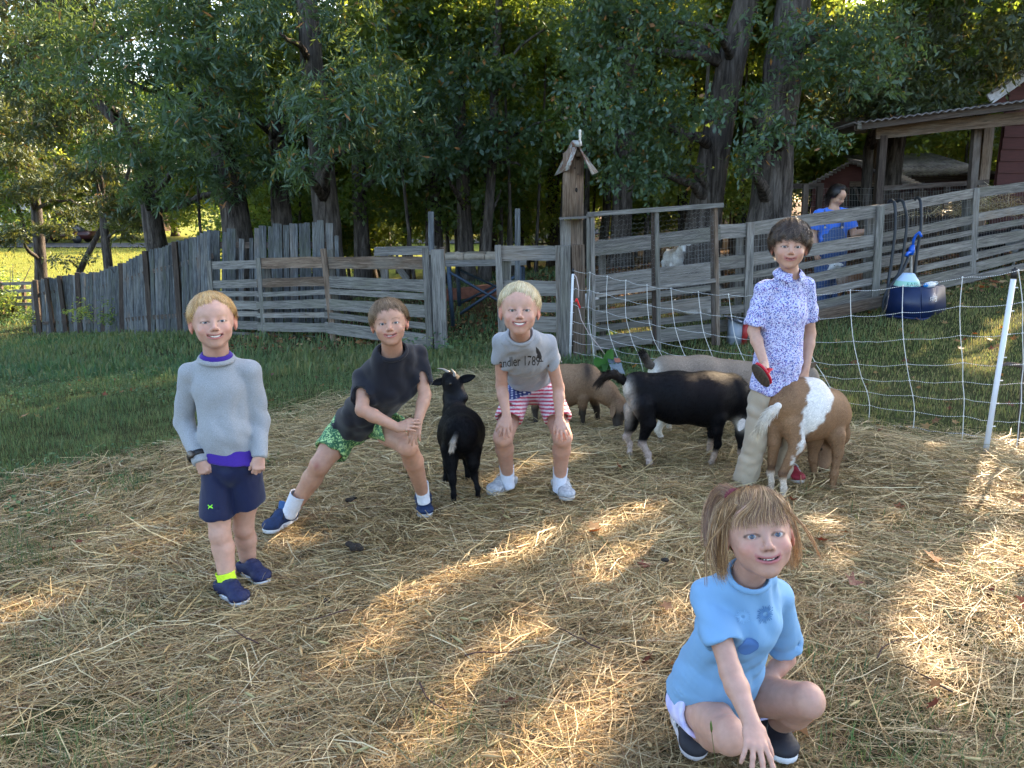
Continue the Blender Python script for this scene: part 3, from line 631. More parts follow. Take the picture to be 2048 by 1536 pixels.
wire_panel('wire_mesh', rf, 1500, 1752, 8.25, 9.05, 448, 418, 640, 600, 44, 12, .0012)
wire_panel('wire_mesh', rf, 1752, 2062, 9.05, 10.45, 418, 366, 600, 530, 56, 12, .0012)
# --- tall wire-netting frame in front of the fence
YF = 7.35
f0 = at(1190, 700, YF)
fr = thing('wire_frame', (f0.x, f0.y, gz(f0.x, f0.y)), 'tall wooden frame covered in chicken wire beside the bird house post', 'frame')
def stick(name, parent, a, b, Ya, Yb, w, th, mat, off=0): return plank(name, at(*a, Ya-off), at(*b, Yb-off), w, th, (0, -1, 0), mat, parent, segs=3, rough=.02)
stick('rail', fr, (1176, 429), (1445, 410), YF, YF+.12, .042, .05, W_, .02)
stick('rail', fr, (1190, 591), (1434, 560), YF, YF+.1, .036, .04, W_, -.02)
stick('stile', fr, (1177, 428), (1178, 706), YF, YF, .036, .05, W_, -.02)
stick('stile', fr, (1185, 432), (1188, 706), YF, YF, .034, .05, W_)
stick('stile', fr, (1313, 417), (1318, 700), YF+.06, YF+.06, .036, .05, W_)
stick('stile', fr, (1306, 422), (1309, 690), YF+.1, YF+.1, .034, .05, WD, -.03)
stick('stile', fr, (1431, 410), (1436, 690), YF+.12, YF+.12, .03, .05, WW)
stick('stile', fr, (1424, 415), (1427, 688), YF+.16, YF+.16, .03, .05, WD, -.03)
acc = Acc(); o = Vector(fr.location)     # hexagonal netting
hx = .05; A = at(1190, 436, YF+.02); Bx = at(1432, 585, YF+.1); nxh = int((Bx.x-A.x)/hx); nzh = int((A.z-Bx.z)/(hx*.87))
for j in range(nzh):
    zz = A.z-j*hx*.87
    for seg in (0,):
        pts = []
        for i in range(nxh*2+1):
            xx = A.x+i*hx/2; pts.append(Vector((xx, YF+.02+.08*(xx-A.x)/(Bx.x-A.x), zz+(hx*.17 if (i+j) % 2 else -hx*.17)+ .11*(xx-A.x)/(Bx.x-A.x)))-o)
        acc.tube(pts, .0008, 3, False)
fr_net = tag(acc.build('chicken_wire', m_wire, fr), kind='stuff')
# --- picket fence on the left, dropping down the slope
k0 = at(250, 667, 16.7)
pf = thing('picket_fence', (k0.x, k0.y, gz(k0.x, k0.y)), 'old dark picket fence of narrow upright boards running downhill on the left', 'fence')
PT = [(64, 564, 21.8), (100, 556, 20.8), (160, 548, 19.7), (200, 543, 18.3), (250, 527, 16.7), (290, 505, 15.0), (340, 490, 13.3), (380, 476, 12.2), (424, 460, 11.4)]
xs, ysn, yd = [np.array([p[k] for p in PT], dtype=float) for k in range(3)]
x = 66.0; rr = random.Random(3)
while x < 424:
    Y = float(np.interp(x, xs, yd)); top = float(np.interp(x, xs, ysn))+rr.uniform(-1.3, 1.3)
    wpx = rr.uniform(6.0, 8.0)*(1 if x < 300 else 1.1); lean = rr.uniform(-.5, .5)+(-4 if 225 < x < 250 else 0)+(3 if x < 120 else 0)
    A = at(x-lean*-1.0, 668, Y+rr.uniform(-.03, .03)); A.z = gz(A.x, A.y)-.04; Bt = at(x-3+lean, top, Y)
    plank('picket', A, Bt, wpx*Y/1540*1.06, .022, (-.20+rr.uniform(-.22, .22), -1, 0), PK, pf, segs=2, rough=.04)
    x += wpx*.98
for (xb, xt, w) in [(80, 70, 9), (108, 92, 7), (133, 118, 8), (161, 155, 9), (205, 221, 9), (245, 243, 10), (303, 290, 10), (362, 349, 10)]:
    Y = float(np.interp(xb, xs, yd)); top = float(np.interp(xt, xs, ysn)); A = at(xb, 670, Y-.1); A.z = gz(A.x, A.y)-.1
    plank('post', A, at(xt, top-3, Y-.1), w*Y/1540, .07, (0, -1, 0), WD, pf, segs=3)  # dark plank put in where a leaning upright shadow marks the pickets
for s0, s1 in ((.25, .25), (.8, .8)):
    for i in range(len(PT)-1):
        (xa, ta, Ya), (xb, tb, Yb) = PT[i], PT[i+1]
        plank('rail', at(xa, ta+(668-ta)*s0, Ya+.06), at(xb, tb+(668-tb)*s0, Yb+.06), .08, .04, (0, -1, 0), WD, pf, segs=2)
# wide-picket panel behind the low fence
w0 = at(545, 650, 11.6)
pp = thing('tall_fence', (w0.x, w0.y, gz(w0.x, w0.y)), 'tall panel of wide uneven pickets with a gap, behind the low board fence', 'fence')
for (xa, xb, tp, tilt) in [(416, 427, 461, 0), (428, 441, 460, -1), (443, 453, 463, 2), (455, 474, 458, -2), (477, 488, 478, 1), (499, 507, 475, 0), (508, 518, 457, 1), (519, 533, 452, -1), (535, 547, 453, 2), (548, 566, 447, -2), (567, 578, 450, 0), (580, 596, 446, -1), (597, 608, 448, 1), (610, 622, 446, -2), (624, 636, 444, 0), (637, 650, 441, -3), (652, 666, 447, 0), (668, 676, 470, 1)]:
    Y = 11.7-.004*(xa-416)*.5; A = at((xa+xb)/2+2+(xa-540)*.03, 655, Y); A.z = gz(A.x, A.y)+.02
    plank('picket', A, at((xa+xb)/2+tilt, tp, Y), (xb-xa)*Y/1540*.97, .022, (rr.uniform(-.1, .1), -1, 0), PK, pp, segs=3, rough=.05)
for yy in (490, 600): plank('rail', at(416, yy, 11.75), at(676, yy, 11.25), .09, .04, (0, -1, 0), WD, pp, segs=3)
# far rail fence beside the field
r0 = at(30, 610, 24)
ff = thing('rail_fence', (r0.x, r0.y, gz(r0.x, r0.y)), 'distant three rail board fence along the sunlit field at the left edge', 'fence')
for (l, r_) in [(570, 566), (584, 581), (598, 595), (610, 608)]: board_px('board', ff, -60, 66, 24.5, 23.5, l-3, l+3, r_-3, r_+3, W_, .04)
for xx in (-50, 0, 45): post_px('post', ff, xx-2, xx+4, 563, xx, xx+6, 616, 24, WW, .1)
# --- gate posts and bird house
YP = 7.55
b0 = at(1150, 708, YP); b0.z = gz(b0.x, b0.y)
gp = thing('gate_post', b0, 'paired square posts beside the white net post, one grey and one brown', 'post')
post_px('post', gp, 1120, 1140, 490, 1123, 1143, 712, YP, W_, .10)
post_px('post', gp, 1142, 1168, 488, 1146, 1171, 712, YP+.05, WW, .12)
post_px('post', gp, 1121, 1141, 440, 1121, 1141, 492, YP+.1, W_, .05)
post_px('post', gp, 1141, 1166, 440, 1141, 1166, 492, YP+.12, WW, .05)
for o in gp.children[-2:]: pass
bh0 = at(1144, 438, YP+.06)
bh = thing('bird_house', bh0, 'tall rustic bird house with a rusty tin roof on the gate post', 'bird house')
def loc_(p, o): return p-Vector(o.location)
A = Acc(); P = [at(1126, 438, YP), at(1167, 438, YP), at(1168, 305, YP), at(1128, 305, YP)]
V = [loc_(p, bh) for p in P]+[loc_(p+Vector((0, .16, 0)), bh) for p in P]
apx = [loc_(at(1152, 290, YP), bh), loc_(at(1152, 290, YP)+Vector((0, .16, 0)), bh)]
mesh = [tuple(v) for v in V+apx]
for q_ in [M['wood_warm']]: WV = q_.copy(); WV.name = 'upright brown wood'; [setattr(n_.inputs['Scale'], 'default_value', n_.inputs['Scale'].default_value.zyx if hasattr(n_.inputs['Scale'].default_value, 'zyx') else n_.inputs['Scale'].default_value[::-1]) for n_ in WV.node_tree.nodes if n_.type == 'MAPPING']
bo = mesh_np('box', mesh, [np.array([(0, 1, 5, 4), (1, 2, 6, 5), (0, 4, 7, 3), (4, 5, 6, 7), (0, 3, 2, 1), (3, 7, 9, 8), (2, 8, 9, 6)]), np.array([(3, 8, 2), (7, 6, 9)])], WV, bh)
mb = plain('hole black', (.01, .008, .006), .9)
def disc(name, parent, px, py, Y, rx, ry, mat, off=.004):
    c = at(px, py, Y-off)-Vector(parent.location); n = 14
    V = [(c.x+rx*math.cos(2*math.pi*i/n), c.y, c.z+ry*math.sin(2*math.pi*i/n)) for i in range(n)]+[(c.x+rx*math.cos(2*math.pi*i/n), c.y+.003, c.z+ry*math.sin(2*math.pi*i/n)) for i in range(n)]
    return mesh_np(name, V, [np.array([list(range(n))[::-1]]), np.array([(i, (i+1) % n, n+(i+1) % n, n+i) for i in range(n)])], mat, parent)
disc('hole_shade', bh, 1153, 380, YP, .011, .022, mb); disc('hole_shade', bh, 1156, 316, YP, .017, .022, M['wood_dark'])  # flat dark discs stand for the shade inside the openings
disc('knot', bh, 1150, 336, YP, .009, .009, M['wood_dark']); disc('knot', bh, 1156, 348, YP, .006, .007, M['wood_dark'])
mrust, nt, b = newmat('rusty tin'); v = texco(nt); n1 = noise(nt, v, 9, 5, .7); r = ramp(nt, n1.outputs[0], [(.42, (.30, .31, .30)), (.5, (.22, .18, .15)), (.58, (.14, .05, .03))])
nt.links.new(r.outputs[0], b.inputs['Base Color']); b.inputs['Metallic'].default_value = .3; b.inputs['Roughness'].default_value = .6
def sheet(name, parent, quad, th, mat, ridges=0, amp=.008):
    a, b_, c, d = [Vector(q) for q in quad]; n = (b_-a).cross(d-a).normalized(); o = Vector(parent.location) if parent else Vector()
    nu = max(2, ridges*4); V = []
    for s in (0, 1):
        for j in range(2):
            for i in range(nu+1):
                t = i/nu; p = (a.lerp(b_, t)) if j == 0 else (d.lerp(c, t))
                V.append(p+n*(amp*math.sin(t*ridges*2*math.pi) if ridges else 0)-n*th*s-o)
    F = []; L = nu+1
    for i in range(nu): F += [(i, i+1, L+i+1, L+i), (2*L+i, 3*L+i, 3*L+i+1, 2*L+i+1), (i, 2*L+i, 2*L+i+1, i+1), (L+i, L+i+1, 3*L+i+1, 3*L+i)]
    F += [(0, L, 3*L, 2*L), (L-1, 3*L-1, 4*L-1, 2*L-1)]
    return mesh_np(name, [tuple(v) for v in V], np.array(F), mat, parent)
rF, rB = at(1155, 287, YP-.14), at(1143, 281, YP+.20)
sheet('roof', bh, (rF, rB, at(1109, 351, YP+.22), at(1138, 338, YP-.16)), .008, mrust); sheet('roof', bh, (rB+Vector((.03, 0, -.005)), rF+Vector((.01, 0, -.005)), at(1185, 349, YP-.14), at(1197, 344, YP+.2)), .008, mrust)
sheet('roof_cap', bh, (at(1145, 281, YP-.15), at(1160, 281, YP-.15), at(1161, 294, YP-.15), at(1144, 294, YP-.15)), .02, mrust)
A = Acc(); c = at(1158, 305, YP-.06)-bh0; 
for k, (dx, yt, r_) in enumerate([(0, 300, .022)]): A.box(c, (.05, .03, .07))
A.build('gable_block', WW, bh)
fin = []
for (yy, r_) in [(292, .020), (284, .018), (281, .011), (277, .010), (273, .014), (268, .012), (266, .010), (264, .014), (260, .012), (259, .004)]: fin.append((at(1160, yy, YP), r_))
V, Q, T = tube_arrays([p-bh0 for p, _ in fin], [r_ for _, r_ in fin], 10); mesh_np('finial', V, [Q, T], plain('chalky paint', (.55, .52, .45), .8, .2, 60), bh, True)
plank('shelf', at(1118, 437, YP-.1), at(1176, 434, YP-.1), .16, .02, (0, 0, 1), W_, bh, segs=3)
# ================================================================ hay, grass, fallen leaves
def zfast(x, y):
    near = np.exp(-((x/8)**2+((y-4)/7)**2)); return ground(x, y)+near*(0.012*snoise(x, y, 5, 3)+0.01*snoise(x, y, 14, 4))-0.005
def ribbons(x, y, z, ang, pitch, L, W, bend, col, name, mat, seg=2, parent=None):
    n = len(x); d = np.stack([np.cos(ang)*np.cos(pitch), np.sin(ang)*np.cos(pitch), np.sin(pitch)], 1)
    s = np.stack([-np.sin(ang), np.cos(ang), np.zeros(n)], 1); roll = RNG.uniform(-.9, .9, n)
    upv = np.cross(d, s)*-1; s2 = s*np.cos(roll)[:, None]+upv*np.sin(roll)[:, None]
    P0 = np.stack([x, y, z], 1); V = []
    for k in range(seg+1):
        t = k/seg-.5; off = (1-4*t*t)*bend
        c = P0+d*(t*L)[:, None]+s*off[:, None]+np.array((0, 0, 1))*(0.25*np.abs(off)*(1-4*t*t))[:, None]
        w = (W*(1 if 0 < k < seg else .7))[:, None]
        V += [c-s2*w/2, c+s2*w/2]
    V = np.stack(V, 1).reshape(-1, 3); m_ = 2*(seg+1); b0 = np.arange(n)[:, None]*m_
    F = np.concatenate([b0+np.array([2*k, 2*k+1, 2*k+3, 2*k+2])[None] for k in range(seg)], 0)
    C = np.repeat(col, m_, axis=0)
    return tag(mesh_np(name, V, F, mat, parent, smooth=True, cols=C), kind='stuff')
def vc_mat(name, rough=.6, trans=0.0, spec=.3, gain=1.0, sss=None):
    m, nt, b = newmat(name); a = N(nt, 'VertexColor', layer_name='Col')
    nt.links.new(a.outputs[0], b.inputs['Base Color']); b.inputs['Roughness'].default_value = rough; b.inputs['Specular IOR Level'].default_value = spec
    if trans:
        t = nt.nodes.new('ShaderNodeBsdfTranslucent'); mx = nt.nodes.new('ShaderNodeMixShader'); mx.inputs[0].default_value = trans
        hs = N(nt, 'HueSaturation', Value=1.6, Saturation=1.15); nt.links.new(a.outputs[0], hs.inputs['Color'])
        nt.links.new(hs.outputs[0], t.inputs[0]); nt.links.new(b.outputs[0], mx.inputs[1]); nt.links.new(t.outputs[0], mx.inputs[2]); nt.links.new(mx.outputs[0], nt.nodes['Material Output'].inputs[0])
    return m
M['straw'] = vc_mat('straw', .5, .12, .35)
M['grass'] = vc_mat('grass blades', .55, .35, .3)
def scatter(n, dens, ymin=1.3, ymax=7.5, power=1.6):
    """random ground points in the field of view, denser near the camera"""
    u = RNG.uniform(0, 1, n*2); a, b_ = ymin**(1-power+1), ymax**(1-power+1); Y = (a+(b_-a)*u)**(1/(2-power))
    X = RNG.uniform(-.80, .80, n*2)*(Y*1.0+.35); k = RNG.uniform(0, 1, n*2) < dens(X, Y); X, Y = X[k][:n], Y[k][:n]; return X, Y
STRAW = np.array([(.43, .315, .145), (.53, .41, .21), (.30, .19, .08), (.16, .09, .042), (.36, .27, .135), (.62, .51, .31), (.24, .165, .065), (.17, .155, .06)])
def straw_cols(n, x, y):
    c = STRAW[RNG.choice(len(STRAW), n, p=[.2, .16, .17, .11, .13, .08, .1, .05])]*RNG.uniform(.7, 1.15, (n, 1))
    g = np.clip(snoise(x, y, 2.2, 31), -1, 1)[:, None]; c = c*(1+.13*g)
    gr = np.clip((y-3.4)/2.5, 0, 1)[:, None]; c = c*(1-gr*.35)+(np.array((.28, .27, .16))*RNG.uniform(.75, 1.2, (n, 1)))*gr*.35    # older grey-green hay further back
    br = np.exp(-(((x-.5)/1.2)**2+((y-2.2)/.7)**2))[:, None]; return c*(1-.18*br)+np.array((.34, .20, .09))*.18*br
def straw_layer(n, zlo, zhi, name, seed, Lr=(.06, .26), thick=1.0, ymax=7.5, seg=2):
    x, y = scatter(n, hayness, ymax=ymax); n = len(x)
    flow = 1.2*snoise(x, y, 2.6, 21)+.25; ang = flow+RNG.normal(0, .75, n); loose = RNG.uniform(0, 1, n) < .3; ang[loose] = RNG.uniform(0, 6.28, loose.sum())
    tuft = np.clip(.5+.5*snoise(x, y, 6, 22)+.3*snoise(x, y, 17, 23), 0, 1.3)
    z = zfast(x, y)+zlo+(zhi-zlo)*RNG.uniform(0, 1, n)*(.25+.9*tuft)
    pile = .10*np.exp(-(((x-2.35)/.45)**2+((y-3.95)/.35)**2))+.06*np.exp(-(((x-1.9)/.6)**2+((y-4.35)/.3)**2))+.05*np.exp(-(((x-3.2)/.5)**2+((y-4.2)/.35)**2)); z = z+pile*RNG.uniform(.2, 1, n)
    L = RNG.uniform(*Lr, n)*RNG.choice([1, 1, 1.5], n); W = RNG.uniform(.0011, .0031, n)*thick*(.75+.16*y)
    ribbons(x, y, z, ang, RNG.normal(.0, .13, n), L, W, RNG.normal(0, .018, n), straw_cols(n, x, y), name, M['straw'], seg)
straw_layer(120000, .0, .024, 'hay', 1, (.05, .17), seg=1)
straw_layer(95000, .006, .040, 'hay', 2, (.05, .18))
straw_layer(9000, .015, .055, 'hay', 3, (.10, .28), 1.2, 6)
# seed heads lying in the hay
x, y = scatter(220, lambda a, b: hayness(a, b)*.7, ymax=4); n = len(x)
acc = Acc()
for i in range(n):
    a = RNG.uniform(0, 6.28); L = RNG.uniform(.03, .07); p = Vector((x[i], y[i], float(zfast(x[i:i+1], y[i:i+1])[0])+RNG.uniform(.03, .06))); d = Vector((math.cos(a), math.sin(a), RNG.uniform(-.2, .3)))*L
    acc.tube([p, p+d*.3, p+d*.7, p+d], [.0015, .005, .0045, .001], 5, False, col=(.36*RNG.uniform(.8, 1.1), .26, .12))
tag(acc.build('seed_heads', M['straw']), kind='stuff')
# grass
def grass(n, dens, ymin, ymax, power, h, w, name, cols, lean=.5, grey=0):
    x, y = scatter(n, dens, ymin, ymax, power); n = len(x); z = zfast(x, y)-.004
    cl = np.clip(.5+.6*snoise(x, y, 5, 41)+.4*snoise(x, y, 13, 42), .1, 1.5)
    H = h*RNG.uniform(.5, 1.2, n)*(.45+.75*cl); a = RNG.uniform(0, 6.28, n); ln = RNG.uniform(.1, 1, n)*lean*H
    d = np.stack([np.cos(a), np.sin(a)], 1); s = np.stack([-np.sin(a+.6), np.cos(a+.6)], 1)*(w*RNG.uniform(.6, 1.3, n)*(.7+.12*y))[:, None]/2
    P = np.stack([x, y], 1)
    V = np.zeros((n, 5, 3)); V[:, 0, :2] = P-s; V[:, 1, :2] = P+s; V[:, 0, 2] = V[:, 1, 2] = z
    m_ = P+d*(ln*.35)[:, None]; V[:, 2, :2] = m_+s*.8; V[:, 3, :2] = m_-s*.8; V[:, 2, 2] = V[:, 3, 2] = z+H*.6
    V[:, 4, :2] = P+d*ln[:, None]; V[:, 4, 2] = z+H*RNG.uniform(.8, 1, n)
    b0 = np.arange(n)[:, None]*5; F = [b0+np.array([[0, 1, 2, 3]]), b0+np.array([[3, 2, 4]])]
    k = RNG.integers(0, len(cols), n); c = np.array(cols)[k]*RNG.uniform(.65, 1.2, (n, 1))
    pn = np.clip(.5+.7*snoise(x, y, 1.6, 44), 0, 1)[:, None]; c = c*(1-.35*pn)+np.array((.20, .18, .07))*.35*pn
    return tag(mesh_np(name, V.reshape(-1, 3), F, M['grass'], cols=np.repeat(c, 5, axis=0)), kind='stuff')
GC = [(.065, .125, .055), (.085, .155, .06), (.05, .11, .05), (.11, .155, .06), (.16, .175, .075)]
G2 = [(.12, .16, .05), (.15, .175, .06), (.10, .15, .05), (.20, .19, .08), (.24, .20, .10)]
nohay = lambda a, b: (1-hayness(a, b))
left = lambda a, b: nohay(a, b)*(a < 1.2)
right = lambda a, b: nohay(a, b)*(a >= 1.2)*(b < 10.5)
grass(95000, left, 2.2, 9, 1.3, .07, .0024, 'grass', GC)
grass(40000, left, 7, 24, 1.4, .12, .010, 'grass', GC)
grass(60000, right, 3, 10.5, 1.2, .055, .0035, 'grass', G2)
grass(13000, lambda a, b: np.clip(1.1-hayness(a, b)*.75-np.clip((b-1.9)/1.2, 0, .9)*(np.abs(a+.3) < 1.6), .02, 1)*(snoise(a, b, 3, 47)+.4*(np.abs(a) > .9) > .2), 1.2, 4.5, 1.5, .095, .0028, 'grass', GC, .9)
grass(4000, lambda a, b: (a > .9)*(b > 7.0)*(a < 4)*(b < 8.1)*nohay(a, b), 6.8, 8.4, 1.2, .11, .005, 'grass', GC, .6)
# weeds: broad clover-like leaves in the left grass and by the posts
def leaflets(n, dens, ymin, ymax, size, name, cols, zr=(.01, .07), flat=.5, power=1.3):
    x, y = scatter(n, dens, ymin, ymax, power); n = len(x); z = zfast(x, y)+RNG.uniform(*zr, n)
    a = RNG.uniform(0, 6.28, n); nrm = np.stack([RNG.normal(0, flat, n), RNG.normal(0, flat, n), np.ones(n)], 1); nrm /= np.linalg.norm(nrm, axis=1)[:, None]
    d = np.stack([np.cos(a), np.sin(a), np.zeros(n)], 1); d -= nrm*(d*nrm).sum(1)[:, None]; s = np.cross(nrm, d); L = (size*RNG.uniform(.6, 1.4, n))[:, None]
    P = np.stack([x, y, z], 1); V = np.stack([P-d*L*.5, P+s*L*.4, P+d*L*.5, P-s*L*.4], 1).reshape(-1, 3)
    c = np.array(cols)[RNG.integers(0, len(cols), n)]*RNG.uniform(.7, 1.2, (n, 1))
    return tag(mesh_np(name, V, np.arange(n*4).reshape(-1, 4), M['grass'], cols=np.repeat(c, 4, axis=0)), kind='stuff')
leaflets(16000, lambda a, b: left(a, b)*(snoise(a, b, 2, 51) > -.1), 3, 9, .022, 'clover', GC)
leaflets(2500, lambda a, b: (np.abs(a+.75) < .5)*(np.abs(b-8.3) < .5), 7.5, 9, .045, 'weeds', GC, (.02, .22))
# fallen leaves: lobed maple leaves, curled
def fallen(n, dens, ymin, ymax, name, size, cols, power=1.3, lift=.03):
    x, y = scatter(n, dens, ymin, ymax, power); n = len(x); acc = Acc(); z = zfast(x, y)+lift*RNG.uniform(.3, 1.3, n)
    for i in range(n):
        s = size*RNG.uniform(.6, 1.3); a0 = RNG.uniform(0, 6.28); tl = Matrix.Rotation(RNG.uniform(-.7, .7), 3, 'X') @ Matrix.Rotation(RNG.uniform(-.7, .7), 3, 'Y'); V = [Vector((0, 0, 0))]
        for k in range(10):
            r_ = s*(.5 if k % 2 == 0 else .24)*(1 if k != 6 else .7); an = a0+k*math.pi/5; V.append(Vector((r_*math.cos(an), r_*math.sin(an), .35*r_*(1 if k % 2 == 0 else -.2)*RNG.uniform(-.3, 1))))
        V = [tuple(tl @ v+Vector((x[i], y[i], z[i]))) for v in V]
        acc.add(V, None, [(0, 1+k, 1+(k+1) % 10) for k in range(10)], col=np.array(cols[RNG.integers(len(cols))])*RNG.uniform(.7, 1.2))
    return tag(acc.build(name, M['grass']), kind='stuff')
BR = [(.20, .07, .03), (.14, .045, .03), (.26, .13, .05), (.17, .09, .05), (.30, .18, .08)]
fallen(70, lambda a, b: (a > .4)*hayness(a, b)+.25*(a <= .4), 1.3, 5, 'fallen_leaves', .075, BR, lift=.045)
fallen(260, lambda a, b: nohay(a, b)*(a > 0)*(b < 10), 3.4, 9.5, 'fallen_leaves', .07, BR)
fallen(160, left, 3, 9, 'fallen_leaves', .05, BR)
leaflets(9000, lambda a, b: (b > 9.2)*(a > -3.8), 9, 18, .065, 'leaf_litter', BR+[(.36, .25, .13)], (.0, .05), .4, 1.5)
# field beyond: sunlit stubble
grass(12000, lambda a, b: (a < -5)*(b > 22), 22, 58, 1.2, .16, .010, 'field_grass', [(.20, .20, .05), (.26, .23, .06), (.15, .17, .04)])
# a few hay clumps by the net
# ================================================================ smooth bodies: signed-distance fields meshed by surface nets
def V3(p): return np.array((p[0], p[1], p[2]), dtype=np.float64)
def unit(v): v = np.asarray(v, dtype=float); return v/(np.linalg.norm(v)+1e-12)
class Field:
    def __init__(s, lo, hi, res, fine=()):
        ax = []
        for k in range(3):
            c = lo[k]; pts = [c]
            while c < hi[k]:
                st = res
                for (fl, fh, fr) in fine:
                    if fl[k]-res < c < fh[k]: st = min(st, fr)
                c += st; pts.append(c)
            ax.append(np.array(pts, dtype=np.float32))
        s.ax = ax; s.d = np.full([len(a) for a in ax], 0.2, dtype=np.float32); s.pr = []
    def region(s, lo, hi):
        sl = []
        for k in range(3):
            a = int(np.searchsorted(s.ax[k], lo[k])); b = int(np.searchsorted(s.ax[k], hi[k])); a = max(0, a-1); b = min(len(s.ax[k]), b+1)
            if b <= a: return None, None
            sl.append(slice(a, b))
        g = np.meshgrid(*[s.ax[k][sl[k]] for k in range(3)], indexing='ij', sparse=True)
        return tuple(sl), g
    def op(s, fn, lo, hi, k=.01, mode='add'):
        sl, g = s.region(np.array(lo)-k-.012, np.array(hi)+k+.012)
        if sl is None: return
        e = fn(g[0], g[1], g[2]).astype(np.float32); d = s.d[sl]
        if mode == 'add':
            if k > 0: h = np.maximum(k-np.abs(d-e), 0)/k; s.d[sl] = np.minimum(d, e)-h*h*k*.25
            else: s.d[sl] = np.minimum(d, e)
        elif mode == 'sub':
            e = -e
            if k > 0: h = np.maximum(k-np.abs(d-e), 0)/k; s.d[sl] = np.maximum(d, e)+h*h*k*.25
            else: s.d[sl] = np.maximum(d, e)
        elif mode == 'int': s.d[sl] = np.maximum(d, e)
    def cone(s, A, B, ra, rb, k=.01, mode='add'):
        """tapered capsule"""
        A, B = V3(A), V3(B); ab = B-A; L2 = ab@ab+1e-12
        def fn(x, y, z):
            px, py, pz = x-A[0], y-A[1], z-A[2]; t = np.clip((px*ab[0]+py*ab[1]+pz*ab[2])/L2, 0, 1)
            return np.sqrt((px-t*ab[0])**2+(py-t*ab[1])**2+(pz-t*ab[2])**2)-(ra+(rb-ra)*t)
        r = max(ra, rb); s.op(fn, np.minimum(A, B)-r, np.maximum(A, B)+r, k, mode)
    def chain(s, pts, rs, k=.01, mode='add'):
        for i in range(len(pts)-1): s.cone(pts[i], pts[i+1], rs[i], rs[i+1], k, mode)
    def econe(s, A, B, ra, rb, lat, k=.02, mode='add'):
        """tapered capsule of elliptic section; ra, rb = (half width along lat, half depth)"""
        A, B, lat = V3(A), V3(B), V3(lat); ab = B-A; L2 = ab@ab+1e-12; a = ab/math.sqrt(L2); u = unit(lat-a*(lat@a)); v = np.cross(a, u)
        def fn(x, y, z):
            px, py, pz = x-A[0], y-A[1], z-A[2]; t = np.clip((px*ab[0]+py*ab[1]+pz*ab[2])/L2, 0, 1)
            qx, qy, qz = px-t*ab[0], py-t*ab[1], pz-t*ab[2]
            U = qx*u[0]+qy*u[1]+qz*u[2]; W = qx*v[0]+qy*v[1]+qz*v[2]; Z = qx*a[0]+qy*a[1]+qz*a[2]
            a1 = ra[0]+(rb[0]-ra[0])*t; b1 = ra[1]+(rb[1]-ra[1])*t; c1 = np.minimum(a1, b1)
            k0 = np.sqrt((U/a1)**2+(W/b1)**2+(Z/c1)**2)+1e-9; k1 = np.sqrt((U/a1**2)**2+(W/b1**2)**2+(Z/c1**2)**2)+1e-9
            return k0*(k0-1)/k1
        r = max(ra+rb); s.op(fn, np.minimum(A, B)-r, np.maximum(A, B)+r, k, mode)
    def ell(s, c, r, axes=None, k=.01, mode='add'):
        c = V3(c); M3 = np.eye(3) if axes is None else np.array(axes, dtype=float)  # rows = local axes
        def fn(x, y, z):
            px, py, pz = x-c[0], y-c[1], z-c[2]; q = [px*M3[i, 0]+py*M3[i, 1]+pz*M3[i, 2] for i in range(3)]
            k0 = np.sqrt(sum((q[i]/r[i])**2 for i in range(3)))+1e-9; k1 = np.sqrt(sum((q[i]/r[i]**2)**2 for i in range(3)))+1e-9
            return k0*(k0-1)/k1
        e = np.sqrt((M3.T**2) @ (np.array(r)**2)); s.op(fn, c-e, c+e, k, mode)
    def ring(s, c, n, lat, rx, ry, h, th, slope=.35, k=0):
        c, n = V3(c), unit(V3(n)); u = unit(V3(lat)-n*(V3(lat)@n)); v = np.cross(n, u); rm = (rx+ry)/2
        def fn(x, y, z):
            px, py, pz = x-c[0], y-c[1], z-c[2]; U = px*u[0]+py*u[1]+pz*u[2]; W = px*v[0]+py*v[1]+pz*v[2]; Z = px*n[0]+py*n[1]+pz*n[2]
            q = (np.sqrt((U/rx)**2+(W/ry)**2)-1)*rm+Z*slope; e = np.sqrt((q/th)**2+(Z/h)**2)+1e-9; return (e-1)*min(h, th)
        s.op(fn, c-max(rx, ry)-.03, c+max(rx, ry)+.03, k)
    def tube_cut(s, c, n, lat, rx, ry, h0, h1):
        c, n = V3(c), unit(V3(n)); u = unit(V3(lat)-n*(V3(lat)@n)); v = np.cross(n, u); rm = (rx+ry)/2
        def fn(x, y, z):
            px, py, pz = x-c[0], y-c[1], z-c[2]; U = px*u[0]+py*u[1]+pz*u[2]; W = px*v[0]+py*v[1]+pz*v[2]; Z = px*n[0]+py*n[1]+pz*n[2]
            q = (np.sqrt((U/rx)**2+(W/ry)**2)-1)*rm; return np.maximum(q, np.maximum(h0-Z, Z-h1))
        R_ = max(rx, ry, abs(h0), abs(h1))*1.3; s.op(fn, c-R_, c+R_, .003, 'sub')
    def plane(s, p, n, lo=None, hi=None, k=0, mode='sub'):
        """remove what lies on the n side of p (within lo..hi)"""
        p, n = V3(p), unit(V3(n)); lo = np.array([a[0] for a in s.ax]) if lo is None else lo; hi = np.array([a[-1] for a in s.ax]) if hi is None else hi
        s.op(lambda x, y, z: -((x-p[0])*n[0]+(y-p[1])*n[1]+(z-p[2])*n[2]), lo, hi, k, mode)
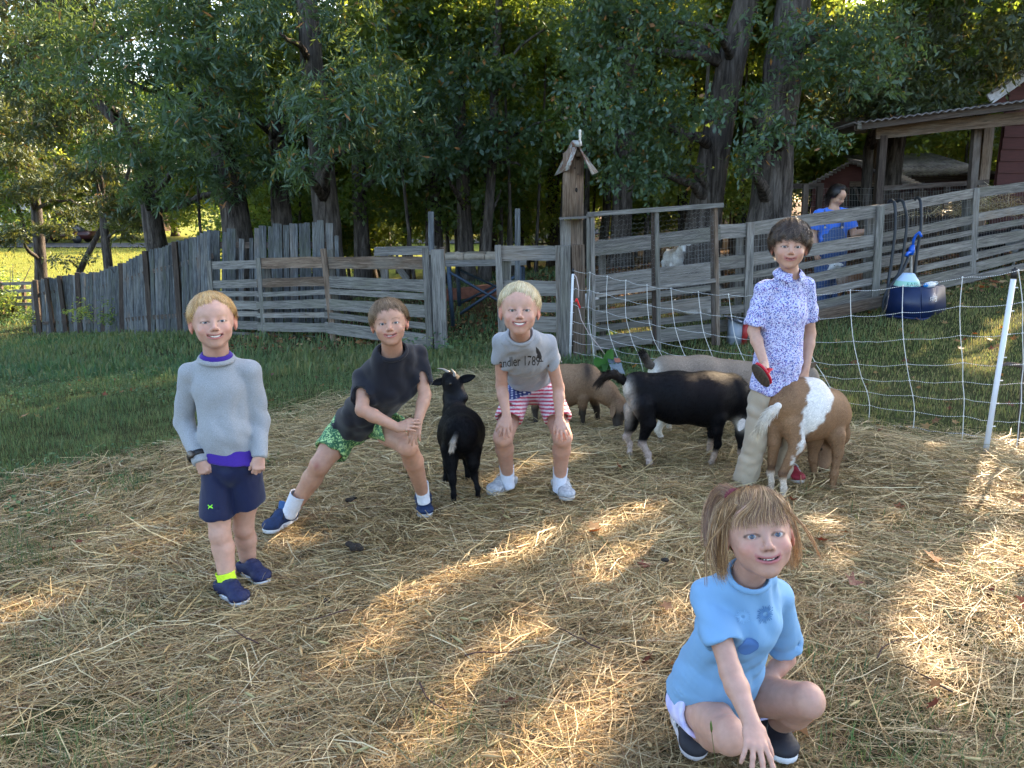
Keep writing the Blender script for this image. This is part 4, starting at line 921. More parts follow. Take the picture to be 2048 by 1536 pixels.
    def fold(s, c, r, dirv, wl, amp, seed=0):
        """cloth folds: ridges across dirv, fading r metres from c"""
        c = V3(c); d = unit(V3(dirv)); lo, hi = c-r, c+r; sl, g = s.region(lo, hi)
        if sl is None: return
        x, y, z = g; t = (x-c[0])*d[0]+(y-c[1])*d[1]+(z-c[2])*d[2]; q = np.sqrt((x-c[0])**2+(y-c[1])**2+(z-c[2])**2)
        o = np.cross(d, (0.3, 0.5, 0.8)); tt = (x*o[0]+y*o[1]+z*o[2])
        w = np.clip(1-q/r, 0, 1); f = np.sin((t+.012*np.sin(tt*40+seed))*2*math.pi/wl+seed+1.5*np.sin(tt*17+seed*2)); f = (1-2*np.abs(f)**.7)*(.45+.55*np.sin(tt*31+seed*2.3)*np.sin(t*13+seed))
        s.d[sl] = s.d[sl]+(amp*f*w).astype(np.float32)
    def wrinkle(s, amp, wl, seed=0):
        x, y, z = np.meshgrid(*s.ax, indexing='ij', sparse=True); r = np.random.default_rng(seed); k = 2*math.pi/wl; tot = 0
        for q in range(3):
            a = r.uniform(-.9, .9); b = r.uniform(0, 6.28); c = r.uniform(.7, 1.4); u = x*math.cos(a)+z*math.sin(a)+y*.4; v = x*math.sin(a)-z*math.cos(a)+y*.3
            tot = tot+(1-1.8*np.abs(np.sin(u*k*c*.5+b+1.1*np.sin(v*k*.33+b*2))))*(.5+.5*np.sin(v*k*.21+b*3+q))
        s.d += (amp*tot).astype(np.float32)
    def mesh(s):
        d = s.d; ins = d < 0; X, Y, Z = s.ax; nx, ny, nz = d.shape
        acc = np.zeros((nx-1, ny-1, nz-1), dtype=np.int8)
        for i in (0, 1):
            for j in (0, 1):
                for k in (0, 1): acc += ins[i:nx-1+i, j:ny-1+j, k:nz-1+k]
        cells = np.argwhere((acc > 0) & (acc < 8)); ci = -np.ones((nx-1, ny-1, nz-1), dtype=np.int32)
        ci[cells[:, 0], cells[:, 1], cells[:, 2]] = np.arange(len(cells))
        P = np.zeros((len(cells), 3)); W = np.zeros(len(cells)); cx, cy_, cz = cells.T
        corner = [(i, j, k) for i in (0, 1) for j in (0, 1) for k in (0, 1)]
        for a in corner:
            for ax_ in range(3):
                if a[ax_] == 1: continue
                b = list(a); b[ax_] = 1; da = d[cx+a[0], cy_+a[1], cz+a[2]]; db = d[cx+b[0], cy_+b[1], cz+b[2]]; cr = (da < 0) != (db < 0)
                t = np.where(cr, da/np.where(cr, da-db, 1), 0)
                pa = np.stack([X[cx+a[0]], Y[cy_+a[1]], Z[cz+a[2]]], 1); pb = np.stack([X[cx+b[0]], Y[cy_+b[1]], Z[cz+b[2]]], 1)
                P += np.where(cr[:, None], pa+(pb-pa)*t[:, None], 0); W += cr
        P /= np.maximum(W, 1)[:, None]; Fs = []
        for ax_ in range(3):
            sa = [slice(1, -1)]*3; sb = [slice(1, -1)]*3; sa[ax_] = slice(0, -1); sb[ax_] = slice(1, None)
            A = ins[tuple(sa)]; B = ins[tuple(sb)]; e = np.argwhere(A != B)
            off = [1, 1, 1]; off[ax_] = 0; e2 = e+np.array(off); o1, o2 = [k for k in range(3) if k != ax_]
            def at3(q, u, v):
                r = q.copy(); r[:, o1] -= u; r[:, o2] -= v; return ci[r[:, 0], r[:, 1], r[:, 2]]
            q = np.stack([at3(e2, 1, 1), at3(e2, 0, 1), at3(e2, 0, 0), at3(e2, 1, 0)], 1); flip = ~A[e[:, 0], e[:, 1], e[:, 2]]
            if ax_ == 1: flip = ~flip
            q[flip] = q[flip][:, ::-1]; Fs.append(q[(q >= 0).all(1)])
        return P, np.concatenate(Fs)
def relax(V, Q, it=3, lam=.5):
    e = np.concatenate([Q[:, [0, 1]], Q[:, [1, 2]], Q[:, [2, 3]], Q[:, [3, 0]]]); n = len(V)
    cnt = np.bincount(e[:, 0], minlength=n)+np.bincount(e[:, 1], minlength=n); cnt = np.maximum(cnt, 1)[:, None]
    for _ in range(it):
        S = np.stack([np.bincount(e[:, 0], V[e[:, 1], k], n)+np.bincount(e[:, 1], V[e[:, 0], k], n) for k in range(3)], 1)/cnt; V = V+(S-V)*lam
    return V
def bbox_of(pts, pad):
    a = np.array([V3(p) for p in pts]); return a.min(0)-pad, a.max(0)+pad
def smooth_normals_obj(name, V, F, mat, parent, cols=None):
    o = Vector(parent.location); return mesh_np(name, V-np.array(tuple(o)), F, mat, parent, True, cols)

# ---------------------------------------------------------------- materials for people
def skin_material(name, base):
    m, nt, b = newmat(name); a = N(nt, 'VertexColor', layer_name='Col'); v = texco(nt); n = noise(nt, v, 55, 4, .6)
    r = ramp(nt, n.outputs[0], [(.3, (.9, .87, .86)), (.7, (1.06, 1.04, 1.03))]); c = mixc(nt, a.outputs[0], r.outputs[0], 1.0, 'MULTIPLY')
    nt.links.new(c, b.inputs['Base Color']); b.inputs['Roughness'].default_value = .5; b.inputs['Specular IOR Level'].default_value = .35
    b.inputs['Subsurface Weight'].default_value = .12; b.inputs['Subsurface Radius'].default_value = (.012, .004, .002); b.inputs['Subsurface Scale'].default_value = .6
    return m
M['skin'] = skin_material('skin', None)
M['hair_strand'] = vc_mat('hair', .42, .12, .5); M['hair_cap'] = vc_mat('hair cap', .55, 0, .3)
def fabric(name, col, nz=.12, scale=260, rough=.9, weave=.25, second=None, sc2=12):
    m, nt, b = newmat(name); v = texco(nt); n = noise(nt, v, scale, 2, .6); n2 = noise(nt, v, 7, 3, .5)
    c = ramp(nt, n.outputs[0], [(.3, tuple(x*(1-nz) for x in col)), (.7, tuple(min(1, x*(1+nz)) for x in col))]).outputs[0]
    if second: c = mixc(nt, c, second, ramp(nt, noise(nt, v, sc2, 4, .7).outputs[0], [(.45, (0, 0, 0)), (.6, (1, 1, 1))]).outputs[0])
    c = mixc(nt, c, ramp(nt, n2.outputs[0], [(.3, (.93, .93, .93)), (.7, (1.05, 1.05, 1.05))]).outputs[0], 1.0, 'MULTIPLY')
    nt.links.new(c, b.inputs['Base Color']); b.inputs['Roughness'].default_value = rough; b.inputs['Specular IOR Level'].default_value = .2
    try: b.inputs['Sheen Weight'].default_value = .15
    except Exception: pass
    bump(nt, b, n.outputs[0], weave, .0012); return m
def eye_material(iris):
    m, nt, b = newmat('eye'); a = N(nt, 'VertexColor', layer_name='Col'); nt.links.new(a.outputs[0], b.inputs['Base Color'])
    b.inputs['Roughness'].default_value = .08; b.inputs['Specular IOR Level'].default_value = .6; return m
M['eye'] = eye_material(None); M['teeth'] = plain('teeth', (.72, .68, .60), .3)
M['rubber_white'] = plain('white rubber sole', (.55, .56, .58), .6, .1, 40); M['black_strap'] = plain('black strap', (.012, .012, .014), .5)

# ---------------------------------------------------------------- head
class Head:
    """local frame: x towards the image right, f out of the face, u up; unit head height hs (chin to crown)"""
    def __init__(s, c, face, up, hs=.205, girl=False, wide=1.0, open_=1.0):
        s.open = open_
        s.c = V3(c); s.f = unit(V3(face)); u = V3(up); s.u = unit(u-s.f*(u@s.f)); s.x = np.cross(s.u, s.f); s.k = hs/.205; s.w = wide
        # x must point to image right when facing the camera
        if s.x[0] < 0 and s.f[1] < 0: s.x = -s.x
        s.axes = np.array([s.x, s.f, s.u])
    def p(s, x, f, u): return s.c+(s.x*x*s.w+s.f*f+s.u*u)*s.k
    def r(s, *a): return tuple(v*s.k for v in a)
    def sculpt(s, F, mouth='smile', ears=1.0):
        p, r, A = s.p, s.r, s.axes
        F.ell(p(0, -.012, .026), r(.0735*s.w, .090, .078), A, .02*s.k)
        F.ell(p(0, .016, -.014), r(.0600*s.w, .068, .066), A, .025*s.k)
        F.ell(p(0, .026, -.045), r(.046*s.w, .052, .046), A, .025*s.k)
        F.ell(p(0, .056, -.080), r(.0185*s.w, .020, .0150), A, .028*s.k)           # chin / jaw
        F.ell(p(0, .040, .040), r(.052*s.w, .045, .040), A, .02*s.k)            # forehead
        for sx in (-1, 1):
            F.ell(p(.037*sx, .016, -.045), r(.013, .034, .017), A, .024*s.k)     # jaw angle
            F.ell(p(.036*sx, .060, -.026), r(.019, .017, .016), A, .018*s.k)     # cheek
            F.ell(p(.029*sx, .092, .004), r(.016, .011, .010), A, .012*s.k, 'sub')  # socket
            F.ell(p(.0280*sx, .0660, .003), r(.0158, .0152, .0150), A, .004*s.k)   # lids
            F.ell(p(.0280*sx, .0830, .0020), r(.0132, .013, .0040*s.open), A, .0016*s.k, 'sub')
            # ear
            e = p(.0735*sx, -.008, -.010); F.ell(e, r(.0065, .0165*ears, .027*ears), A, .006*s.k)
            F.ell(p(.078*sx, -.016, -.004), r(.006, .012*ears, .022*ears), A, .006*s.k); F.ell(p(.081*sx, -.006, -.006), r(.005, .0075, .013), A, .004*s.k, 'sub')
        F.cone(p(0, .078, .012), p(0, .0985, -.019), .0058*s.k, .0085*s.k, .010*s.k)
        F.ell(p(0, .098, -.023), r(.0095, .0085, .0080), A, .006*s.k)
        for sx in (-1, 1):
            F.ell(p(.0098*sx, .089, -.0265), r(.0062, .008, .006), A, .005*s.k); F.ell(p(.0055*sx, .097, -.0315), r(.0030, .0045, .0028), A, .0015*s.k, 'sub')
        F.ell(p(0, .072, -.046), r(.028, .016, .018), A, .014*s.k)              # muzzle
        for t in np.linspace(-1, 1, 9):                                         # lips, corners up
            y = -.0520+.0065*t*t; F.ell(p(.0235*t, .0855-.011*t*t, y+.0032), r(.0050, .0042, .0026), A, .003*s.k)
            F.ell(p(.0215*t, .0845-.011*t*t, y-.0062), r(.0055, .0048, .0036*(1-.4*t*t)), A, .003*s.k)
        hgt = {'smile': .0046, 'grin': .0058, 'slight': .0024, 'shut': .0013}[mouth]
        for t in np.linspace(-1, 1, 11)*(1 if mouth != 'shut' else .85):
            F.ell(p(.0235*t, .088-.011*t*t, -.0530+.0068*t*t), r(.0042, .010, hgt*(1-.55*t*t)+.0004), A, .0012*s.k, 'sub')
    def colours(s, V, base, lip=(.42, .17, .15), brow=(.25, .17, .10), blush=.5, browa=.6, lash=(.05, .035, .03)):
        q = (V-s.c)/s.k; X = (q@s.x)/s.w; Fd = q@s.f; U = q@s.u; inh = (np.abs(X) < .1) & (U > -.125) & (U < .12) & (np.abs(Fd) < .13)
        C = np.tile(np.array(base, dtype=float), (len(V), 1)); front = np.clip((Fd-.035)/.02, 0, 1)*inh
        def blend(w, col): 
            nonlocal C; w = np.clip(w, 0, 1)[:, None]; C = C*(1-w)+np.array(col)*w
        red = np.array(base)*np.array((1.08, .70, .66))
        for sx in (-1, 1):
            blend(blush*np.exp(-(((X-sx*.038)/.019)**2+((U+.026)/.018)**2))*front, red)
            blend(.55*np.exp(-(((Fd+.006)/.03)**2+((U+.008)/.04)**2))*(np.abs(X) > .069)*inh, red)
            cu = .0215-.0045*((np.abs(X)-.031)/.018)**2; blend(browa*np.exp(-((U-cu-.003)/.0022)**2)*(np.abs(np.abs(X)-.031) < .0175)*front*(X*sx > 0), brow)
            e = ((X-sx*.0280)/.0145)**2+((U-.0025)/(.0060*s.open+.0012))**2; blend(.95*np.exp(-((e-1)/.50)**2)*front*(U > .0005), lash); blend(.55*np.exp(-((e-1)/.5)**2)*front*(U <= .0005), np.array(base)*.42)
            blend(.22*np.exp(-(((X-sx*.026)/.018)**2+((U-.010)/.012)**2))*front, np.array(base)*np.array((.8, .66, .62)))
        blend(.25*np.exp(-((X/.011)**2+((U+.023)/.012)**2))*front, red)
        blend(.7*np.exp(-(((np.abs(X)-.0055)/.003)**2+((U+.0315)/.0028)**2))*front, (.10, .035, .03))
        ly = -.0530+.0068*(X/.0235)**2; wl = np.exp(-((U-ly+.0012)/.0098)**6)*(np.abs(X) < .028)*front; blend(.92*wl*(1-.35*(np.abs(X)/.028)**2), lip)
        inner = (np.abs(U-ly) < .0022+.0005) & (np.abs(X) < .021) & (Fd < .0835-.011*(X/.0235)**2) & (np.abs(X) < .025) & (Fd > .06) & inh; C[inner] = (.06, .02, .018)
        return C
    def eyes(s, parent, iris, look=(0, -1, 0), openm='smile', shift=(0, 0)):
        for sx in (-1, 1):
            c = s.p(.0278*sx, .0662, .0028); n1, n2 = 14, 18; V = []; C = []; F = []
            g = unit(s.f+s.x*shift[0]+s.u*shift[1]); a = unit(np.cross(g, s.u)); b = np.cross(g, a)
            th = np.concatenate([[0, .12, .17, .32, .41, .445, .50, .7], np.linspace(.9, math.pi, n1-8)])
            for i, t in enumerate(th):
                for j in range(n2):
                    ph = 2*math.pi*j/n2; V.append(c+(g*math.cos(t)+(a*math.cos(ph)+b*math.sin(ph))*math.sin(t))*.0142*s.k)
                    C.append((.01, .01, .012) if t <= .17 else (iris if t <= .41 else (tuple(v*.3 for v in iris) if t < .45 else (.42, .38, .36))))
            for i in range(len(th)-1):
                for j in range(n2): F.append((i*n2+j, i*n2+(j+1) % n2, (i+1)*n2+(j+1) % n2, (i+1)*n2+j))
            smooth_normals_obj('eye', np.array(V), np.array(F), M['eye'], parent, np.array(C))
    def teeth(s, parent, h=.0042):
        V = []; F = []; n = 40
        for i in range(n+1):
            t = -1+2*i/n; x = .0215*t; f = .0812-.0105*t*t-.0009*(abs(math.sin(t*math.pi*3.5))**.5 < .45); u = -.0498+.0066*t*t
            for (df, du) in ((-.006, .002), (0, .0022), (.0006, -h*.9), (-.0006, -h*1.75*(1-.25*t*t)), (-.006, -h*1.7)): V.append(s.p(x, f+df, u+du))
        for i in range(n):
            for j in range(4): F.append((i*5+j, i*5+j+1, i*5+j+6, i*5+j+5))
        smooth_normals_obj('teeth', np.array(V), np.array(F), M['teeth'], parent)
def hair_short(head, parent, cols, seed=1, n=4200, fringe=.62, side=1.45, back=2.0, vol=1.06, lift=.006, wav=0.0, part=0.0, fr_len=.05, wid=.00055, fr_var=.10, top=.10, rim=None, sweep=0.0, taper=.005, fly=.010):
    """hair laid from the whorl over an ellipsoid round the skull; line(phi) says how far down it reaches"""
    rg = np.random.default_rng(seed); k = head.k
    ctr = head.p(0, -.012, .022); rx, rf, ru = .0775*vol*head.w, .094*vol, .084*vol*(1+top*.3)
    def line(phi):                       # phi 0 = face, pi = back of the head
        a = np.abs(phi); return (1-part*np.exp(-((phi-.08)/.22)**2))*np.interp(a, [0, .45, .75, 1.05, 1.35, 1.7, 2.2, math.pi], [fringe, fringe*1.03, fringe*1.10, side*.86, side, side*1.08, back, back*1.03])
    def surf(th, phi, off):
        # th from the whorl (slightly behind the top); tilt the pole backwards
        x = np.sin(th)*np.sin(phi); f = np.sin(th)*np.cos(phi); u = np.cos(th)
        ca, sa = math.cos(.25), math.sin(.25); f2 = f*ca-u*sa*0.6; u2 = u*ca+f*sa*.35
        nn = np.sqrt(x**2+f2**2+u2**2); x, f2, u2 = x/nn, f2/nn, u2/nn
        return ctr+((x*(rx+off))[..., None]*head.x+(f2*(rf+off))[..., None]*head.f+(u2*(ru+off))[..., None]*head.u)*k
    # cap
    nt_, npn = 22, 56; th0 = np.linspace(0.02, 1, nt_); ph = np.linspace(-math.pi, math.pi, npn, endpoint=False); T, P = np.meshgrid(th0, ph, indexing='ij')
    lock = .5*np.sin(P*11+seed)+.5*np.sin(P*23+seed*3); LN = line(P)*(1+.06*lock*fr_var/.10*.5); TH = T*LN*1.03
    off = -.0005-taper*T**2+.0016*np.sin(P*31+3*np.sin(T*4+P*3))*T+(.0025*lock)*T**1.5-(T > .97)*.004+wav*.006*np.sin(T*14+P*5)
    Vc = surf(TH, P+sweep*T*np.cos(P/2)**2, off).reshape(-1, 3); F = []
    for i in range(nt_-1):
        for j in range(npn): F.append((i*npn+j, (i+1)*npn+j, (i+1)*npn+(j+1) % npn, i*npn+(j+1) % npn))
    cc = np.array(cols); base = cc[len(cc)//2]; Cc = np.tile(base*.62, (len(Vc), 1))*(1+.25*np.sin(P*29+T*3).reshape(-1, 1))
    smooth_normals_obj('hair_cap', Vc, np.array(F), M['hair_cap'], parent, np.clip(Cc, 0, 1))
    # strands
    ph0 = rg.uniform(-math.pi, math.pi, n); lock = np.round(ph0*9)/9; ph0 = ph0*.55+lock*.45; t0 = rg.uniform(0.0, .8, n); ln = line(ph0)*(1+rg.normal(0, .035, n)+fr_var*.5*np.sin(lock*37+seed))
    seg = 4; t1 = np.minimum(t0+rg.uniform(.35, .7, n), 1.02); fully = rg.uniform(0, 1, n) < .4; t1 = np.where(fully, 1.02+rg.uniform(-.03, .05, n), t1)
    tt = np.linspace(0, 1, seg+1)[None]; TH = (t0[:, None]+(t1-t0)[:, None]*tt)*ln[:, None]
    PH = ph0[:, None]+(rg.normal(0, .09, n)[:, None])*tt+wav*.35*np.sin(tt*7+lock[:, None]*19)+sweep*(TH/ln[:, None])*np.cos(ph0/2)[:, None]**2
    off = lift*rg.uniform(.05, 1, n)[:, None]*np.sin(np.pi*np.clip(tt, 0, 1))**.7+.0012+wav*.007*np.sin(tt*9+lock[:, None]*7)+.002*rg.uniform(0, 1, (n, 1))-taper*(TH/ln[:, None])**2+(rg.uniform(0, 1, (n, 1)) < .05)*fly*tt**2
    S = surf(TH, PH, off); dS = np.gradient(S, axis=1); nrm = S-ctr; sd = np.cross(dS, nrm); sd /= np.linalg.norm(sd, axis=2)[..., None]+1e-9
    w = (wid*k*rg.uniform(.6, 1.5, n))[:, None, None]*(1-.75*tt[..., None]**2); Vs = np.stack([S-sd*w, S+sd*w], 2).reshape(n, -1, 3)
    b0 = np.arange(n)[:, None]*(2*(seg+1)); F = np.concatenate([b0+np.array([2*q, 2*q+1, 2*q+3, 2*q+2])[None] for q in range(seg)], 0)
    c = cc[rg.integers(0, len(cc), n)]*rg.uniform(.75, 1.2, (n, 1)); C = np.repeat(c[:, None], 2*(seg+1), axis=1)
    smooth_normals_obj('hair', Vs.reshape(-1, 3), F, M['hair_strand'], parent, np.clip(C.reshape(-1, 3), 0, 1))
def hair_locks(head, parent, paths, cols, seed=5, wid=.0010):
    """paths: list of (list of local points (x,f,u), spread, count)"""
    rg = np.random.default_rng(seed); Vs, Fs, Cs = [], [], []; nb = 0; cc = np.array(cols)
    for (pts, spread, cnt) in paths:
        P = np.array([head.p(*q) for q in pts]); m_ = 8; t = np.linspace(0, len(P)-1, m_); i = np.minimum(t.astype(int), len(P)-2); f = (t-i)[:, None]
        Pm = np.vstack([2*P[0]-P[1], P, 2*P[-1]-P[-2]]); a, b, c, d = Pm[i], Pm[i+1], Pm[i+2], Pm[i+3]
        S0 = .5*((2*b)+(-a+c)*f+(2*a-5*b+4*c-d)*f**2+(-a+3*b-3*c+d)*f**3)
        o0 = rg.normal(0, 1, (cnt, 1, 3))*spread*head.k; o1 = rg.normal(0, 1, (cnt, 1, 3))*spread*1.1*head.k; tt = np.linspace(0, 1, m_)[None, :, None]
        S = S0[None]+o0*(1-tt)+o1*tt+.0012*np.sin(tt*9+rg.uniform(0, 6, (cnt, 1, 1)))*rg.normal(0, 1, (cnt, 1, 3)); S = S[:, :, :]
        cut = rg.uniform(.8, 1.0, (cnt, 1, 1)); d_ = np.gradient(S, axis=1); sd = np.cross(d_, head.f*.8+head.u*.2+rg.normal(0, .3, (cnt, 1, 3))); sd /= np.linalg.norm(sd, axis=2)[..., None]+1e-9
        w = wid*head.k*rg.uniform(.5, 1.4, (cnt, 1, 1))*(1-.7*tt**3); V = np.stack([S-sd*w, S+sd*w], 2).reshape(-1, 3)
        b0 = nb+np.arange(cnt)[:, None]*(2*m_); Fs.append(np.concatenate([b0+np.array([2*q, 2*q+1, 2*q+3, 2*q+2])[None] for q in range(m_-1)], 0)); nb += len(V)
        c = cc[rg.integers(0, len(cc), cnt)]*rg.uniform(.75, 1.2, (cnt, 1)); Cs.append(np.repeat(c, 2*m_, axis=0)); Vs.append(V)
    smooth_normals_obj('hair', np.concatenate(Vs), np.concatenate(Fs), M['hair_strand'], parent, np.clip(np.concatenate(Cs), 0, 1))
# ---------------------------------------------------------------- hands and feet
def hand(F, wrist, dirv, back, thumb, s=1.0, curl=(.5, .5, .5, .5), spread=.12, tcurl=.3, k=.004, fl=1.0, tdir=.75):
    """dirv: wrist to knuckles; back: out of the back of the hand; thumb: towards the thumb side. Returns finger tips"""
    w = V3(wrist); d = unit(V3(dirv)); b = V3(back); b = unit(b-d*(b@d)); t = V3(thumb); t = np.cross(b, d)*(1 if np.cross(b, d)@t > 0 else -1)
    F.econe(w-d*.005*s, w+d*.026*s, (.0165*s, .0135*s), (.025*s, .0125*s), t, .012*s); F.econe(w+d*.022*s, w+d*.052*s, (.025*s, .0125*s), (.0275*s, .0095*s), t, .01*s)
    lens = [(.026, .017, .013), (.029, .019, .014), (.026, .018, .013), (.020, .013, .012)]; rad = [.0072, .0075, .0070, .0062]; tips = []
    for i in range(4):
        off = (1.5-i)*.0142*s; q = w+d*(.056-.004*abs(i-1)**1.0)*s+t*off+b*.001*s; ang = 0.0; dd = unit(d+t*(1.5-i)*spread); c = curl[i]
        F.cone(w+d*.030*s+t*off*.7, q, rad[i]*s, rad[i]*1.05*s, .006*s)
        for j, L in enumerate(lens[i]):
            ang += c*(.9, 1.15, .8)[j]; v = dd*math.cos(ang)-b*math.sin(ang); q2 = q+v*L*s*fl; F.cone(q, q2, rad[i]*(1-.07*j)*s, rad[i]*(.93-.08*j)*s, .0035*s if j else k*s); q = q2
        tips.append(q)
    q = w+d*.014*s+t*.020*s-b*.002*s; v = unit(d*tdir+t*(1.15-tdir)-b*.25); F.cone(w+d*.006*s+t*.009*s, q, .0125*s, .0115*s, .008*s)
    q2 = q+v*.024*s; F.cone(q, q2, .0105*s, .0085*s, .006*s); v = unit(v+(-t*.5-b*.6+d*.5)*tcurl); q3 = q2+v*.018*s; F.cone(q2, q3, .0084*s, .0080*s, .003*s); q4 = q3+unit(v-b*tcurl*.5)*.013*s; F.cone(q3, q4, .0080*s, .0066*s, .003*s)
    return tips
def shoe(parent, heel, toe, top, s, mat, solemat, lace=None, strap=None, name='shoe', tongue=None, high=0):
    """heel and toe on the ground; top: ankle"""
    h, t, a = V3(heel), V3(toe), V3(top); d = t-h; d[2] *= 1; L = np.linalg.norm(d); d = d/L; lat = unit(np.cross(d, (0, 0, 1))); up_ = np.cross(lat, d)
    F = Field(*bbox_of([h, t, a], .07), .0060)
    e = lambda x, y, z: h+d*x*L+lat*y*L+up_*z*L
    F.econe(e(.18, 0, .20), e(.42, 0, .20), (.155*L, .14*L), (.15*L, .15*L), lat, .02); F.econe(e(.42, 0, .19), e(.78, 0, .15), (.155*L, .15*L), (.18*L, .085*L), lat, .03)
    F.ell(e(.83, 0, .135), (.17*L, .185*L, .10*L), [d, lat, up_], .03); F.ell(e(.16, 0, .20), (.14*L, .15*L, .19*L), [d, lat, up_], .03)
    F.cone(e(.24, 0, .14), e(.20, 0, .20+high), .155*L, .165*L, .03); F.ell(e(.43, 0, .25+high*.5), (.12*L, .10*L, .07*L), [unit(d-up_*.5), lat, up_], .03)
    F.plane(e(.2, 0, .29+high), up_*1.0-d*.25); F.cone(e(.23, 0, .25+high), e(.20, 0, .55+high), .135*L, .15*L, .004, 'sub'); F.plane(e(0, 0, .055), -up_)
    for q in range(4): F.econe(e(.44+.09*q, -.10, .34-.045*q), e(.47+.09*q, .10, .33-.045*q), (.012, .006), (.012, .006), d, .004) if lace is None and strap is None else None
    V, Q = F.mesh(); V = relax(V, Q, 2); o = smooth_normals_obj(name, V, Q, mat, parent)
    S = Field(*bbox_of([h, t], .07), .0060); S.econe(e(.16, 0, .045), e(.42, 0, .045), (.155*L, .20*L), (.145*L, .20*L), lat, .01); S.econe(e(.42, 0, .045), e(.80, 0, .055), (.150*L, .20*L), (.195*L, .20*L), lat, .03)
    S.plane(e(0, 0, .115), up_); S.plane(e(.8, 0, .0), -up_+d*.0); S.fold(e(.5, 0, .08), L*.9, d, .014, .0005); V, Q = S.mesh(); V = relax(V, Q, 1); so = smooth_normals_obj('sole', V, Q, solemat, parent); so.parent = o; so.matrix_parent_inverse.identity(); so.location = (0, 0, 0)
    if lace:
        acc = Acc(); oo = np.array(tuple(parent.location))
        for q in range(5):
            x = .42+.075*q; zt = .345-.040*q
            for sg in (-1, 1): acc.tube([e(x, -.10*sg, zt-.03)-oo, e(x+.03, -.03*sg, zt+.018)-oo, e(x+.05, .04*sg, zt+.012)-oo, e(x+.07, .10*sg, zt-.045)-oo], .0028, 5)
        for sg in (-1, 1):
            acc.tube([e(.42, 0, .37)-oo, e(.44, .10*sg, .40)-oo, e(.50, .17*sg, .33)-oo, e(.50, .08*sg, .33)-oo, e(.43, 0, .37)-oo], .0025, 5); acc.tube([e(.42, 0, .37)-oo, e(.52, .12*sg, .33)-oo, e(.62, .18*sg, .22)-oo], .0025, 5)
        la = acc.build('lace', lace, parent, True); la.parent = o
    if tongue:
        T_ = Field(*bbox_of([e(.3, 0, .3), e(.3, 0, .75)], .06), .005); T_.econe(e(.48, 0, .30), e(.40, 0, .52), (.085*L, .025*L), (.10*L, .03*L), lat, 0); V, Q = T_.mesh(); tg = smooth_normals_obj('tongue', V, Q, tongue, parent); tg.parent = o
    if strap:
        T_ = Field(*bbox_of([e(.3, 0, .3), e(.5, 0, .4)], .08), .004); T_.econe(e(.36, 0, .20), e(.45, 0, .20), (.175*L, .185*L), (.175*L, .175*L), lat, 0); T_.plane(e(.49, 0, .2), d); T_.plane(e(.35, 0, .2), -d); T_.plane(e(0, 0, .2), -up_)
        V, Q = T_.mesh()
        if len(Q): tg = smooth_normals_obj('strap', V, Q, strap, parent); tg.parent = o
    return o
def sock(parent, ankle, upto, r0, r1, mat, name='sock', foot=None):
    a, b = V3(ankle), V3(upto); o = np.array(tuple(parent.location)); n = 26; d = unit(b-a); s_ = unit(np.cross(d, (0, 1, .1))); u = np.cross(d, s_); V = []; K = 22
    for i in range(K+1):
        t = i/K
        for j in range(n):
            an = 2*math.pi*j/n; r = (r0+(r1-r0)*t)*(1+.018*(1 if j % 2 else -1)*(t > .35)); r *= 1+.035*math.sin(t*math.pi*5)*(t < .45)
            if t > .93: r *= 1.03
            V.append(a+(b-a)*t+(s_*math.cos(an)+u*math.sin(an))*r)
    for j in range(n):                   # rim turned in
        an = 2*math.pi*j/n; V.append(b-d*.004+(s_*math.cos(an)+u*math.sin(an))*r1*.90)
    F = [(i*n+j, i*n+(j+1) % n, (i+1)*n+(j+1) % n, (i+1)*n+j) for i in range(K+1) for j in range(n)]
    return mesh_np(name, np.array(V)-o, np.array(F), mat, parent, True)
def print_on(name, parent, target, polys, origin, ux, uy, mat, off=.0012):
    """flat print: 2-D triangles laid on the cloth below them. polys: (verts2d, tris)"""
    from mathutils.bvhtree import BVHTree
    me = target.data; bv = BVHTree.FromPolygons([v.co.copy() for v in me.vertices], [tuple(p.vertices) for p in me.polygons])
    o = np.array(tuple(parent.location)); og = V3(origin)-o; ux, uy = V3(ux), V3(uy); n = unit(np.cross(ux, uy)); V = []
    if n[1] > 0: n = -n
    last = 0.0
    for (x, y) in polys[0]:
        p = og+ux*x+uy*y; h = bv.ray_cast(Vector(p+n*.25), Vector(-n))
        if h[0] is not None: hp = np.array(tuple(h[0])); last = (hp-p)@n; V.append(hp+n*off)
        else: V.append(p+n*(last+off))
    T = [tuple(t) for t in polys[1]]; obs = mesh_np(name, np.array(V), np.array(T), mat, parent); return obs
def text_polys(txt, size, shear=0.0, spacing=1.0):
    cu = bpy.data.curves.new('t', 'FONT'); cu.body = txt; cu.size = size; cu.align_x = 'CENTER'; cu.shear = shear; cu.space_character = spacing; cu.resolution_u = 3
    ob = bpy.data.objects.new('t', cu); COL.objects.link(ob); dg = bpy.context.evaluated_depsgraph_get(); me = bpy.data.meshes.new_from_object(ob.evaluated_get(dg))
    bm = bmesh.new(); bm.from_mesh(me); bmesh.ops.triangulate(bm, faces=bm.faces)
    bm.verts.ensure_lookup_table(); V = [(v.co.x, v.co.y) for v in bm.verts]; T = [[v.index for v in f.verts] for f in bm.faces]; bm.free(); bpy.data.objects.remove(ob); bpy.data.curves.remove(cu); return V, T
def join_polys(*ps):
    V = []; T = []
    for (v, t) in ps: T += [[i+len(V) for i in q] for q in t]; V += list(v)
    return V, T
def quad_poly(pts): return list(pts), [[0, i, i+1] for i in range(1, len(pts)-1)]

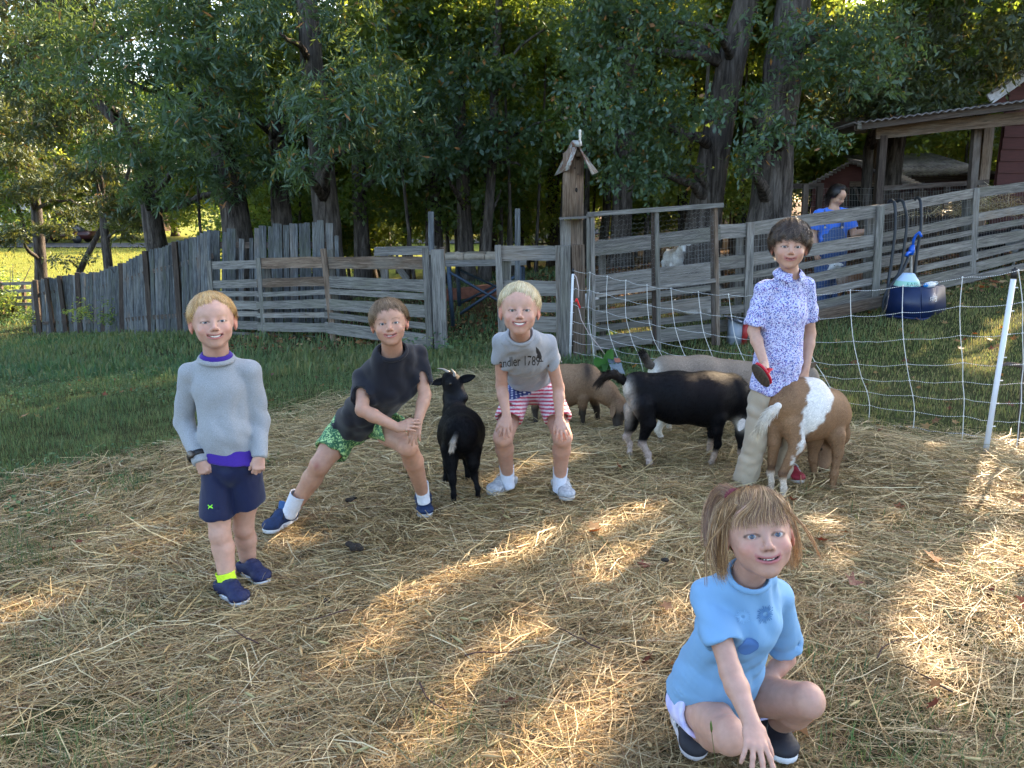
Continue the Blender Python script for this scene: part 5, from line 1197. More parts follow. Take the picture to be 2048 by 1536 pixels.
def shirt(T, mat, lat, torso, hem, sleeves, collar, folds=(), res=.0066, name='shirt', cmat=None, ring=(.009, .0055), hollow=None, wrk=.0042):
    pts = [p for p, _ in torso]+[q for sl in sleeves for q in sl[0]]
    G = Field(*bbox_of(pts, .11), res)
    for i in range(len(torso)-1): G.econe(torso[i][0], torso[i+1][0], torso[i][1], torso[i+1][1], lat, .035)
    if hem is not None:
        hp, hn = V3(hem[0]), unit(V3(hem[1])); G.plane(hp, hn)
        r = torso[-1][1]; dd = -hn
        if hollow: G.econe(hp+dd*.03, hp-dd*.05, (r[0]*hollow, r[1]*hollow), (r[0]*hollow*1.05, r[1]*hollow*1.05), lat, .003, 'sub')
    body_d = G.d.copy()
    for (P, rs, k1, cut) in sleeves:
        G.d[:] = .2
        for i in range(len(P)-1): G.cone(P[i], P[i+1], rs[i], rs[i+1], .012)
        n = unit(V3(P[-1])-V3(P[-2])) if len(cut) < 3 else unit(V3(cut[2])); c = V3(cut[0]); G.plane(c, n)
        if cut[1]: G.cone(c-n*.018, c+n*.04, cut[1], cut[1]*1.08, .002, 'sub')
        sl = G.d; kk = np.float32(k1*.8); h = np.maximum(kk-np.abs(body_d-sl), 0)/kk; body_d = np.minimum(body_d, sl)-h*h*kk*.25
    G.d = body_d
    for f in folds: G.fold(*f)
    G.wrinkle(wrk, .075, int(abs(V3(collar[0])[0])*997))
    (c, n, rx, ry) = collar; G.tube_cut(c, n, lat, rx, ry, -.013, .12)
    V, Q = G.mesh(); V = relax(V, Q); o = smooth_normals_obj(name, V, Q, mat, T)
    if ring:
        K = Field(*bbox_of([c], .11), .0035); K.ring(c, n, lat, rx*1.06, ry*1.06, ring[0], ring[1]); V, Q = K.mesh(); V = relax(V, Q, 2); ko = smooth_normals_obj('collar', V, Q, cmat or mat, T); ko.parent = o
    return o
def trouser_legs(S, legs, lat, inner=.80, k=.012):
    """legs: list of ([points], [(rx, ry)...], cut normal or None); each joined to the seat already in the field"""
    body_d = S.d.copy()
    for (P, rs, cn) in legs:
        S.d[:] = .2
        for i in range(len(P)-1): S.econe(P[i], P[i+1], rs[i], rs[i+1], lat, .015)
        q = V3(P[-1]); n = unit(V3(P[-1])-V3(P[-2])) if cn is None else unit(V3(cn)); S.plane(q, n)
        if inner: S.econe(q-n*.025, q+n*.05, (rs[-1][0]*inner, rs[-1][1]*inner), (rs[-1][0]*inner, rs[-1][1]*inner), lat, .002, 'sub')
        sl = S.d; kk = np.float32(k); h = np.maximum(kk-np.abs(body_d-sl), 0)/kk; body_d = np.minimum(body_d, sl)-h*h*kk*.25
    S.d = body_d
# ================================================================ people
def A_(px, py, Y): return V3(at(px, py, Y))
def tocam(c, dx=0, dz=0):
    d = np.array((0, 0, CAMZ))-V3(c); d = unit(d); return unit(d+np.array((dx, 0, dz)))
def limb(F, pts, rs, k=.012): F.chain(pts, rs, k)
def leg(F, hip, knee, ankle, rt, rk, rc, ra, calfdir, foot=None, k=.02):
    hip, knee, ankle = map(V3, (hip, knee, ankle)); mt = hip*.45+knee*.55
    F.cone(hip, mt, rt, rt*.86, k); F.cone(mt, knee, rt*.86, rk, k); c = knee*.68+ankle*.32+unit(calfdir)*rc*.22
    F.cone(knee, c, rk*.94, rc, k*.7); F.cone(c, ankle, rc, ra, k*.7); F.ell(knee-unit(calfdir)*rk*.20, (rk*.66, rk*.70, rk*.85), None, .02)
    if foot is not None: F.cone(ankle, foot, ra, ra*.8, .01)
def arm(F, sh, el, wr, ru, re, rf, rw, k=.012):
    sh, el, wr = map(V3, (sh, el, wr)); F.cone(sh, el, ru, re, k); m = el*.7+wr*.3; F.cone(el, m, re, rf, k); F.cone(m, wr, rf, rw, k)
def finish_body(F, parent, head=None, base=(.56, .35, .27), extra=None, **kw):
    V, Q = F.mesh(); C = head.colours(V, base, **kw) if head is not None else np.tile(np.array(base, dtype=float), (len(V), 1))
    n = snoise(V[:, 0]*30, V[:, 2]*30, 1.0, 9)[:, None]; C = C*(1+.035*n)
    if extra: C = extra(V, C)
    return smooth_normals_obj('body', V, Q, M['skin'], parent, np.clip(C, 0, 1))
def tint(V, C, c, r, col, a): 
    w = (a*np.exp(-(((V-V3(c))**2).sum(1))/r**2))[:, None]; return C*(1-w)+np.array(col)*w
def cloth(name, F, mat, parent): F.wrinkle(.0030, .08, len(name)) if 'under' not in name else None; V, Q = F.mesh(); V = relax(V, Q); return smooth_normals_obj(name, V, Q, mat, parent)
def hair_tip_z(): return None
def foot_base(p, q): a = gpt(*p); b = gpt(*q); return V3(a), V3(b)

# ------------------------------------------------ boy 1: grey long sleeve shirt, navy shorts
def boy_grey():
    Yc = 2.66; h1, t1 = V3(gpt(458, 1200)), V3(gpt(483, 1222)); base = (h1+t1)/2
    T = thing('person', Vector((A_(455, 900, Yc)[0], Yc, 0)), 'small blond boy in a grey long sleeve top, navy shorts and neon yellow socks', 'boy', None)
    hd = Head(A_(426, 645, Yc-.02), tocam(A_(425, 650, Yc), .03, .0), (-.03, 0, 1), .187, wide=1.06, open_=.55)
    nb = A_(434, 722, Yc+.03); ch = A_(442, 775, Yc+.03); wa = A_(452, 865, Yc+.02); pe = A_(462, 930, Yc+.03)
    sL, sR = A_(380, 748, Yc+.03), A_(500, 742, Yc+.05); eL, eR = A_(367, 842, Yc+.05), A_(519, 838, Yc+.06); wL, wR = A_(399, 922, Yc-.04), A_(519, 914, Yc-.01)
    hL, hR = A_(436, 950, Yc+.03), A_(492, 948, Yc+.05); kL, kR = A_(440, 1068, Yc-.01), A_(487, 1054, Yc+.10)
    aL = A_(455, 1160, Yc-.03); aR = A_(497, 1133, Yc+.16)
    lat = sR-sL
    F = Field(*bbox_of([hd.p(0, 0, .13), hd.p(0, 0, -.13), sL, sR, eL, eR, wL, wR, pe, kL, kR, aL, aR], .12), .0084,
              [(hd.c-.13, hd.c+.13, .0034), (wL-np.array((.05, .06, .09)), wL+np.array((.07, .06, .06)), .0036), (wR-np.array((.05, .06, .09)), wR+np.array((.05, .06, .04)), .0036)])
    hd.sculpt(F, 'smile', 1.08)
    F.cone(hd.p(0, -.018, -.045), nb, .042, .044, .02); F.econe(nb+np.array((0, 0, -.03)), ch, (.066, .040), (.090, .058), lat, .02); F.econe(ch, wa, (.090, .058), (.085, .058), lat, .02); F.econe(wa, pe, (.085, .058), (.085, .062), lat, .02)
    for s_, e, w in ((sL, eL, wL), (sR, eR, wR)): arm(F, s_, e, w, .032, .026, .026, .0185)
    leg(F, hL, kL, aL, .052, .038, .039, .030, (0, 1, 0)); leg(F, hR, kR, aR, .052, .038, .039, .030, (0, 1, 0))
    hand(F, wL, A_(412, 952, Yc-.05)-wL, (-.2, -.9, .1), (1, -.2, 0), .80, (1.15, 1.2, 1.2, 1.15), .06, .5)
    hand(F, wR, A_(516, 950, Yc-.03)-wR, (.35, -.85, .1), (-1, -.2, 0), .78, (.75, .8, .9, 1.0), .06, .35)
    finish_body(F, T, hd, (.47, .285, .215), brow=(.40, .25, .14), browa=.6, blush=.4, lip=(.36, .12, .11))
    hd.eyes(T, (.05, .075, .10), shift=(.08, .0)); hd.teeth(T)
    hair_short(hd, T, [(.60, .37, .13), (.66, .45, .20), (.46, .27, .10), (.72, .54, .29), (.36, .20, .08)], 3, 5200, part=.30, fringe=1.12, side=1.68, back=2.0, vol=1.05, lift=.008, sweep=.16, fr_var=.12)
    z_ = np.array((0, 0, 1.0)); cn = hd.u*.55+z_*.5+hd.f*.34; cc = A_(433, 716, Yc+.012)
    shirt(T, fabric('heather grey knit', (.27, .285, .30), .22, 420, .95, .35), lat,
          [(nb+np.array((0, 0, -.020)), (.080, .056)), (ch, (.092, .068)), (wa, (.088, .070)), (pe*.6+wa*.4, (.095, .074))], (A_(452, 926, Yc), (0.02, 0, -1)),
          [([nb*.4+sL*.6+z_*-.004, sL, eL, wL], [.038, .039, .034, .0275], .005, (wL+unit(wL-eL)*.010, 0)), ([nb*.4+sR*.6+z_*-.004, sR, eR, wR], [.038, .039, .034, .0275], .005, (wR+unit(wR-eR)*.004, 0))],
          (cc, cn, .056, .050),
          [(A_(402, 800, Yc-.06), .09, (1, 0, .5), .030, .0030, 1), (A_(495, 810, Yc-.05), .08, (-1, 0, .5), .028, .0028, 2), (eL, .09, eL-sL, .026, .0034, 3), (eR, .09, eR-sR, .026, .0034, 4),
           (A_(450, 880, Yc-.08), .10, (.2, 0, 1), .034, .0026, 5), (wL, .06, wL-eL, .020, .0024, 6), (wR, .06, wR-eR, .020, .0024, 7), (A_(440, 840, Yc-.09), .12, (.6, 0, 1), .05, .002, 9)], wrk=.0024)
    pm = fabric('purple jersey', (.045, .018, .22), .1)
    U = Field(*bbox_of([cc], .11), .0038); U.ring(cc+z_*.009, cn, lat, .050, .046, .013, .0055, .40); cloth('undershirt_collar', U, pm, T)
    U = Field(*bbox_of([wa, pe], .14), .0052); U.econe(wa*.4+pe*.6, A_(470, 960, Yc), (.099, .077), (.097, .079), lat, .01); U.plane(A_(470, 924, Yc), (-.12, 0, -1)); U.plane(A_(470, 880, Yc), (0, 0, 1)); cloth('undershirt_hem', U, pm, T)
    S = Field(*bbox_of([wa, hL, hR, kL, kR], .13), .0064)
    S.econe(wa*.35+pe*.65, pe, (.094, .074), (.100, .080), lat, .03); mL, mR = A_(433, 1030, Yc+.0), A_(499, 1012, Yc+.06)
    trouser_legs(S, [([hL, mL], [(.058, .072), (.061, .074)], (-.12, 0, -1)), ([hR, mR], [(.058, .072), (.061, .074)], (.25, 0, -1))], lat, .78)
    S.fold(A_(420, 990, Yc-.06), .10, (1, 0, .15), .04, .0035, 2); S.fold(A_(505, 985, Yc-.05), .10, (1, 0, .1), .036, .0035, 3); S.fold(A_(464, 960, Yc-.08), .07, (1, 0, .8), .03, .0025, 5)
    sh = cloth('shorts', S, fabric('navy sports cloth', (.007, .012, .045), .15, 300, .55, .15), T)
    lime = plain('lime print', (.25, .80, .03), .5); e = .0075
    arcs = []
    def arc(cx, cy, r, a0, a1, w, n=8):
        V = []; Tt = []
        for i in range(n+1):
            a = a0+(a1-a0)*i/n; V += [(cx+r*math.cos(a), cy+r*math.sin(a)), (cx+(r-w)*math.cos(a), cy+(r-w)*math.sin(a))]
        for i in range(n): Tt += [[2*i, 2*i+1, 2*i+2], [2*i+1, 2*i+3, 2*i+2]]
        return V, Tt
    uu = join_polys(arc(0, 1.15, 1.25, math.pi*1.08, math.pi*1.92, .42), arc(0, -1.15, 1.25, math.pi*.08, math.pi*.92, .42), quad_poly([(-.34, -.42), (.34, -.42), (.34, .42), (-.34, .42)]))
    print_on('emblem', T, sh, uu, A_(413, 1021, Yc-.1), np.array((e, 0, .0006)), np.array((-.0006, 0, e*1.05)), lime, .002)
    # watch
    o = np.array(tuple(T.location)); wc = wL+unit(eL-wL)*.022; dd = unit(eL-wL); s2 = unit(np.cross(dd, (0, 1, 0))); u2 = np.cross(dd, s2); V = []; n = 22
    for i, (off, rr_) in enumerate([(-.009, .0305), (-.009, .0335), (.009, .0345), (.009, .0315)]):
        for j in range(n): a = 2*math.pi*j/n; V.append(wc+dd*off+(s2*math.cos(a)+u2*math.sin(a))*rr_-o)
    Fq = [(i*n+j, i*n+(j+1) % n, ((i+1) % 4)*n+(j+1) % n, ((i+1) % 4)*n+j) for i in range(4) for j in range(n)]
    ws = mesh_np('watch', np.array(V), np.array(Fq), M['black_strap'], T, True); nv = unit(np.array((-.25, -1, .35))); nv = unit(nv-dd*(nv@dd)); c0 = wc+nv*.033
    A = Acc(); A.tube([c0-o, c0+nv*.004-o, c0+nv*.008-o], [.0145, .0150, .0135], 16); dl = A.build('dial', plain('watch case', (.05, .04, .035), .3, metal=.5), T, True); dl.parent = ws
    A = Acc(); A.tube([c0+nv*.0082-o, c0+nv*.0088-o], [.0105, .0102], 16); dl = A.build('face', plain('watch face', (.12, .10, .08), .15), T); dl.parent = ws
    neon = plain('neon knit', (.55, .80, .03), .9, .12, 90, bmp=.3)
    sock(T, A_(461, 1192, Yc-.04), A_(450, 1143, Yc-.03), .030, .035, neon); sock(T, A_(499, 1160, Yc+.15), A_(494, 1120, Yc+.155), .030, .035, neon)
    navy = plain('navy shoe mesh', (.006, .011, .050), .7, .25, 120, bmp=.4); stp = plain('shoe strap', (.02, .025, .07), .5)
    ha = V3(gpt(442, 1187)); ta = V3(gpt(497, 1226)); ha[2] = ta[2] = .018; s1 = shoe(T, ha, ha+unit(ta-ha)*.185, aL, 1, navy, M['rubber_white'], strap=stp)
    hb = V3(gpt(486, 1148)); tb = V3(gpt(524, 1172)); hb[2] = tb[2] = .018; s2_ = shoe(T, hb, hb+unit(tb-hb)*.185, aR, 1, navy, M['rubber_white'], strap=stp)
    return T
boy_grey()

# ------------------------------------------------ boy 2: dark tee, green patterned shorts, leaning on his knee
def camo():
    m, nt, b = newmat('green patterned cloth'); v = texco(nt); n = noise(nt, v, 26, 3, .65, 1.6); n2 = noise(nt, v, 60, 3, .6, 1.0)
    c = ramp(nt, n.outputs[0], [(.0, (.02, .08, .035)), (.46, (.03, .12, .05)), (.49, (.42, .62, .24)), (.56, (.45, .66, .28)), (.58, (.06, .22, .08)), (1, (.03, .11, .05))]).outputs[0]
    c = mixc(nt, c, (.03, .13, .06), ramp(nt, n2.outputs[0], [(.50, (0, 0, 0)), (.53, (1, 1, 1))]).outputs[0]); nt.links.new(c, b.inputs['Base Color']); b.inputs['Roughness'].default_value = .7; return m
def boy_dark():
    Y0 = 3.1; z_ = np.array((0, 0, 1.0))
    T = thing('person', (A_(700, 850, 3.35)[0], 3.2, 0), 'brown haired boy in a charcoal tee and green patterned shorts, leaning on his knee', 'boy')
    hc = A_(779, 648, 2.98); hd = Head(hc, tocam(hc, -.02, .0), (-.10, .10, 1), .176, wide=1.05, open_=.68)
    nb = A_(785, 706, 3.06); ch = A_(782, 768, 3.13); wa = A_(738, 822, 3.27); pe = A_(706, 852, 3.36)
    sL, sR = A_(728, 758, 3.12), A_(832, 712, 3.16); eL, wL = A_(724, 820, 2.98), A_(797, 856, 2.98); eR, wR = A_(850, 790, 3.10), A_(835, 846, 3.03)
    hL, hR = A_(688, 862, 3.36), A_(742, 842, 3.38); kL, kR = A_(640, 930, 3.22), A_(815, 892, 3.10); aL, aR = A_(585, 1018, 3.26), A_(845, 985, 3.36)
    lat = sR-sL
    F = Field(*bbox_of([hd.p(0, 0, .13), hd.p(0, 0, -.13), sL, sR, eL, eR, wL, wR, pe, kL, kR, aL, aR], .11), .0088, [(hd.c-.12, hd.c+.12, .0035), (wR-np.array((.07, .07, .10)), wR+np.array((.05, .06, .05)), .0036)])
    hd.sculpt(F, 'slight', 1.0); F.cone(hd.p(0, -.02, -.05), nb, .039, .043, .02)
    F.econe(nb-z_*.03, ch, (.066, .040), (.090, .058), lat, .02); F.econe(ch, wa, (.090, .058), (.085, .058), lat, .02); F.econe(wa, pe, (.085, .058), (.085, .062), lat, .02)
    arm(F, sL, eL, wL, .033, .026, .027, .0185); arm(F, sR, eR, wR, .033, .025, .026, .0185)
    leg(F, hL, kL, aL, .060, .044, .044, .029, (.3, 1, 0)); leg(F, hR, kR, aR, .060, .043, .043, .029, (.2, 1, 0))
    hand(F, wR, A_(826, 885, 2.99)-wR, (-.15, -.9, .25), (-1, -.1, -.2), .84, (.28, .3, .34, .4), .10, .25)
    hand(F, wL, A_(832, 846, 2.95)-wL, (0, -.75, .65), (.1, -.2, 1), .84, (.30, .34, .38, .42), .08, .25)
    kc = A_(632, 932, 3.17)
    finish_body(F, T, hd, (.42, .24, .165), brow=(.16, .10, .06), browa=.7, blush=.25, lip=(.32, .10, .09), extra=lambda V, C: tint(V, C, kc, .016, (.30, .10, .08), .8))
    hd.eyes(T, (.05, .06, .065), shift=(.0, .0)); hd.teeth(T)
    hair_short(hd, T, [(.15, .088, .042), (.23, .145, .075), (.11, .062, .03), (.31, .21, .12), (.18, .11, .055)], 8, 5200, fringe=1.17, side=1.72, back=2.0, vol=1.07, lift=.010, sweep=.35, fr_var=.2)
    cc = A_(785, 701, 3.035); cn = hd.u*.35+z_*.35+hd.f*.62
    shirt(T, fabric('charcoal jersey', (.009, .0095, .015), .12, 380, .75, .2), lat,
          [(nb-z_*.012, (.088, .062)), (ch, (.116, .086)), (wa, (.112, .086)), (pe*.85+wa*.15, (.115, .092))], (pe*.78+wa*.22+(pe-wa)*.03, pe-wa),
          [([nb*.45+sL*.55, sL, eL], [.045, .048, .050], .03, (A_(722, 797, 3.01), .036)), ([nb*.45+sR*.55, sR, eR], [.045, .046, .046], .03, (A_(846, 768, 3.10), .033))],
          (cc, cn, .055, .051),
          [(A_(700, 800, 3.15), .12, (wa-ch), .034, .0045, 1), (A_(760, 800, 3.05), .10, (wa-ch)+lat*.4, .036, .004, 2), (A_(730, 775, 3.04), .07, (1, 0, .6), .026, .0035, 3), (A_(680, 835, 3.3), .10, (wa-ch), .030, .0045, 4), (A_(820, 740, 3.05), .08, (1, 0, 0), .03, .003, 5), (A_(785, 750, 3.0), .08, (.8, 0, -.6), .03, .003, 6)])
    S = Field(*bbox_of([wa, hL, hR, kL, kR], .12), .0066); S.econe(pe*.7+wa*.3, pe, (.100, .082), (.105, .088), lat, .03); mL, mR = A_(660, 905, 3.28), A_(786, 856, 3.19)
    trouser_legs(S, [([hL, mL], [(.072, .078), (.074, .080)], None), ([hR, mR], [(.070, .076), (.066, .074)], None)], lat, .78)
    S.fold(mL, .10, lat, .035, .0035, 3); S.fold(mR, .09, (0, 0, 1), .03, .003, 5); cloth('shorts', S, camo(), T)
    white = plain('white ribbed sock', (.55, .57, .62), .95, .08, 120, bmp=.3)
    sock(T, A_(577, 1030, 3.25), A_(597, 988, 3.24), .034, .037, white); sock(T, A_(848, 1005, 3.36), A_(842, 966, 3.35), .029, .034, white)
    bl = plain('blue suede', (.006, .020, .065), .8, .3, 60, bmp=.3); lc = plain('black laces', (.008, .008, .01), .7); tg = plain('blue tongue', (.015, .07, .20), .7)
    h1, t1 = V3(gpt(592, 1042)), V3(gpt(536, 1074)); h1[2] = t1[2] = .018; shoe(T, h1, h1+unit(t1-h1)*.205, aL, 1, bl, M['rubber_white'], lace=lc, tongue=tg, high=.05)
    h2, t2 = V3(gpt(846, 1012)), V3(gpt(852, 1048)); h2[2] = t2[2] = .018; shoe(T, h2, h2+unit(t2-h2)*.195, aR, 1, bl, M['rubber_white'], lace=lc, tongue=tg, high=.05)
boy_dark()
# ------------------------------------------------ boy 3: grey printed tee, flag shorts, hands on knees
def flag(x0, zc):
    m, nt, b = newmat('flag print cloth'); a = N(nt, 'VertexColor', layer_name='Col'); nt.links.new(a.outputs[0], b.inputs['Base Color']); b.inputs['Roughness'].default_value = .75
    return m
def boy_flag():
    z_ = np.array((0, 0, 1.0)); T = thing('person', (A_(1065, 800, 3.7)[0], 3.55, 0), 'platinum blond boy in a grey printed tee and flag shorts bending with hands on knees', 'boy')
    hc = A_(1039, 622, 3.13); hd = Head(hc, tocam(hc, 0, 0), (0, .05, 1), .203, wide=1.04, open_=.6)
    nb = A_(1041, 674, 3.32); ch = A_(1049, 708, 3.47); wa = A_(1058, 750, 3.68); pe = A_(1066, 776, 3.80)
    sL, sR = A_(1003, 684, 3.43), A_(1094, 687, 3.44); eL, wL = A_(1003, 772, 3.52), A_(1013, 832, 3.45); eR, wR = A_(1117, 775, 3.53), A_(1119, 838, 3.47)
    hL, hR = A_(1035, 790, 3.78), A_(1098, 790, 3.78); kL, kR = A_(1006, 874, 3.48), A_(1125, 874, 3.49); aL, aR = A_(1015, 948, 3.66), A_(1120, 955, 3.62)
    lat = sR-sL
    F = Field(*bbox_of([hd.p(0, 0, .13), hd.p(0, 0, -.13), sL, sR, eL, eR, wL, wR, pe, kL, kR, aL, aR], .11), .0088, [(hd.c-.12, hd.c+.12, .0035), (np.array((wL[0]-.07, 3.3, kL[2]-.02)), np.array((wL[0]+.08, 3.6, wL[2]+.03)), .0038), (np.array((wR[0]-.07, 3.3, kR[2]-.02)), np.array((wR[0]+.08, 3.6, wR[2]+.03)), .0038)])
    hd.sculpt(F, 'grin', 1.15); F.cone(hd.p(0, -.02, -.05), nb, .040, .044, .02)
    F.econe(nb-z_*.03, ch, (.066, .040), (.090, .058), lat, .02); F.econe(ch, wa, (.090, .058), (.085, .058), lat, .02); F.econe(wa, pe, (.085, .058), (.085, .062), lat, .02)
    arm(F, sL, eL, wL, .033, .027, .027, .019); arm(F, sR, eR, wR, .033, .027, .027, .019)
    leg(F, hL, kL, aL, .062, .046, .043, .029, (0, 1, 0)); leg(F, hR, kR, aR, .062, .046, .043, .029, (0, 1, 0))
    hand(F, wL, A_(1003, 868, 3.405)-wL, (-.1, -.9, .45), (1, .2, 0), .95, (.30, .28, .30, .36), .22, .3); hand(F, wR, A_(1128, 872, 3.415)-wR, (.1, -.9, .45), (-1, .2, 0), .95, (.30, .28, .30, .36), .22, .3)
    ks = A_(1012, 862+8, 3.42)
    finish_body(F, T, hd, (.46, .27, .20), brow=(.42, .29, .18), browa=.6, blush=.3, lip=(.36, .12, .11), extra=lambda V, C: tint(V, C, ks, .008, (.42, .10, .08), .6))
    hd.eyes(T, (.055, .06, .05), shift=(.0, .0)); hd.teeth(T, .0050)
    hair_short(hd, T, [(.70, .58, .34), (.78, .68, .46), (.58, .45, .24), (.82, .75, .56), (.46, .35, .19)], 13, 5200, part=.22, fringe=1.10, side=1.55, back=1.9, vol=1.06, lift=.010, sweep=-.22, fr_var=.2)
    cc = A_(1041, 667, 3.285); cn = hd.u*.30+z_*.30+hd.f*.74
    gm = fabric('heather grey jersey', (.27, .28, .30), .15, 420, .9, .25)
    sh = shirt(T, gm, lat,
          [(nb-z_*.014, (.086, .062)), (ch, (.112, .088)), (wa, (.106, .086)), (pe*.5+wa*.5, (.108, .088))], (A_(1062, 762, 3.68), (pe-wa)*1.0+z_*-.10),
          [([nb*.45+sL*.55, sL, eL], [.042, .042, .048], .03, (A_(999, 731, 3.47), .035)), ([nb*.45+sR*.55, sR, eR], [.042, .042, .048], .03, (A_(1106, 731, 3.48), .035))],
          (cc, cn, .053, .056),
          [(A_(1040, 765, 3.58), .09, (.4, 0, 1), .030, .0035, 1), (A_(1085, 705, 3.46), .08, (1, 0, .5), .028, .0035, 2), (A_(1000, 705, 3.46), .07, (1, 0, -.5), .028, .003, 3), (A_(1045, 705, 3.42), .06, (1, 0, 0), .028, .002, 4), (A_(1100, 755, 3.55), .08, (.6, 0, 1), .026, .004, 5)])
    blk = plain('black print', (.01, .01, .012), .8)
    tp = text_polys('andler 1789', .052); print_on('lettering', T, sh, tp, A_(1039, 731, 3.36), np.array((.74, 0, .02)), np.array((-.02, .3, .95)), blk, .002)
    lf_ = [(0, 0), (.014, .006), (.026, .022), (.033, .046), (.036, .072), (.020, .060), (.006, .040), (-.002, .018)]; lf_ = [(-x, y) for x, y in lf_][::-1]
    print_on('leaf_print', T, sh, join_polys(quad_poly(lf_), quad_poly([(-.014, -.010), (.012, -.010), (.012, -.004), (-.014, -.004)]), quad_poly([(-.002, -.004), (.003, -.004), (.002, .004), (-.001, .004)])), A_(1083, 720, 3.36), np.array((.78, 0, 0)), np.array((0, .16, .8)), blk, .002)
    S = Field(*bbox_of([wa, hL, hR, kL, kR], .12), .0064); S.econe(pe*.55+wa*.45, pe, (.100, .082), (.106, .086), lat, .03); mL, mR = A_(1017, 838, 3.55), A_(1116, 838, 3.555)
    trouser_legs(S, [([hL, mL], [(.066, .078), (.068, .072)], unit(mL-hL)*.6-z_*.5), ([hR, mR], [(.066, .078), (.068, .072)], unit(mR-hR)*.6-z_*.5)], lat, .78)
    S.fold(mL, .09, lat, .030, .003, 3); S.fold(mR, .09, lat, .030, .003, 5); V, Q = S.mesh(); V = relax(V, Q, 2)
    ax = unit(mL-hL); az = unit((mL+mR)/2-(hL+hR)/2); s_ = V[:, 2]*.97+V[:, 1]*.23
    st = np.sin(s_/.0088*math.pi+.35*np.sin(V[:, 0]*20))*1.0; w = np.clip(st*4+.5, 0, 1)[:, None]; C = np.array((.62, .58, .62))*w+np.array((.42, .02, .075))*(1-w)
    blue = (V[:, 0] < pe[0]-.012) & (V[:, 2] > A_(1030, 792, 3.66)[2]); gxx = (V[:, 0]*1/.021); gzz = (V[:, 2]+V[:, 1]*.5)/.018; star = ((gxx-np.round(gxx))**2+(gzz+.5*(np.round(gxx) % 2)-np.round(gzz+.5*(np.round(gxx) % 2)))**2) < .055
    C[blue] = (.02, .035, .16); C[blue & star] = (.7, .7, .74); smooth_normals_obj('shorts', V, Q, flag(0, 0), T, C)
    white = plain('white ankle sock', (.56, .60, .70), .95, .08, 120, bmp=.3)
    sock(T, A_(1017, 975, 3.66), A_(1013, 931, 3.655), .031, .037, white); sock(T, A_(1118, 982, 3.62), A_(1121, 936, 3.615), .031, .037, white)
    gr = plain('grey knit shoe', (.33, .345, .37), .8, .3, 70, bmp=.5); lc = plain('pale laces', (.5, .5, .48), .8); so_ = plain('off white sole', (.45, .44, .42), .7)
    h1, t1 = V3(gpt(1028, 975)), V3(gpt(974, 1001)); h1[2] = t1[2] = .018; shoe(T, h1, h1+unit(t1-h1)*.205, aL, 1, gr, so_, lace=lc)
    h2, t2 = V3(gpt(1114, 980)), V3(gpt(1142, 1014)); h2[2] = t2[2] = .018; shoe(T, h2, h2+unit(t2-h2)*.205, aR, 1, gr, so_, lace=lc)
boy_flag()

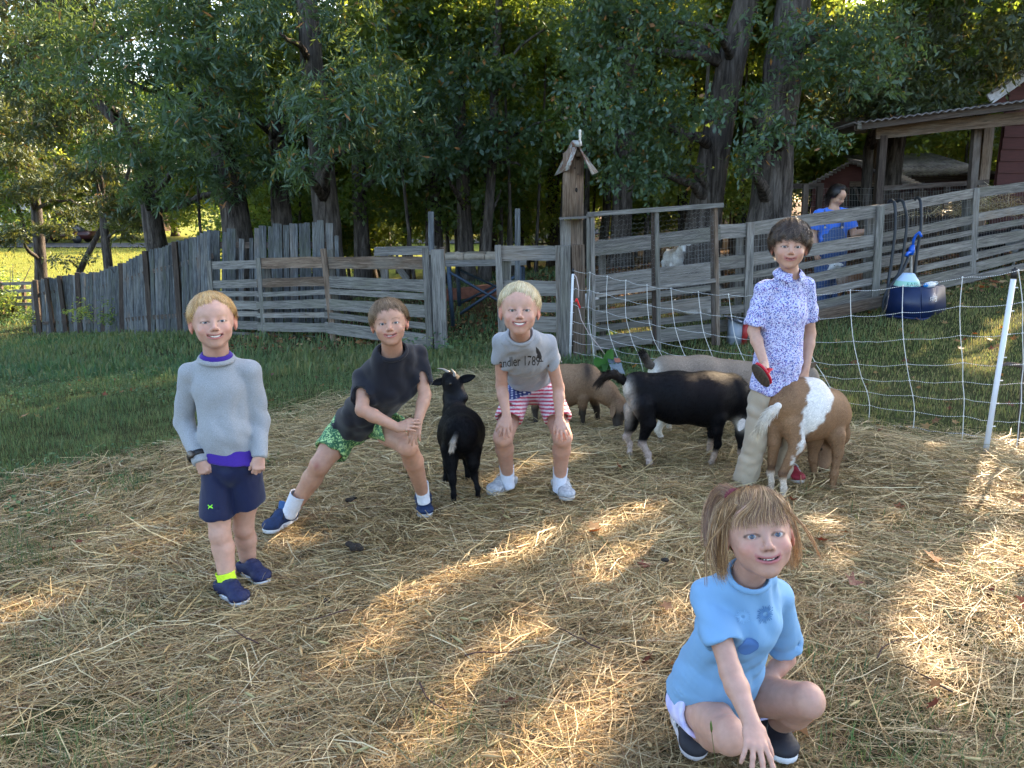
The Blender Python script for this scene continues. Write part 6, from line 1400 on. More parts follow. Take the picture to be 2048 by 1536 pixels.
# ------------------------------------------------ boy 4: curly dark hair, blue patterned polo, khaki trousers
def boy_polo():
    z_ = np.array((0, 0, 1.0)); Y0 = 3.78
    T = thing('person', (A_(1550, 800, Y0)[0], Y0, 0), 'tall boy with curly dark hair in a blue and white patterned polo and khaki trousers', 'boy')
    hc = A_(1579, 495, Y0-.02); hd = Head(hc, tocam(hc, .10, .0), (.02, 0, 1), .209, wide=1.04, open_=.75)
    nb = A_(1580, 558, Y0+.02); ch = A_(1568, 625, Y0+.02); wa = A_(1556, 720, Y0+.02); pe = A_(1545, 790, Y0+.02)
    sL, sR = A_(1529, 580, Y0+.0), A_(1611, 572, Y0+.06); eL, wL = A_(1507, 662, Y0-.02), A_(1529, 728, Y0-.16); eR, wR = A_(1621, 668, Y0+.10), A_(1611, 738, Y0+.04)
    hL, hR = A_(1523, 800, Y0+.02), A_(1574, 800, Y0+.05); kL, kR = A_(1512, 880, Y0-.01), A_(1568, 880, Y0+.06); aL, aR = A_(1487, 950, Y0+.03), A_(1562, 945, Y0+.08); lat = sR-sL
    F = Field(*bbox_of([hd.p(0, 0, .13), hd.p(0, 0, -.13), sL, sR, eL, eR, wL, wR, pe, kL, kR, aL, aR], .11), .0095, [(hd.c-.12, hd.c+.12, .0038), (wL-np.array((.08, .08, .12)), wL+np.array((.08, .06, .05)), .0036)])
    hd.sculpt(F, 'shut', 1.0); F.cone(hd.p(0, -.02, -.05), nb, .042, .046, .02)
    F.econe(nb-z_*.04, ch, (.07, .04), (.095, .06), lat, .02); F.econe(ch, pe, (.095, .06), (.09, .06), lat, .02)
    arm(F, sL, eL, wL, .034, .028, .029, .020); arm(F, sR, eR, wR, .034, .026, .027, .020)
    leg(F, hL, kL, aL, .055, .04, .04, .03, (0, 1, 0)); leg(F, hR, kR, aR, .055, .04, .04, .03, (0, 1, 0))
    hand(F, wL, A_(1541, 756, Y0-.24)-wL, (.8, -.5, .3), (.3, -1, .2), .92, (.8, .85, .9, .9), .05, .7); hand(F, wR, A_(1609, 775, Y0+.03)-wR, (.6, -.8, 0), (-1, -.4, 0), .9, (.4, .45, .5, .5), .06, .3)
    finish_body(F, T, hd, (.45, .27, .195), brow=(.06, .035, .025), browa=.8, blush=.35, lip=(.34, .11, .10)); hd.eyes(T, (.045, .055, .06), shift=(-.05, 0))
    hair_short(hd, T, [(.045, .026, .018), (.075, .045, .028), (.03, .018, .013), (.11, .07, .04), (.05, .03, .02)], 21, 5600, fringe=1.30, side=1.66, back=2.0, vol=1.09, lift=.016, wav=.75, fr_var=.4, top=.35, wid=.0007, taper=.003)
    rg_ = np.random.default_rng(4); cl = []
    for i in range(90):
        a = rg_.uniform(-2.6, 2.6); t = rg_.uniform(.25, 1.15); c0 = np.array((math.sin(t)*math.sin(a)*.088, math.sin(t)*math.cos(a)*.100-.01, math.cos(t)*.100+.024)); d1 = np.cross(c0, rg_.normal(size=3)); d1 = d1/np.linalg.norm(d1)*.028; n_ = c0/np.linalg.norm(c0)
        cl.append(([tuple(c0-d1), tuple(c0-d1*.3+n_*.008), tuple(c0+d1*.5+n_*.006+np.array((0, 0, -.006))), tuple(c0+d1*1.0-np.array((0, 0, .018)))], .0032, 34))
    hair_locks(hd, T, cl, [(.045, .026, .018), (.08, .05, .03), (.03, .018, .013), (.13, .085, .05)], 14, .0007)
    m, nt, b = newmat('printed polo cloth'); v = texco(nt); n0 = noise(nt, v, 40, 2, .5); vx = mixc(nt, v, n0.outputs[1], .035)
    vo = nt.nodes.new('ShaderNodeTexVoronoi'); vo.inputs['Scale'].default_value = 150; nt.links.new(vx, vo.inputs['Vector']); vo.feature = 'F1'
    mk = ramp(nt, vo.outputs['Distance'], [(.42, (1, 1, 1)), (.52, (0, 0, 0))]); hue = ramp(nt, vo.outputs['Color'], [(.0, (.03, .04, .20)), (.4, (.06, .12, .42)), (.6, (.16, .06, .26)), (.75, (.02, .03, .15)), (.9, (.30, .18, .45))])
    nt.links.new(mixc(nt, (.50, .52, .72), hue.outputs[0], mk.outputs[0]), b.inputs['Base Color']); b.inputs['Roughness'].default_value = .8; bump(nt, b, n0.outputs[0], .1, .001)
    cc = A_(1580, 547, Y0-.01); cn = np.array((.05, -.38, 1.0))
    shirt(T, m, lat, [(nb-z_*.028, (.078, .055)), (ch, (.112, .082)), (wa, (.116, .090)), (pe*1.0, (.128, .098))], (A_(1540, 786, Y0+.02), (-.22, 0, -1)),
          [([nb*.5+sL*.5-z_*.008, sL, eL], [.040, .046, .054], .03, (A_(1507, 652, Y0-.01), .040)), ([nb*.5+sR*.5-z_*.004, sR, eR], [.040, .044, .052], .03, (A_(1622, 640, Y0+.09), .038))],
          (cc, cn, .052, .050), [(A_(1600, 700, Y0-.06), .14, (1, 0, .15), .045, .004, 1), (A_(1530, 700, Y0-.06), .12, (1, 0, -.1), .04, .0035, 2), (A_(1545, 620, Y0-.06), .08, (1, 0, .7), .03, .003, 3), (A_(1600, 620, Y0-.03), .08, (1, 0, -.7), .03, .003, 4)], ring=None)
    K = Field(*bbox_of([cc], .11), .0038); K.ring(cc+z_*.004, cn, lat, .064, .061, .018, .0055, .95)
    w0 = cc+np.array((.014, -.06, -.02)); K.ell(w0, (.020, .03, .06), None, .002, 'sub'); V, Q = K.mesh(); smooth_normals_obj('collar', V, relax(V, Q, 1) is None or Q, m, T) if False else smooth_normals_obj('collar', relax(V, Q, 1), Q, m, T)
    for (px, py) in ((1588, 590), (1589, 612)):
        pp_ = A_(px, py, Y0-.085); A = Acc(); o = np.array(tuple(T.location)); A.tube([pp_-o, pp_+np.array((0, -.006, 0))-o], [.006, .005], 10); A.build('button', plain('button', (.5, .5, .6), .4), T, True)
    S = Field(*bbox_of([wa, hL, hR, kL, kR, aL, aR], .11), .0075); S.econe(pe+z_*.03, pe-z_*.01, (.105, .080), (.108, .084), lat, .02)
    trouser_legs(S, [([hL, kL, aL-z_*.068], [(.064, .074), (.054, .060), (.054, .066)], (0, 0, -1)), ([hR, kR, aR-z_*.068], [(.064, .074), (.054, .060), (.054, .066)], (0, 0, -1))], lat, .8, .014)
    for q, sd in ((kL, 1), (aL+z_*.03, 2), (kR, 3), (hL, 4), (kL-z_*.08, 5)): S.fold(q, .12, (.3, 0, 1), .04, .0055, sd)
    S.wrinkle(.004, .06, 5); cloth('trousers', S, fabric('khaki twill', (.36, .30, .22), .1, 400, .85, .2), T)
    red = plain('red canvas shoe', (.20, .008, .02), .7, .2, 60)
    for (a_, h0, t0) in ((aL, (1490, 952), (1482, 985)), (aR, (1566, 950), (1592, 968))):
        h, t = V3(gpt(*h0)), V3(gpt(*t0)); h[2] = t[2] = .018; shoe(T, h, h+unit(t-h)*.185, a_, 1, red, M['rubber_white'], lace=plain('white laces', (.5, .5, .5), .8))
    # grooming brush in his hand
    bp = A_(1524, 749, Y0-.27); Bt = thing('brush', bp, 'oval dark grooming brush with a red back held by the boy in the patterned polo', 'brush')
    ax = unit(A_(1541, 775, Y0-.27)-A_(1508, 724, Y0-.25)); nrm = unit(np.array((.80, .42, .30))); nrm = unit(nrm-ax*(nrm@ax)); sd = np.cross(ax, nrm)
    def slab(name, c, r, mat):
        K = Field(*bbox_of([c], .10), .003); K.ell(c, r, [ax, sd, nrm], 0); V, Q = K.mesh(); return smooth_normals_obj(name, V, Q, mat, Bt)
    slab('bristle_pad', V3(bp)-nrm*.010, (.064, .036, .017), plain('matted bristles', (.05, .035, .022), .95, .5, 120, bmp=1)); slab('back', V3(bp)+nrm*.010, (.062, .034, .012), plain('red plastic', (.50, .01, .03), .35))
    o = np.array(tuple(bp)); A = Acc(); A.tube([V3(bp)+sd*.034-o, V3(bp)+nrm*.040+sd*.028-o, V3(bp)+nrm*.052-o, V3(bp)+nrm*.040-sd*.028-o, V3(bp)-sd*.034-o], .009, 8, True, ell=.35); A.build('strap', plain('red strap', (.55, .01, .02), .5), Bt, True)
boy_polo()
# ------------------------------------------------ girl squatting in front
def girl():
    z_ = np.array((0, 0, 1.0)); T = thing('person', (A_(1440, 1300, 1.7)[0], 1.72, 0), 'girl with fair hair and a fringe in a light blue tee squatting in front', 'girl')
    hc = A_(1517, 1070, 1.60); hd = Head(hc, tocam(hc, .20, -.05), (-.13, .0, 1), .189, wide=1.07, open_=.85)
    nb = A_(1494, 1152, 1.67); ch = A_(1480, 1240, 1.70); wa = A_(1436, 1345, 1.76); pe = A_(1408, 1398, 1.82)
    sL, sR = A_(1416, 1190, 1.68), A_(1554, 1192, 1.76); eL, wL = A_(1462, 1345, 1.55), A_(1503, 1447, 1.45); eR, wR = A_(1572, 1318, 1.84), A_(1518, 1372, 1.78)
    hL, hR = A_(1388, 1402, 1.80), A_(1470, 1388, 1.88); kL, kR = A_(1458, 1472, 1.57), A_(1614, 1402, 1.66); aL, aR = A_(1378, 1445, 1.86), A_(1545, 1452, 1.86); lat = sR-sL
    F = Field(*bbox_of([hd.p(0, 0, .13), hd.p(0, 0, -.13), sL, sR, eL, eR, wL, wR, pe, kL, kR, aL, aR], .11), .0072, [(hd.c-.12, hd.c+.12, .0029), (wL-np.array((.08, .08, .14)), wL+np.array((.08, .06, .05)), .0030)])
    hd.sculpt(F, 'slight', .95); F.cone(hd.p(0, -.02, -.05), nb, .036, .040, .02)
    F.econe(nb-z_*.03, ch, (.06, .04), (.080, .055), lat, .02); F.econe(ch, wa, (.08, .055), (.078, .055), lat, .02); F.econe(wa, pe, (.078, .055), (.085, .062), lat, .02)
    arm(F, sL, eL, wL, .029, .0245, .0255, .0185); arm(F, sR, eR, wR, .029, .023, .023, .017)
    leg(F, hL, kL, aL, .060, .043, .042, .028, (0, .2, -1), k=.010); leg(F, hR, kR, aR, .058, .042, .041, .028, (-.2, .2, -1), k=.010)
    hand(F, wL, A_(1513, 1500, 1.40)-wL, (.05, -.9, .5), (1, 0, 0), .92, (.22, .25, .25, .3), .24, .15)
    finish_body(F, T, hd, (.44, .265, .205), brow=(.30, .20, .12), browa=.6, blush=.55, lip=(.36, .11, .12)); hd.eyes(T, (.055, .085, .14), shift=(-.10, .05)); hd.teeth(T, .0030)
    hc_ = [(.30, .175, .08), (.39, .245, .12), (.20, .11, .055), (.50, .33, .18), (.14, .075, .04)]
    hair_short(hd, T, hc_, 31, 5600, fringe=.92, side=1.60, back=2.1, vol=1.05, lift=.007, sweep=.12, fr_var=.25, wid=.0006)
    fr = []
    for i in range(13):                  # fringe strands reaching the brows, parted
        t = -1+2*i/12; fr.append(([(.012+.25*t*.06, .055, .105), (.032*t+.01, .088, .078), (.054*t, .096-.026*t*t, .048), (.060*t, .098-.030*t*t, .030-.006*abs(t))], .0045, 34))
    lk = [([(-.055, .045, .075), (-.073, .03, .03), (-.080, .015, -.03), (-.082, .0, -.07)], .004, 60), ([(-.06, .02, .07), (-.080, .0, .01), (-.086, -.03, -.05), (-.082, -.05, -.10)], .007, 90),
          ([(.058, .04, .07), (.074, .03, .02), (.079, .02, -.03), (.076, .012, -.06)], .004, 60), ([(.06, .0, .07), (.080, -.01, .01), (.084, -.03, -.05), (.080, -.05, -.09)], .007, 80),
          ([(-.02, -.07, .09), (-.06, -.10, .07), (-.085, -.10, .0), (-.085, -.10, -.06), (-.07, -.10, -.11)], .012, 220), ([(.04, -.09, .07), (.075, -.11, .0), (.088, -.11, -.05), (.08, -.11, -.09)], .009, 150), ([(0, -.09, .06), (0, -.12, 0), (-.02, -.12, -.08)], .018, 300),
          ([(-.05, .06, .08), (-.085, .04, .03), (-.12, .01, -.02), (-.13, -.01, -.11)], .002, 16), ([(.05, .05, .07), (.10, .03, .0), (.125, .01, -.07)], .003, 20)]
    hair_locks(hd, T, fr+lk, hc_, 6, .0005)
    # pony tail band
    K = Field(*bbox_of([hd.p(-.03, -.07, .095)], .06), .004); K.ell(hd.p(-.030, -.065, .098), hd.r(.026, .022, .020), hd.axes, 0); K.fold(hd.p(-.03, -.065, .098), .04, hd.x, .012, .003, 1); V, Q = K.mesh(); smooth_normals_obj('hair_band', V, Q, plain('maroon velvet', (.12, .02, .03), .9), T)
    hair_locks(hd, T, [([(-.03, -.065, .10), (-.055, -.10, .115), (-.085, -.125, .06), (-.095, -.12, -.02)], .008, 420)], [(.24, .13, .075), (.32, .19, .10), (.17, .085, .05)], 9, .0007)
    # tee
    m, nt, b = newmat('light blue tee'); v = texco(nt); n = noise(nt, v, 300, 2); n2 = noise(nt, v, 5, 3)
    c = mixc(nt, (.16, .32, .52), ramp(nt, n2.outputs[0], [(.3, (.92, .94, .96)), (.7, (1.06, 1.04, 1.02))]).outputs[0], 1.0, 'MULTIPLY'); nt.links.new(c, b.inputs['Base Color']); b.inputs['Roughness'].default_value = .85; bump(nt, b, n.outputs[0], .15, .001)
    cc = A_(1498, 1150, 1.645); cn = hd.u*.2+z_*.62+np.array((.10, -.50, 0))
    sh = shirt(T, m, lat, [(nb-z_*.018, (.074, .052)), (ch, (.098, .078)), (wa, (.104, .084)), (pe+z_*.0, (.128, .092))], (A_(1400, 1400, 1.80), (-.38, .15, -1)),
          [([nb*.5+sL*.5-z_*.004, sL, eL], [.036, .039, .048], .022, (A_(1446, 1290, 1.60), .035)), ([nb*.5+sR*.5-z_*.004, sR, eR], [.036, .039, .048], .022, (A_(1571, 1290, 1.82), .034))],
          (cc, cn, .047, .044), [(A_(1400, 1330, 1.70), .12, (.5, 0, 1), .034, .0045, 1), (A_(1440, 1250, 1.64), .07, (1, 0, .2), .026, .003, 2), (A_(1530, 1240, 1.68), .09, (1, 0, -.3), .034, .0040, 3), (A_(1370, 1380, 1.74), .09, (.8, 0, 1), .026, .005, 4), (A_(1480, 1330, 1.66), .10, (.8, 0, .6), .04, .004, 5), (sL, .07, (1, 0, 1), .026, .0028, 6)], res=.0058, ring=(.008, .0045))
    pr = plain('tonal print', (.075, .19, .38), .85); pl = plain('pale tonal print', (.20, .38, .60), .85)
    def burst(r, n, w=.0012):
        P = []
        for i in range(n):
            a = 2*math.pi*i/n; c_, s_ = math.cos(a), math.sin(a); r0, r1 = r*.25, r*(.75+.25*((i*7) % 3)/2); P.append(quad_poly([(r0*c_+w*s_, r0*s_-w*c_), (r1*c_+w*s_, r1*s_-w*c_), (r1*c_-w*s_, r1*s_+w*c_), (r0*c_-w*s_, r0*s_+w*c_)]))
        return join_polys(*P)
    print_on('firework_print', T, sh, burst(.018, 22), A_(1490, 1240, 1.6), (1, 0, 0), (0, 0, 1), pl, .0025); print_on('firework_print', T, sh, burst(.024, 26), A_(1538, 1240, 1.6), (1, 0, 0), (0, 0, 1), pr, .0025)
    print_on('print_patch', T, sh, quad_poly([(-.004+.026*math.cos(a), .024*math.sin(a)) for a in np.linspace(0, 5.9, 14)]), A_(1503, 1300, 1.6), (1, 0, 0), (0, 0, 1), plain('blue print patch', (.06, .15, .36), .85), .0022)
    S = Field(*bbox_of([wa, hL, hR, kL], .10), .0046); S.econe(pe*.6+wa*.4, pe, (.090, .070), (.098, .078), lat, .03); mL, mR = hL*.62+kL*.38, hR*.66+kR*.34
    trouser_legs(S, [([hL, mL], [(.070, .072), (.068, .068)], None), ([hR, mR], [(.068, .070), (.064, .066)], None)], (0, 0, 1), .84, .014)
    S.fold(mL, .10, (1, 0, 0), .034, .003, 3)
    m, nt, b = newmat('pastel tie dye shorts'); v = texco(nt); n = noise(nt, v, 14, 3, .5); nt.links.new(ramp(nt, n.outputs[0], [(.35, (.42, .44, .78)), (.5, (.60, .60, .80)), (.65, (.50, .42, .74))]).outputs[0], b.inputs['Base Color']); b.inputs['Roughness'].default_value = .8
    cloth('shorts', S, m, T)
    bk = plain('black sneaker', (.012, .012, .018), .7, .2, 60)
    ax_ = unit(np.array((.16, -1, -.40))); h = V3((aL[0]-.035, aL[1]+.05, .095)); so1 = shoe(T, h, h+ax_*.20, aL, 1, bk, plain('scuffed sole', (.42, .40, .42), .8, .3, 40), lace=plain('sneaker laces', (.3, .3, .3), .8), high=.02)
    o = np.array(tuple(T.location)); wt = plain('white stripe', (.55, .56, .6), .6)
    for q in range(3):
        A = Acc(); p0 = h+ax_*(.070+.024*q)+np.array((-.036, 0, .045)); A.box(p0-o, (.004, .010, .042), Matrix.Rotation(R(-28), 3, 'X')); st = A.build('stripe', wt, T); st.parent = so1
    h = V3((aR[0]+.0, aR[1]+.055, .02)); shoe(T, h, h+unit(np.array((-.05, -1, 0)))*.20, aR, 1, bk, M['rubber_white'], lace=plain('dark laces', (.05, .05, .05), .8))
girl()
# ------------------------------------------------ woman in overalls in the pen
def woman():
    z_ = np.array((0, 0, 1.0)); Y0 = 9.5; T = thing('person', (A_(1665, 600, Y0)[0], Y0, gz(A_(1665, 600, Y0)[0], Y0)), 'dark haired woman in a blue tee and denim overalls standing behind the board fence', 'woman')
    hc = A_(1675, 392, Y0); hd = Head(hc, (.45, -.8, -.5), (.16, -.3, 1), .215)
    nb = A_(1667, 420, Y0+.02); ch = A_(1665, 452, Y0+.02); wa = A_(1663, 500, Y0+.03); pe = A_(1660, 540, Y0+.03); sL, sR = A_(1638, 430, Y0), A_(1694, 428, Y0)
    eL, wL = A_(1627, 470, Y0+.02), A_(1632, 508, Y0-.10); eR, wR = A_(1708, 468, Y0-.05), A_(1742, 460, Y0-.18); hL, hR = A_(1648, 545, Y0), A_(1674, 545, Y0); kL, kR = A_(1648, 580, Y0), A_(1675, 580, Y0); aL, aR = V3((kL[0], Y0, gz(kL[0], Y0)+.08)), V3((kR[0], Y0, gz(kR[0], Y0)+.08)); lat = sR-sL
    F = Field(*bbox_of([hd.p(0, 0, .13), hd.p(0, 0, -.13), sL, sR, eL, wL, wR, pe, aL, aR], .14), .014, [(hd.c-.12, hd.c+.12, .005)])
    hd.sculpt(F, 'shut'); F.cone(hd.p(0, -.02, -.05), nb, .05, .055, .02); F.econe(nb-z_*.04, ch, (.11, .07), (.15, .10), lat, .04); F.econe(ch, pe, (.15, .10), (.15, .11), lat, .04)
    arm(F, sL, eL, wL, .05, .040, .040, .028); arm(F, sR, eR, wR, .05, .040, .040, .028); leg(F, hL, kL, aL, .08, .06, .055, .04, (0, 1, 0)); leg(F, hR, kR, aR, .08, .06, .055, .04, (0, 1, 0))
    hand(F, wR, (1, -.5, -.3), (0, -.5, 1), (0, -1, 0), 1.1, (.4, .4, .4, .4)); hand(F, wL, (.1, -.4, -1), (-1, -.5, 0), (0, -1, 0), 1.1, (.5, .5, .5, .5))
    finish_body(F, T, hd, (.42, .25, .17), brow=(.03, .02, .015), blush=.2); hd.eyes(T, (.03, .02, .015))
    hair_short(hd, T, [(.015, .012, .012), (.03, .022, .02), (.02, .015, .013)], 41, 1800, fringe=.62, side=1.9, back=2.3, vol=1.12, lift=.02, wav=.3, wid=.002)
    hair_locks(hd, T, [([(-.07, -.02, .05), (-.095, -.02, -.03), (-.09, -.02, -.11)], .012, 160), ([(.07, -.02, .05), (.09, -.02, -.03), (.08, -.02, -.08)], .010, 120), ([(0, -.09, .05), (0, -.12, -.05), (0, -.1, -.12)], .02, 160)], [(.015, .012, .012), (.03, .022, .02)], 4, .002)
    shirt(T, fabric('bright blue tee', (.05, .16, .62), .08), lat, [(nb-z_*.03, (.12, .085)), (ch, (.175, .125)), (wa, (.165, .125))], (wa, (0, 0, -1)), [([nb*.5+sL*.5-z_*.01, sL, eL], [.06, .07, .075], .03, (eL*.75+sL*.25, .06)), ([nb*.5+sR*.5-z_*.01, sR, eR], [.06, .07, .075], .03, (eR*.75+sR*.25, .06))], (A_(1668, 416, Y0-.01), (0, -.3, 1), .075, .07), res=.012, ring=None)
    S = Field(*bbox_of([ch, hL, hR, kL, kR, aL, aR], .16), .012); S.econe(ch-z_*.03, wa, (.150, .14), (.178, .145), lat, .03); S.econe(wa, pe, (.178, .145), (.185, .15), lat, .03); S.plane(ch+z_*.0, (0, 0, 1))
    S.op(lambda x, y, z: np.maximum(-(y-(ch[1]+.02)), -(z-wa[2]-.06))+x*0, np.array((ch[0]-.3, ch[1]-.02, wa[2])), np.array((ch[0]+.3, ch[1]+.3, ch[2]+.05)), 0, 'sub')
    trouser_legs(S, [([hL, kL, aL], [(.10, .11), (.085, .09), (.085, .09)], None), ([hR, kR, aR], [(.10, .11), (.085, .09), (.085, .09)], None)], lat, None, .02); den = fabric('denim', (.045, .085, .20), .2, 90, .9, .3); cloth('overalls', S, den, T)
    o = np.array(tuple(T.location))
    for sg, s_ in ((-1, sL), (1, sR)):
        A = Acc(); A.tube([A_(1667+sg*17, 455, Y0-.13)-o, A_(1667+sg*18, 436, Y0-.12)-o, A_(1667+sg*17, 422, Y0-.04)-o, A_(1667+sg*14, 424, Y0+.08)-o], .022, 8, ell=.35); A.build('strap', den, T, True)
    for sg in (-1, 1): A = Acc(); p = A_(1667+sg*17, 455, Y0-.15); A.tube([p-o, p+np.array((0, -.008, 0))-o], .014, 10); A.build('button', plain('brass', (.5, .45, .35), .3, metal=.8), T, True)
    for a_ in (aL, aR): h = V3((a_[0], a_[1]+.06, a_[2]-.07)); shoe(T, h, h+np.array((0, -.25, 0)), a_, 1, plain('brown boot', (.08, .05, .03), .8), M['black_strap'])
woman()
# ================================================================ goats
M['fur'] = vc_mat('fur', .7, .0, .06)
m_, nt_, b_ = newmat('goat coat'); a_ = N(nt_, 'VertexColor', layer_name='Col'); v_ = texco(nt_, 'Object', (1, 1, 1)); n_ = noise(nt_, v_, 90, 4, .7, 1.5)
nt_.links.new(mixc(nt_, a_.outputs[0], ramp(nt_, n_.outputs[0], [(.3, (.72, .72, .72)), (.7, (1.25, 1.25, 1.25))]).outputs[0], 1.0, 'MULTIPLY'), b_.inputs['Base Color']); b_.inputs['Roughness'].default_value = .6; b_.inputs['Specular IOR Level'].default_value = .12
bump(nt_, b_, n_.outputs[0], .5, .006); M['coat'] = m_
M['horn'] = plain('horn', (.22, .20, .17), .5, .3, 50, bmp=.5)
def goat_mesh(T, g, res=.0108, strands=9000, fl=.022, fw=.0011):
    """g: body [(p, (half width, half height))...], neck [(p, r)...], head (poll, muzzle, scale), legs [[(p, r)...]...], tail, ears, horns, col"""
    z_ = np.array((0, 0, 1.0)); allp = [p for p, _ in g['body']]+[p for p, _ in g['neck']]+[p for L in g['legs'] for p, _ in L]+[g['head'][0], g['head'][1]]
    hp_, hm = V3(g['head'][0]), V3(g['head'][1]); hs = g['head'][2]
    fine = [(np.minimum(hp_, hm)-.06, np.maximum(hp_, hm)+.06, res*.6)]
    F = Field(*bbox_of(allp, .16), res, fine); B = g['body']; ax = unit(V3(B[-1][0])-V3(B[0][0])); lat = unit(np.cross(ax, z_))
    B = [(p, (a*.93, b*.93)) for p, (a, b) in B]; g['neck'] = [(p, r*.86) for p, r in g['neck']]
    g['legs'] = [[(p, r*(.86 if i_ == 0 else .74)) for i_, (p, r) in enumerate(L)] for L in g['legs']]
    for i in range(len(B)-1): F.econe(B[i][0], B[i+1][0], B[i][1], B[i+1][1], lat, .05)
    for (p, r) in g.get('bulges', []): F.ell(p, r, [lat, ax, z_], .04)
    F.chain([p for p, _ in g['neck']], [r for _, r in g['neck']], .045)
    for L in g['legs']:
        F.chain([p for p, _ in L], [r for _, r in L], .018)
        q = V3(L[-1][0]); F.cone(q+z_*.018, q, L[-1][1]*1.05, L[-1][1]*1.25, .004)
        F.plane(q-z_*.012, (0, 0, -1), q-.05, q+.05)
    d = unit(hm-hp_); s_ = unit(np.cross(d, g.get('headup', z_))); u = np.cross(s_, d); h = lambda a, b, c: hp_+(d*a+s_*b+u*c)*hs
    F.ell(h(.03, 0, .0), (.070*hs, .050*hs, .055*hs), [d, s_, u], .03); F.cone(h(.05, 0, -.005), h(.145, 0, -.018), .040*hs, .026*hs, .025); F.ell(h(.152, 0, -.020), (.022*hs, .024*hs, .022*hs), [d, s_, u], .01)
    F.ell(h(.10, 0, -.035), (.06*hs, .022*hs, .018*hs), [d, s_, u], .02)
    for sg in (-1, 1):
        F.ell(h(.055, .040*sg, .018), (.014*hs, .010*hs, .010*hs), [d, s_, u], .008); F.ell(h(.165, .010*sg, -.008), (.004*hs, .004*hs, .003*hs), [d, s_, u], .002, 'sub')
    V, Q = F.mesh(); C = g['col'](V); n = snoise(V[:, 0]*40+V[:, 1]*20, V[:, 2]*25, 1, 3)[:, None]; C = C*(1+.10*n)
    ms = np.linalg.norm(V-h(.165, 0, -.03), axis=1); C = np.where((ms < .022*hs)[:, None], C*.5, C); C = np.clip(C, 0, 1)
    smooth_normals_obj('body', V, Q, M['coat'], T, C); o = np.array(tuple(T.location))
    for sg in (-1, 1):
        e = h(.060, .044*sg, .018); A = Acc(); A.tube([e-s_*sg*.006*hs-o, e+s_*sg*.003*hs-o, e+s_*sg*.0085*hs-o], [.0095*hs, .0085*hs, .003*hs], 10); A.build('eye', plain('goat eye', (.03, .02, .008), .1), T, True)
    for (b0, tip, w, cup) in g['ears']:     # leaf-shaped, cupped
        b0, tip, cup = V3(b0), V3(tip), unit(V3(cup)); dd = tip-b0; L = np.linalg.norm(dd); dd = dd/L; wv = unit(np.cross(dd, cup)); Vv = []; Ff = []
        for i in range(9):
            t = i/8; ww = w*math.sin(math.pi*min(.97, (t*.88+.12)))**.7
            for k in (-1, -.5, 0, .5, 1): Vv.append(b0+dd*L*t+wv*ww*k+cup*(.35*w*k*k*(1-t*.5))-cup*.12*L*t*t*0)
        nV = len(Vv)
        for q in list(Vv): Vv.append(q-cup*.004)
        for i in range(8):
            for k in range(4): a = i*5+k; Ff += [(a, a+1, a+6, a+5), (nV+a, nV+a+5, nV+a+6, nV+a+1)]
        for i in range(8): Ff += [(i*5, i*5+5, nV+i*5+5, nV+i*5), (i*5+4, nV+i*5+4, nV+i*5+9, i*5+9)]
        c = g.get('earcol', g['col'](b0[None])[0]); smooth_normals_obj('ear', np.array(Vv), np.array(Ff), M['coat'], T, np.tile(np.array(c), (len(Vv), 1)))
    for (P, r) in g.get('horns', []):
        P = [V3(p)-o for p in P]; P2 = []; 
        for i in range(len(P)-1): P2 += [P[i]+(P[i+1]-P[i])*t for t in (0, .33, .67)]
        P2.append(P[-1]); k = len(P2); A = Acc(); A.tube(P2, [r*(1-.85*(i/(k-1)))*(1+.06*(i % 2)) for i in range(k)], 8); A.build('horn', M['horn'], T, True)
    # coat hair
    rg = np.random.default_rng(int(abs(hs*1000))+len(V)); area_idx = rg.integers(0, len(Q), strands); q = Q[area_idx]; w = rg.dirichlet((1, 1, 1, 1), strands)
    P = (V[q]*w[..., None]).sum(1); nn = np.cross(V[q[:, 1]]-V[q[:, 0]], V[q[:, 3]]-V[q[:, 0]]); nn /= np.linalg.norm(nn, axis=1)[:, None]+1e-12
    Cq = C[q[:, 0]]; dirv = -ax*.8-z_*.75; dirs = dirv[None]+rg.normal(0, .25, (strands, 3)); dirs = dirs-nn*(dirs*nn).sum(1)[:, None]; dirs /= np.linalg.norm(dirs, axis=1)[:, None]+1e-9
    keep = np.linalg.norm(P-h(.1, 0, 0), axis=1) > .10*hs; P, nn, Cq, dirs = P[keep], nn[keep], Cq[keep], dirs[keep]; k = len(P)
    L = (fl*rg.uniform(.5, 1.2, k))[:, None]; sd = np.cross(dirs, nn); sd *= fw*rg.uniform(.6, 1.3, (k, 1)); P = P-nn*.0015
    Vs = np.stack([P-sd, P+sd, P+dirs*L*.6+nn*L*.14+sd*.7, P+dirs*L*.6+nn*L*.14-sd*.7, P+dirs*L+nn*L*.16], 1).reshape(-1, 3); b0 = np.arange(k)[:, None]*5
    cc = np.repeat(Cq*rg.uniform(.55, 1.6, (k, 1)), 5, axis=0); ob = mesh_np('coat_hair', Vs-o, [b0+np.array([[0, 1, 2, 3]]), b0+np.array([[3, 2, 4]])], M['fur'], T, True, np.clip(cc, 0, 1)); tag(ob, kind='stuff')
    # tail: core and long hair
    tp = g['tail']; P = [V3(p) for p in tp['pts']]; F = Field(*bbox_of(P, .06), .006); F.chain(P, tp['r'], .01); Vt, Qt = F.mesh(); t = np.clip(((Vt-P[0])@unit(P[-1]-P[0]))/np.linalg.norm(P[-1]-P[0]), 0, 1)[:, None]
    ca, cb = np.array(tp['c'][0]), np.array(tp['c'][1]); to = smooth_normals_obj('tail', Vt, Qt, M['coat'], T, ca*(1-t)+cb*t)
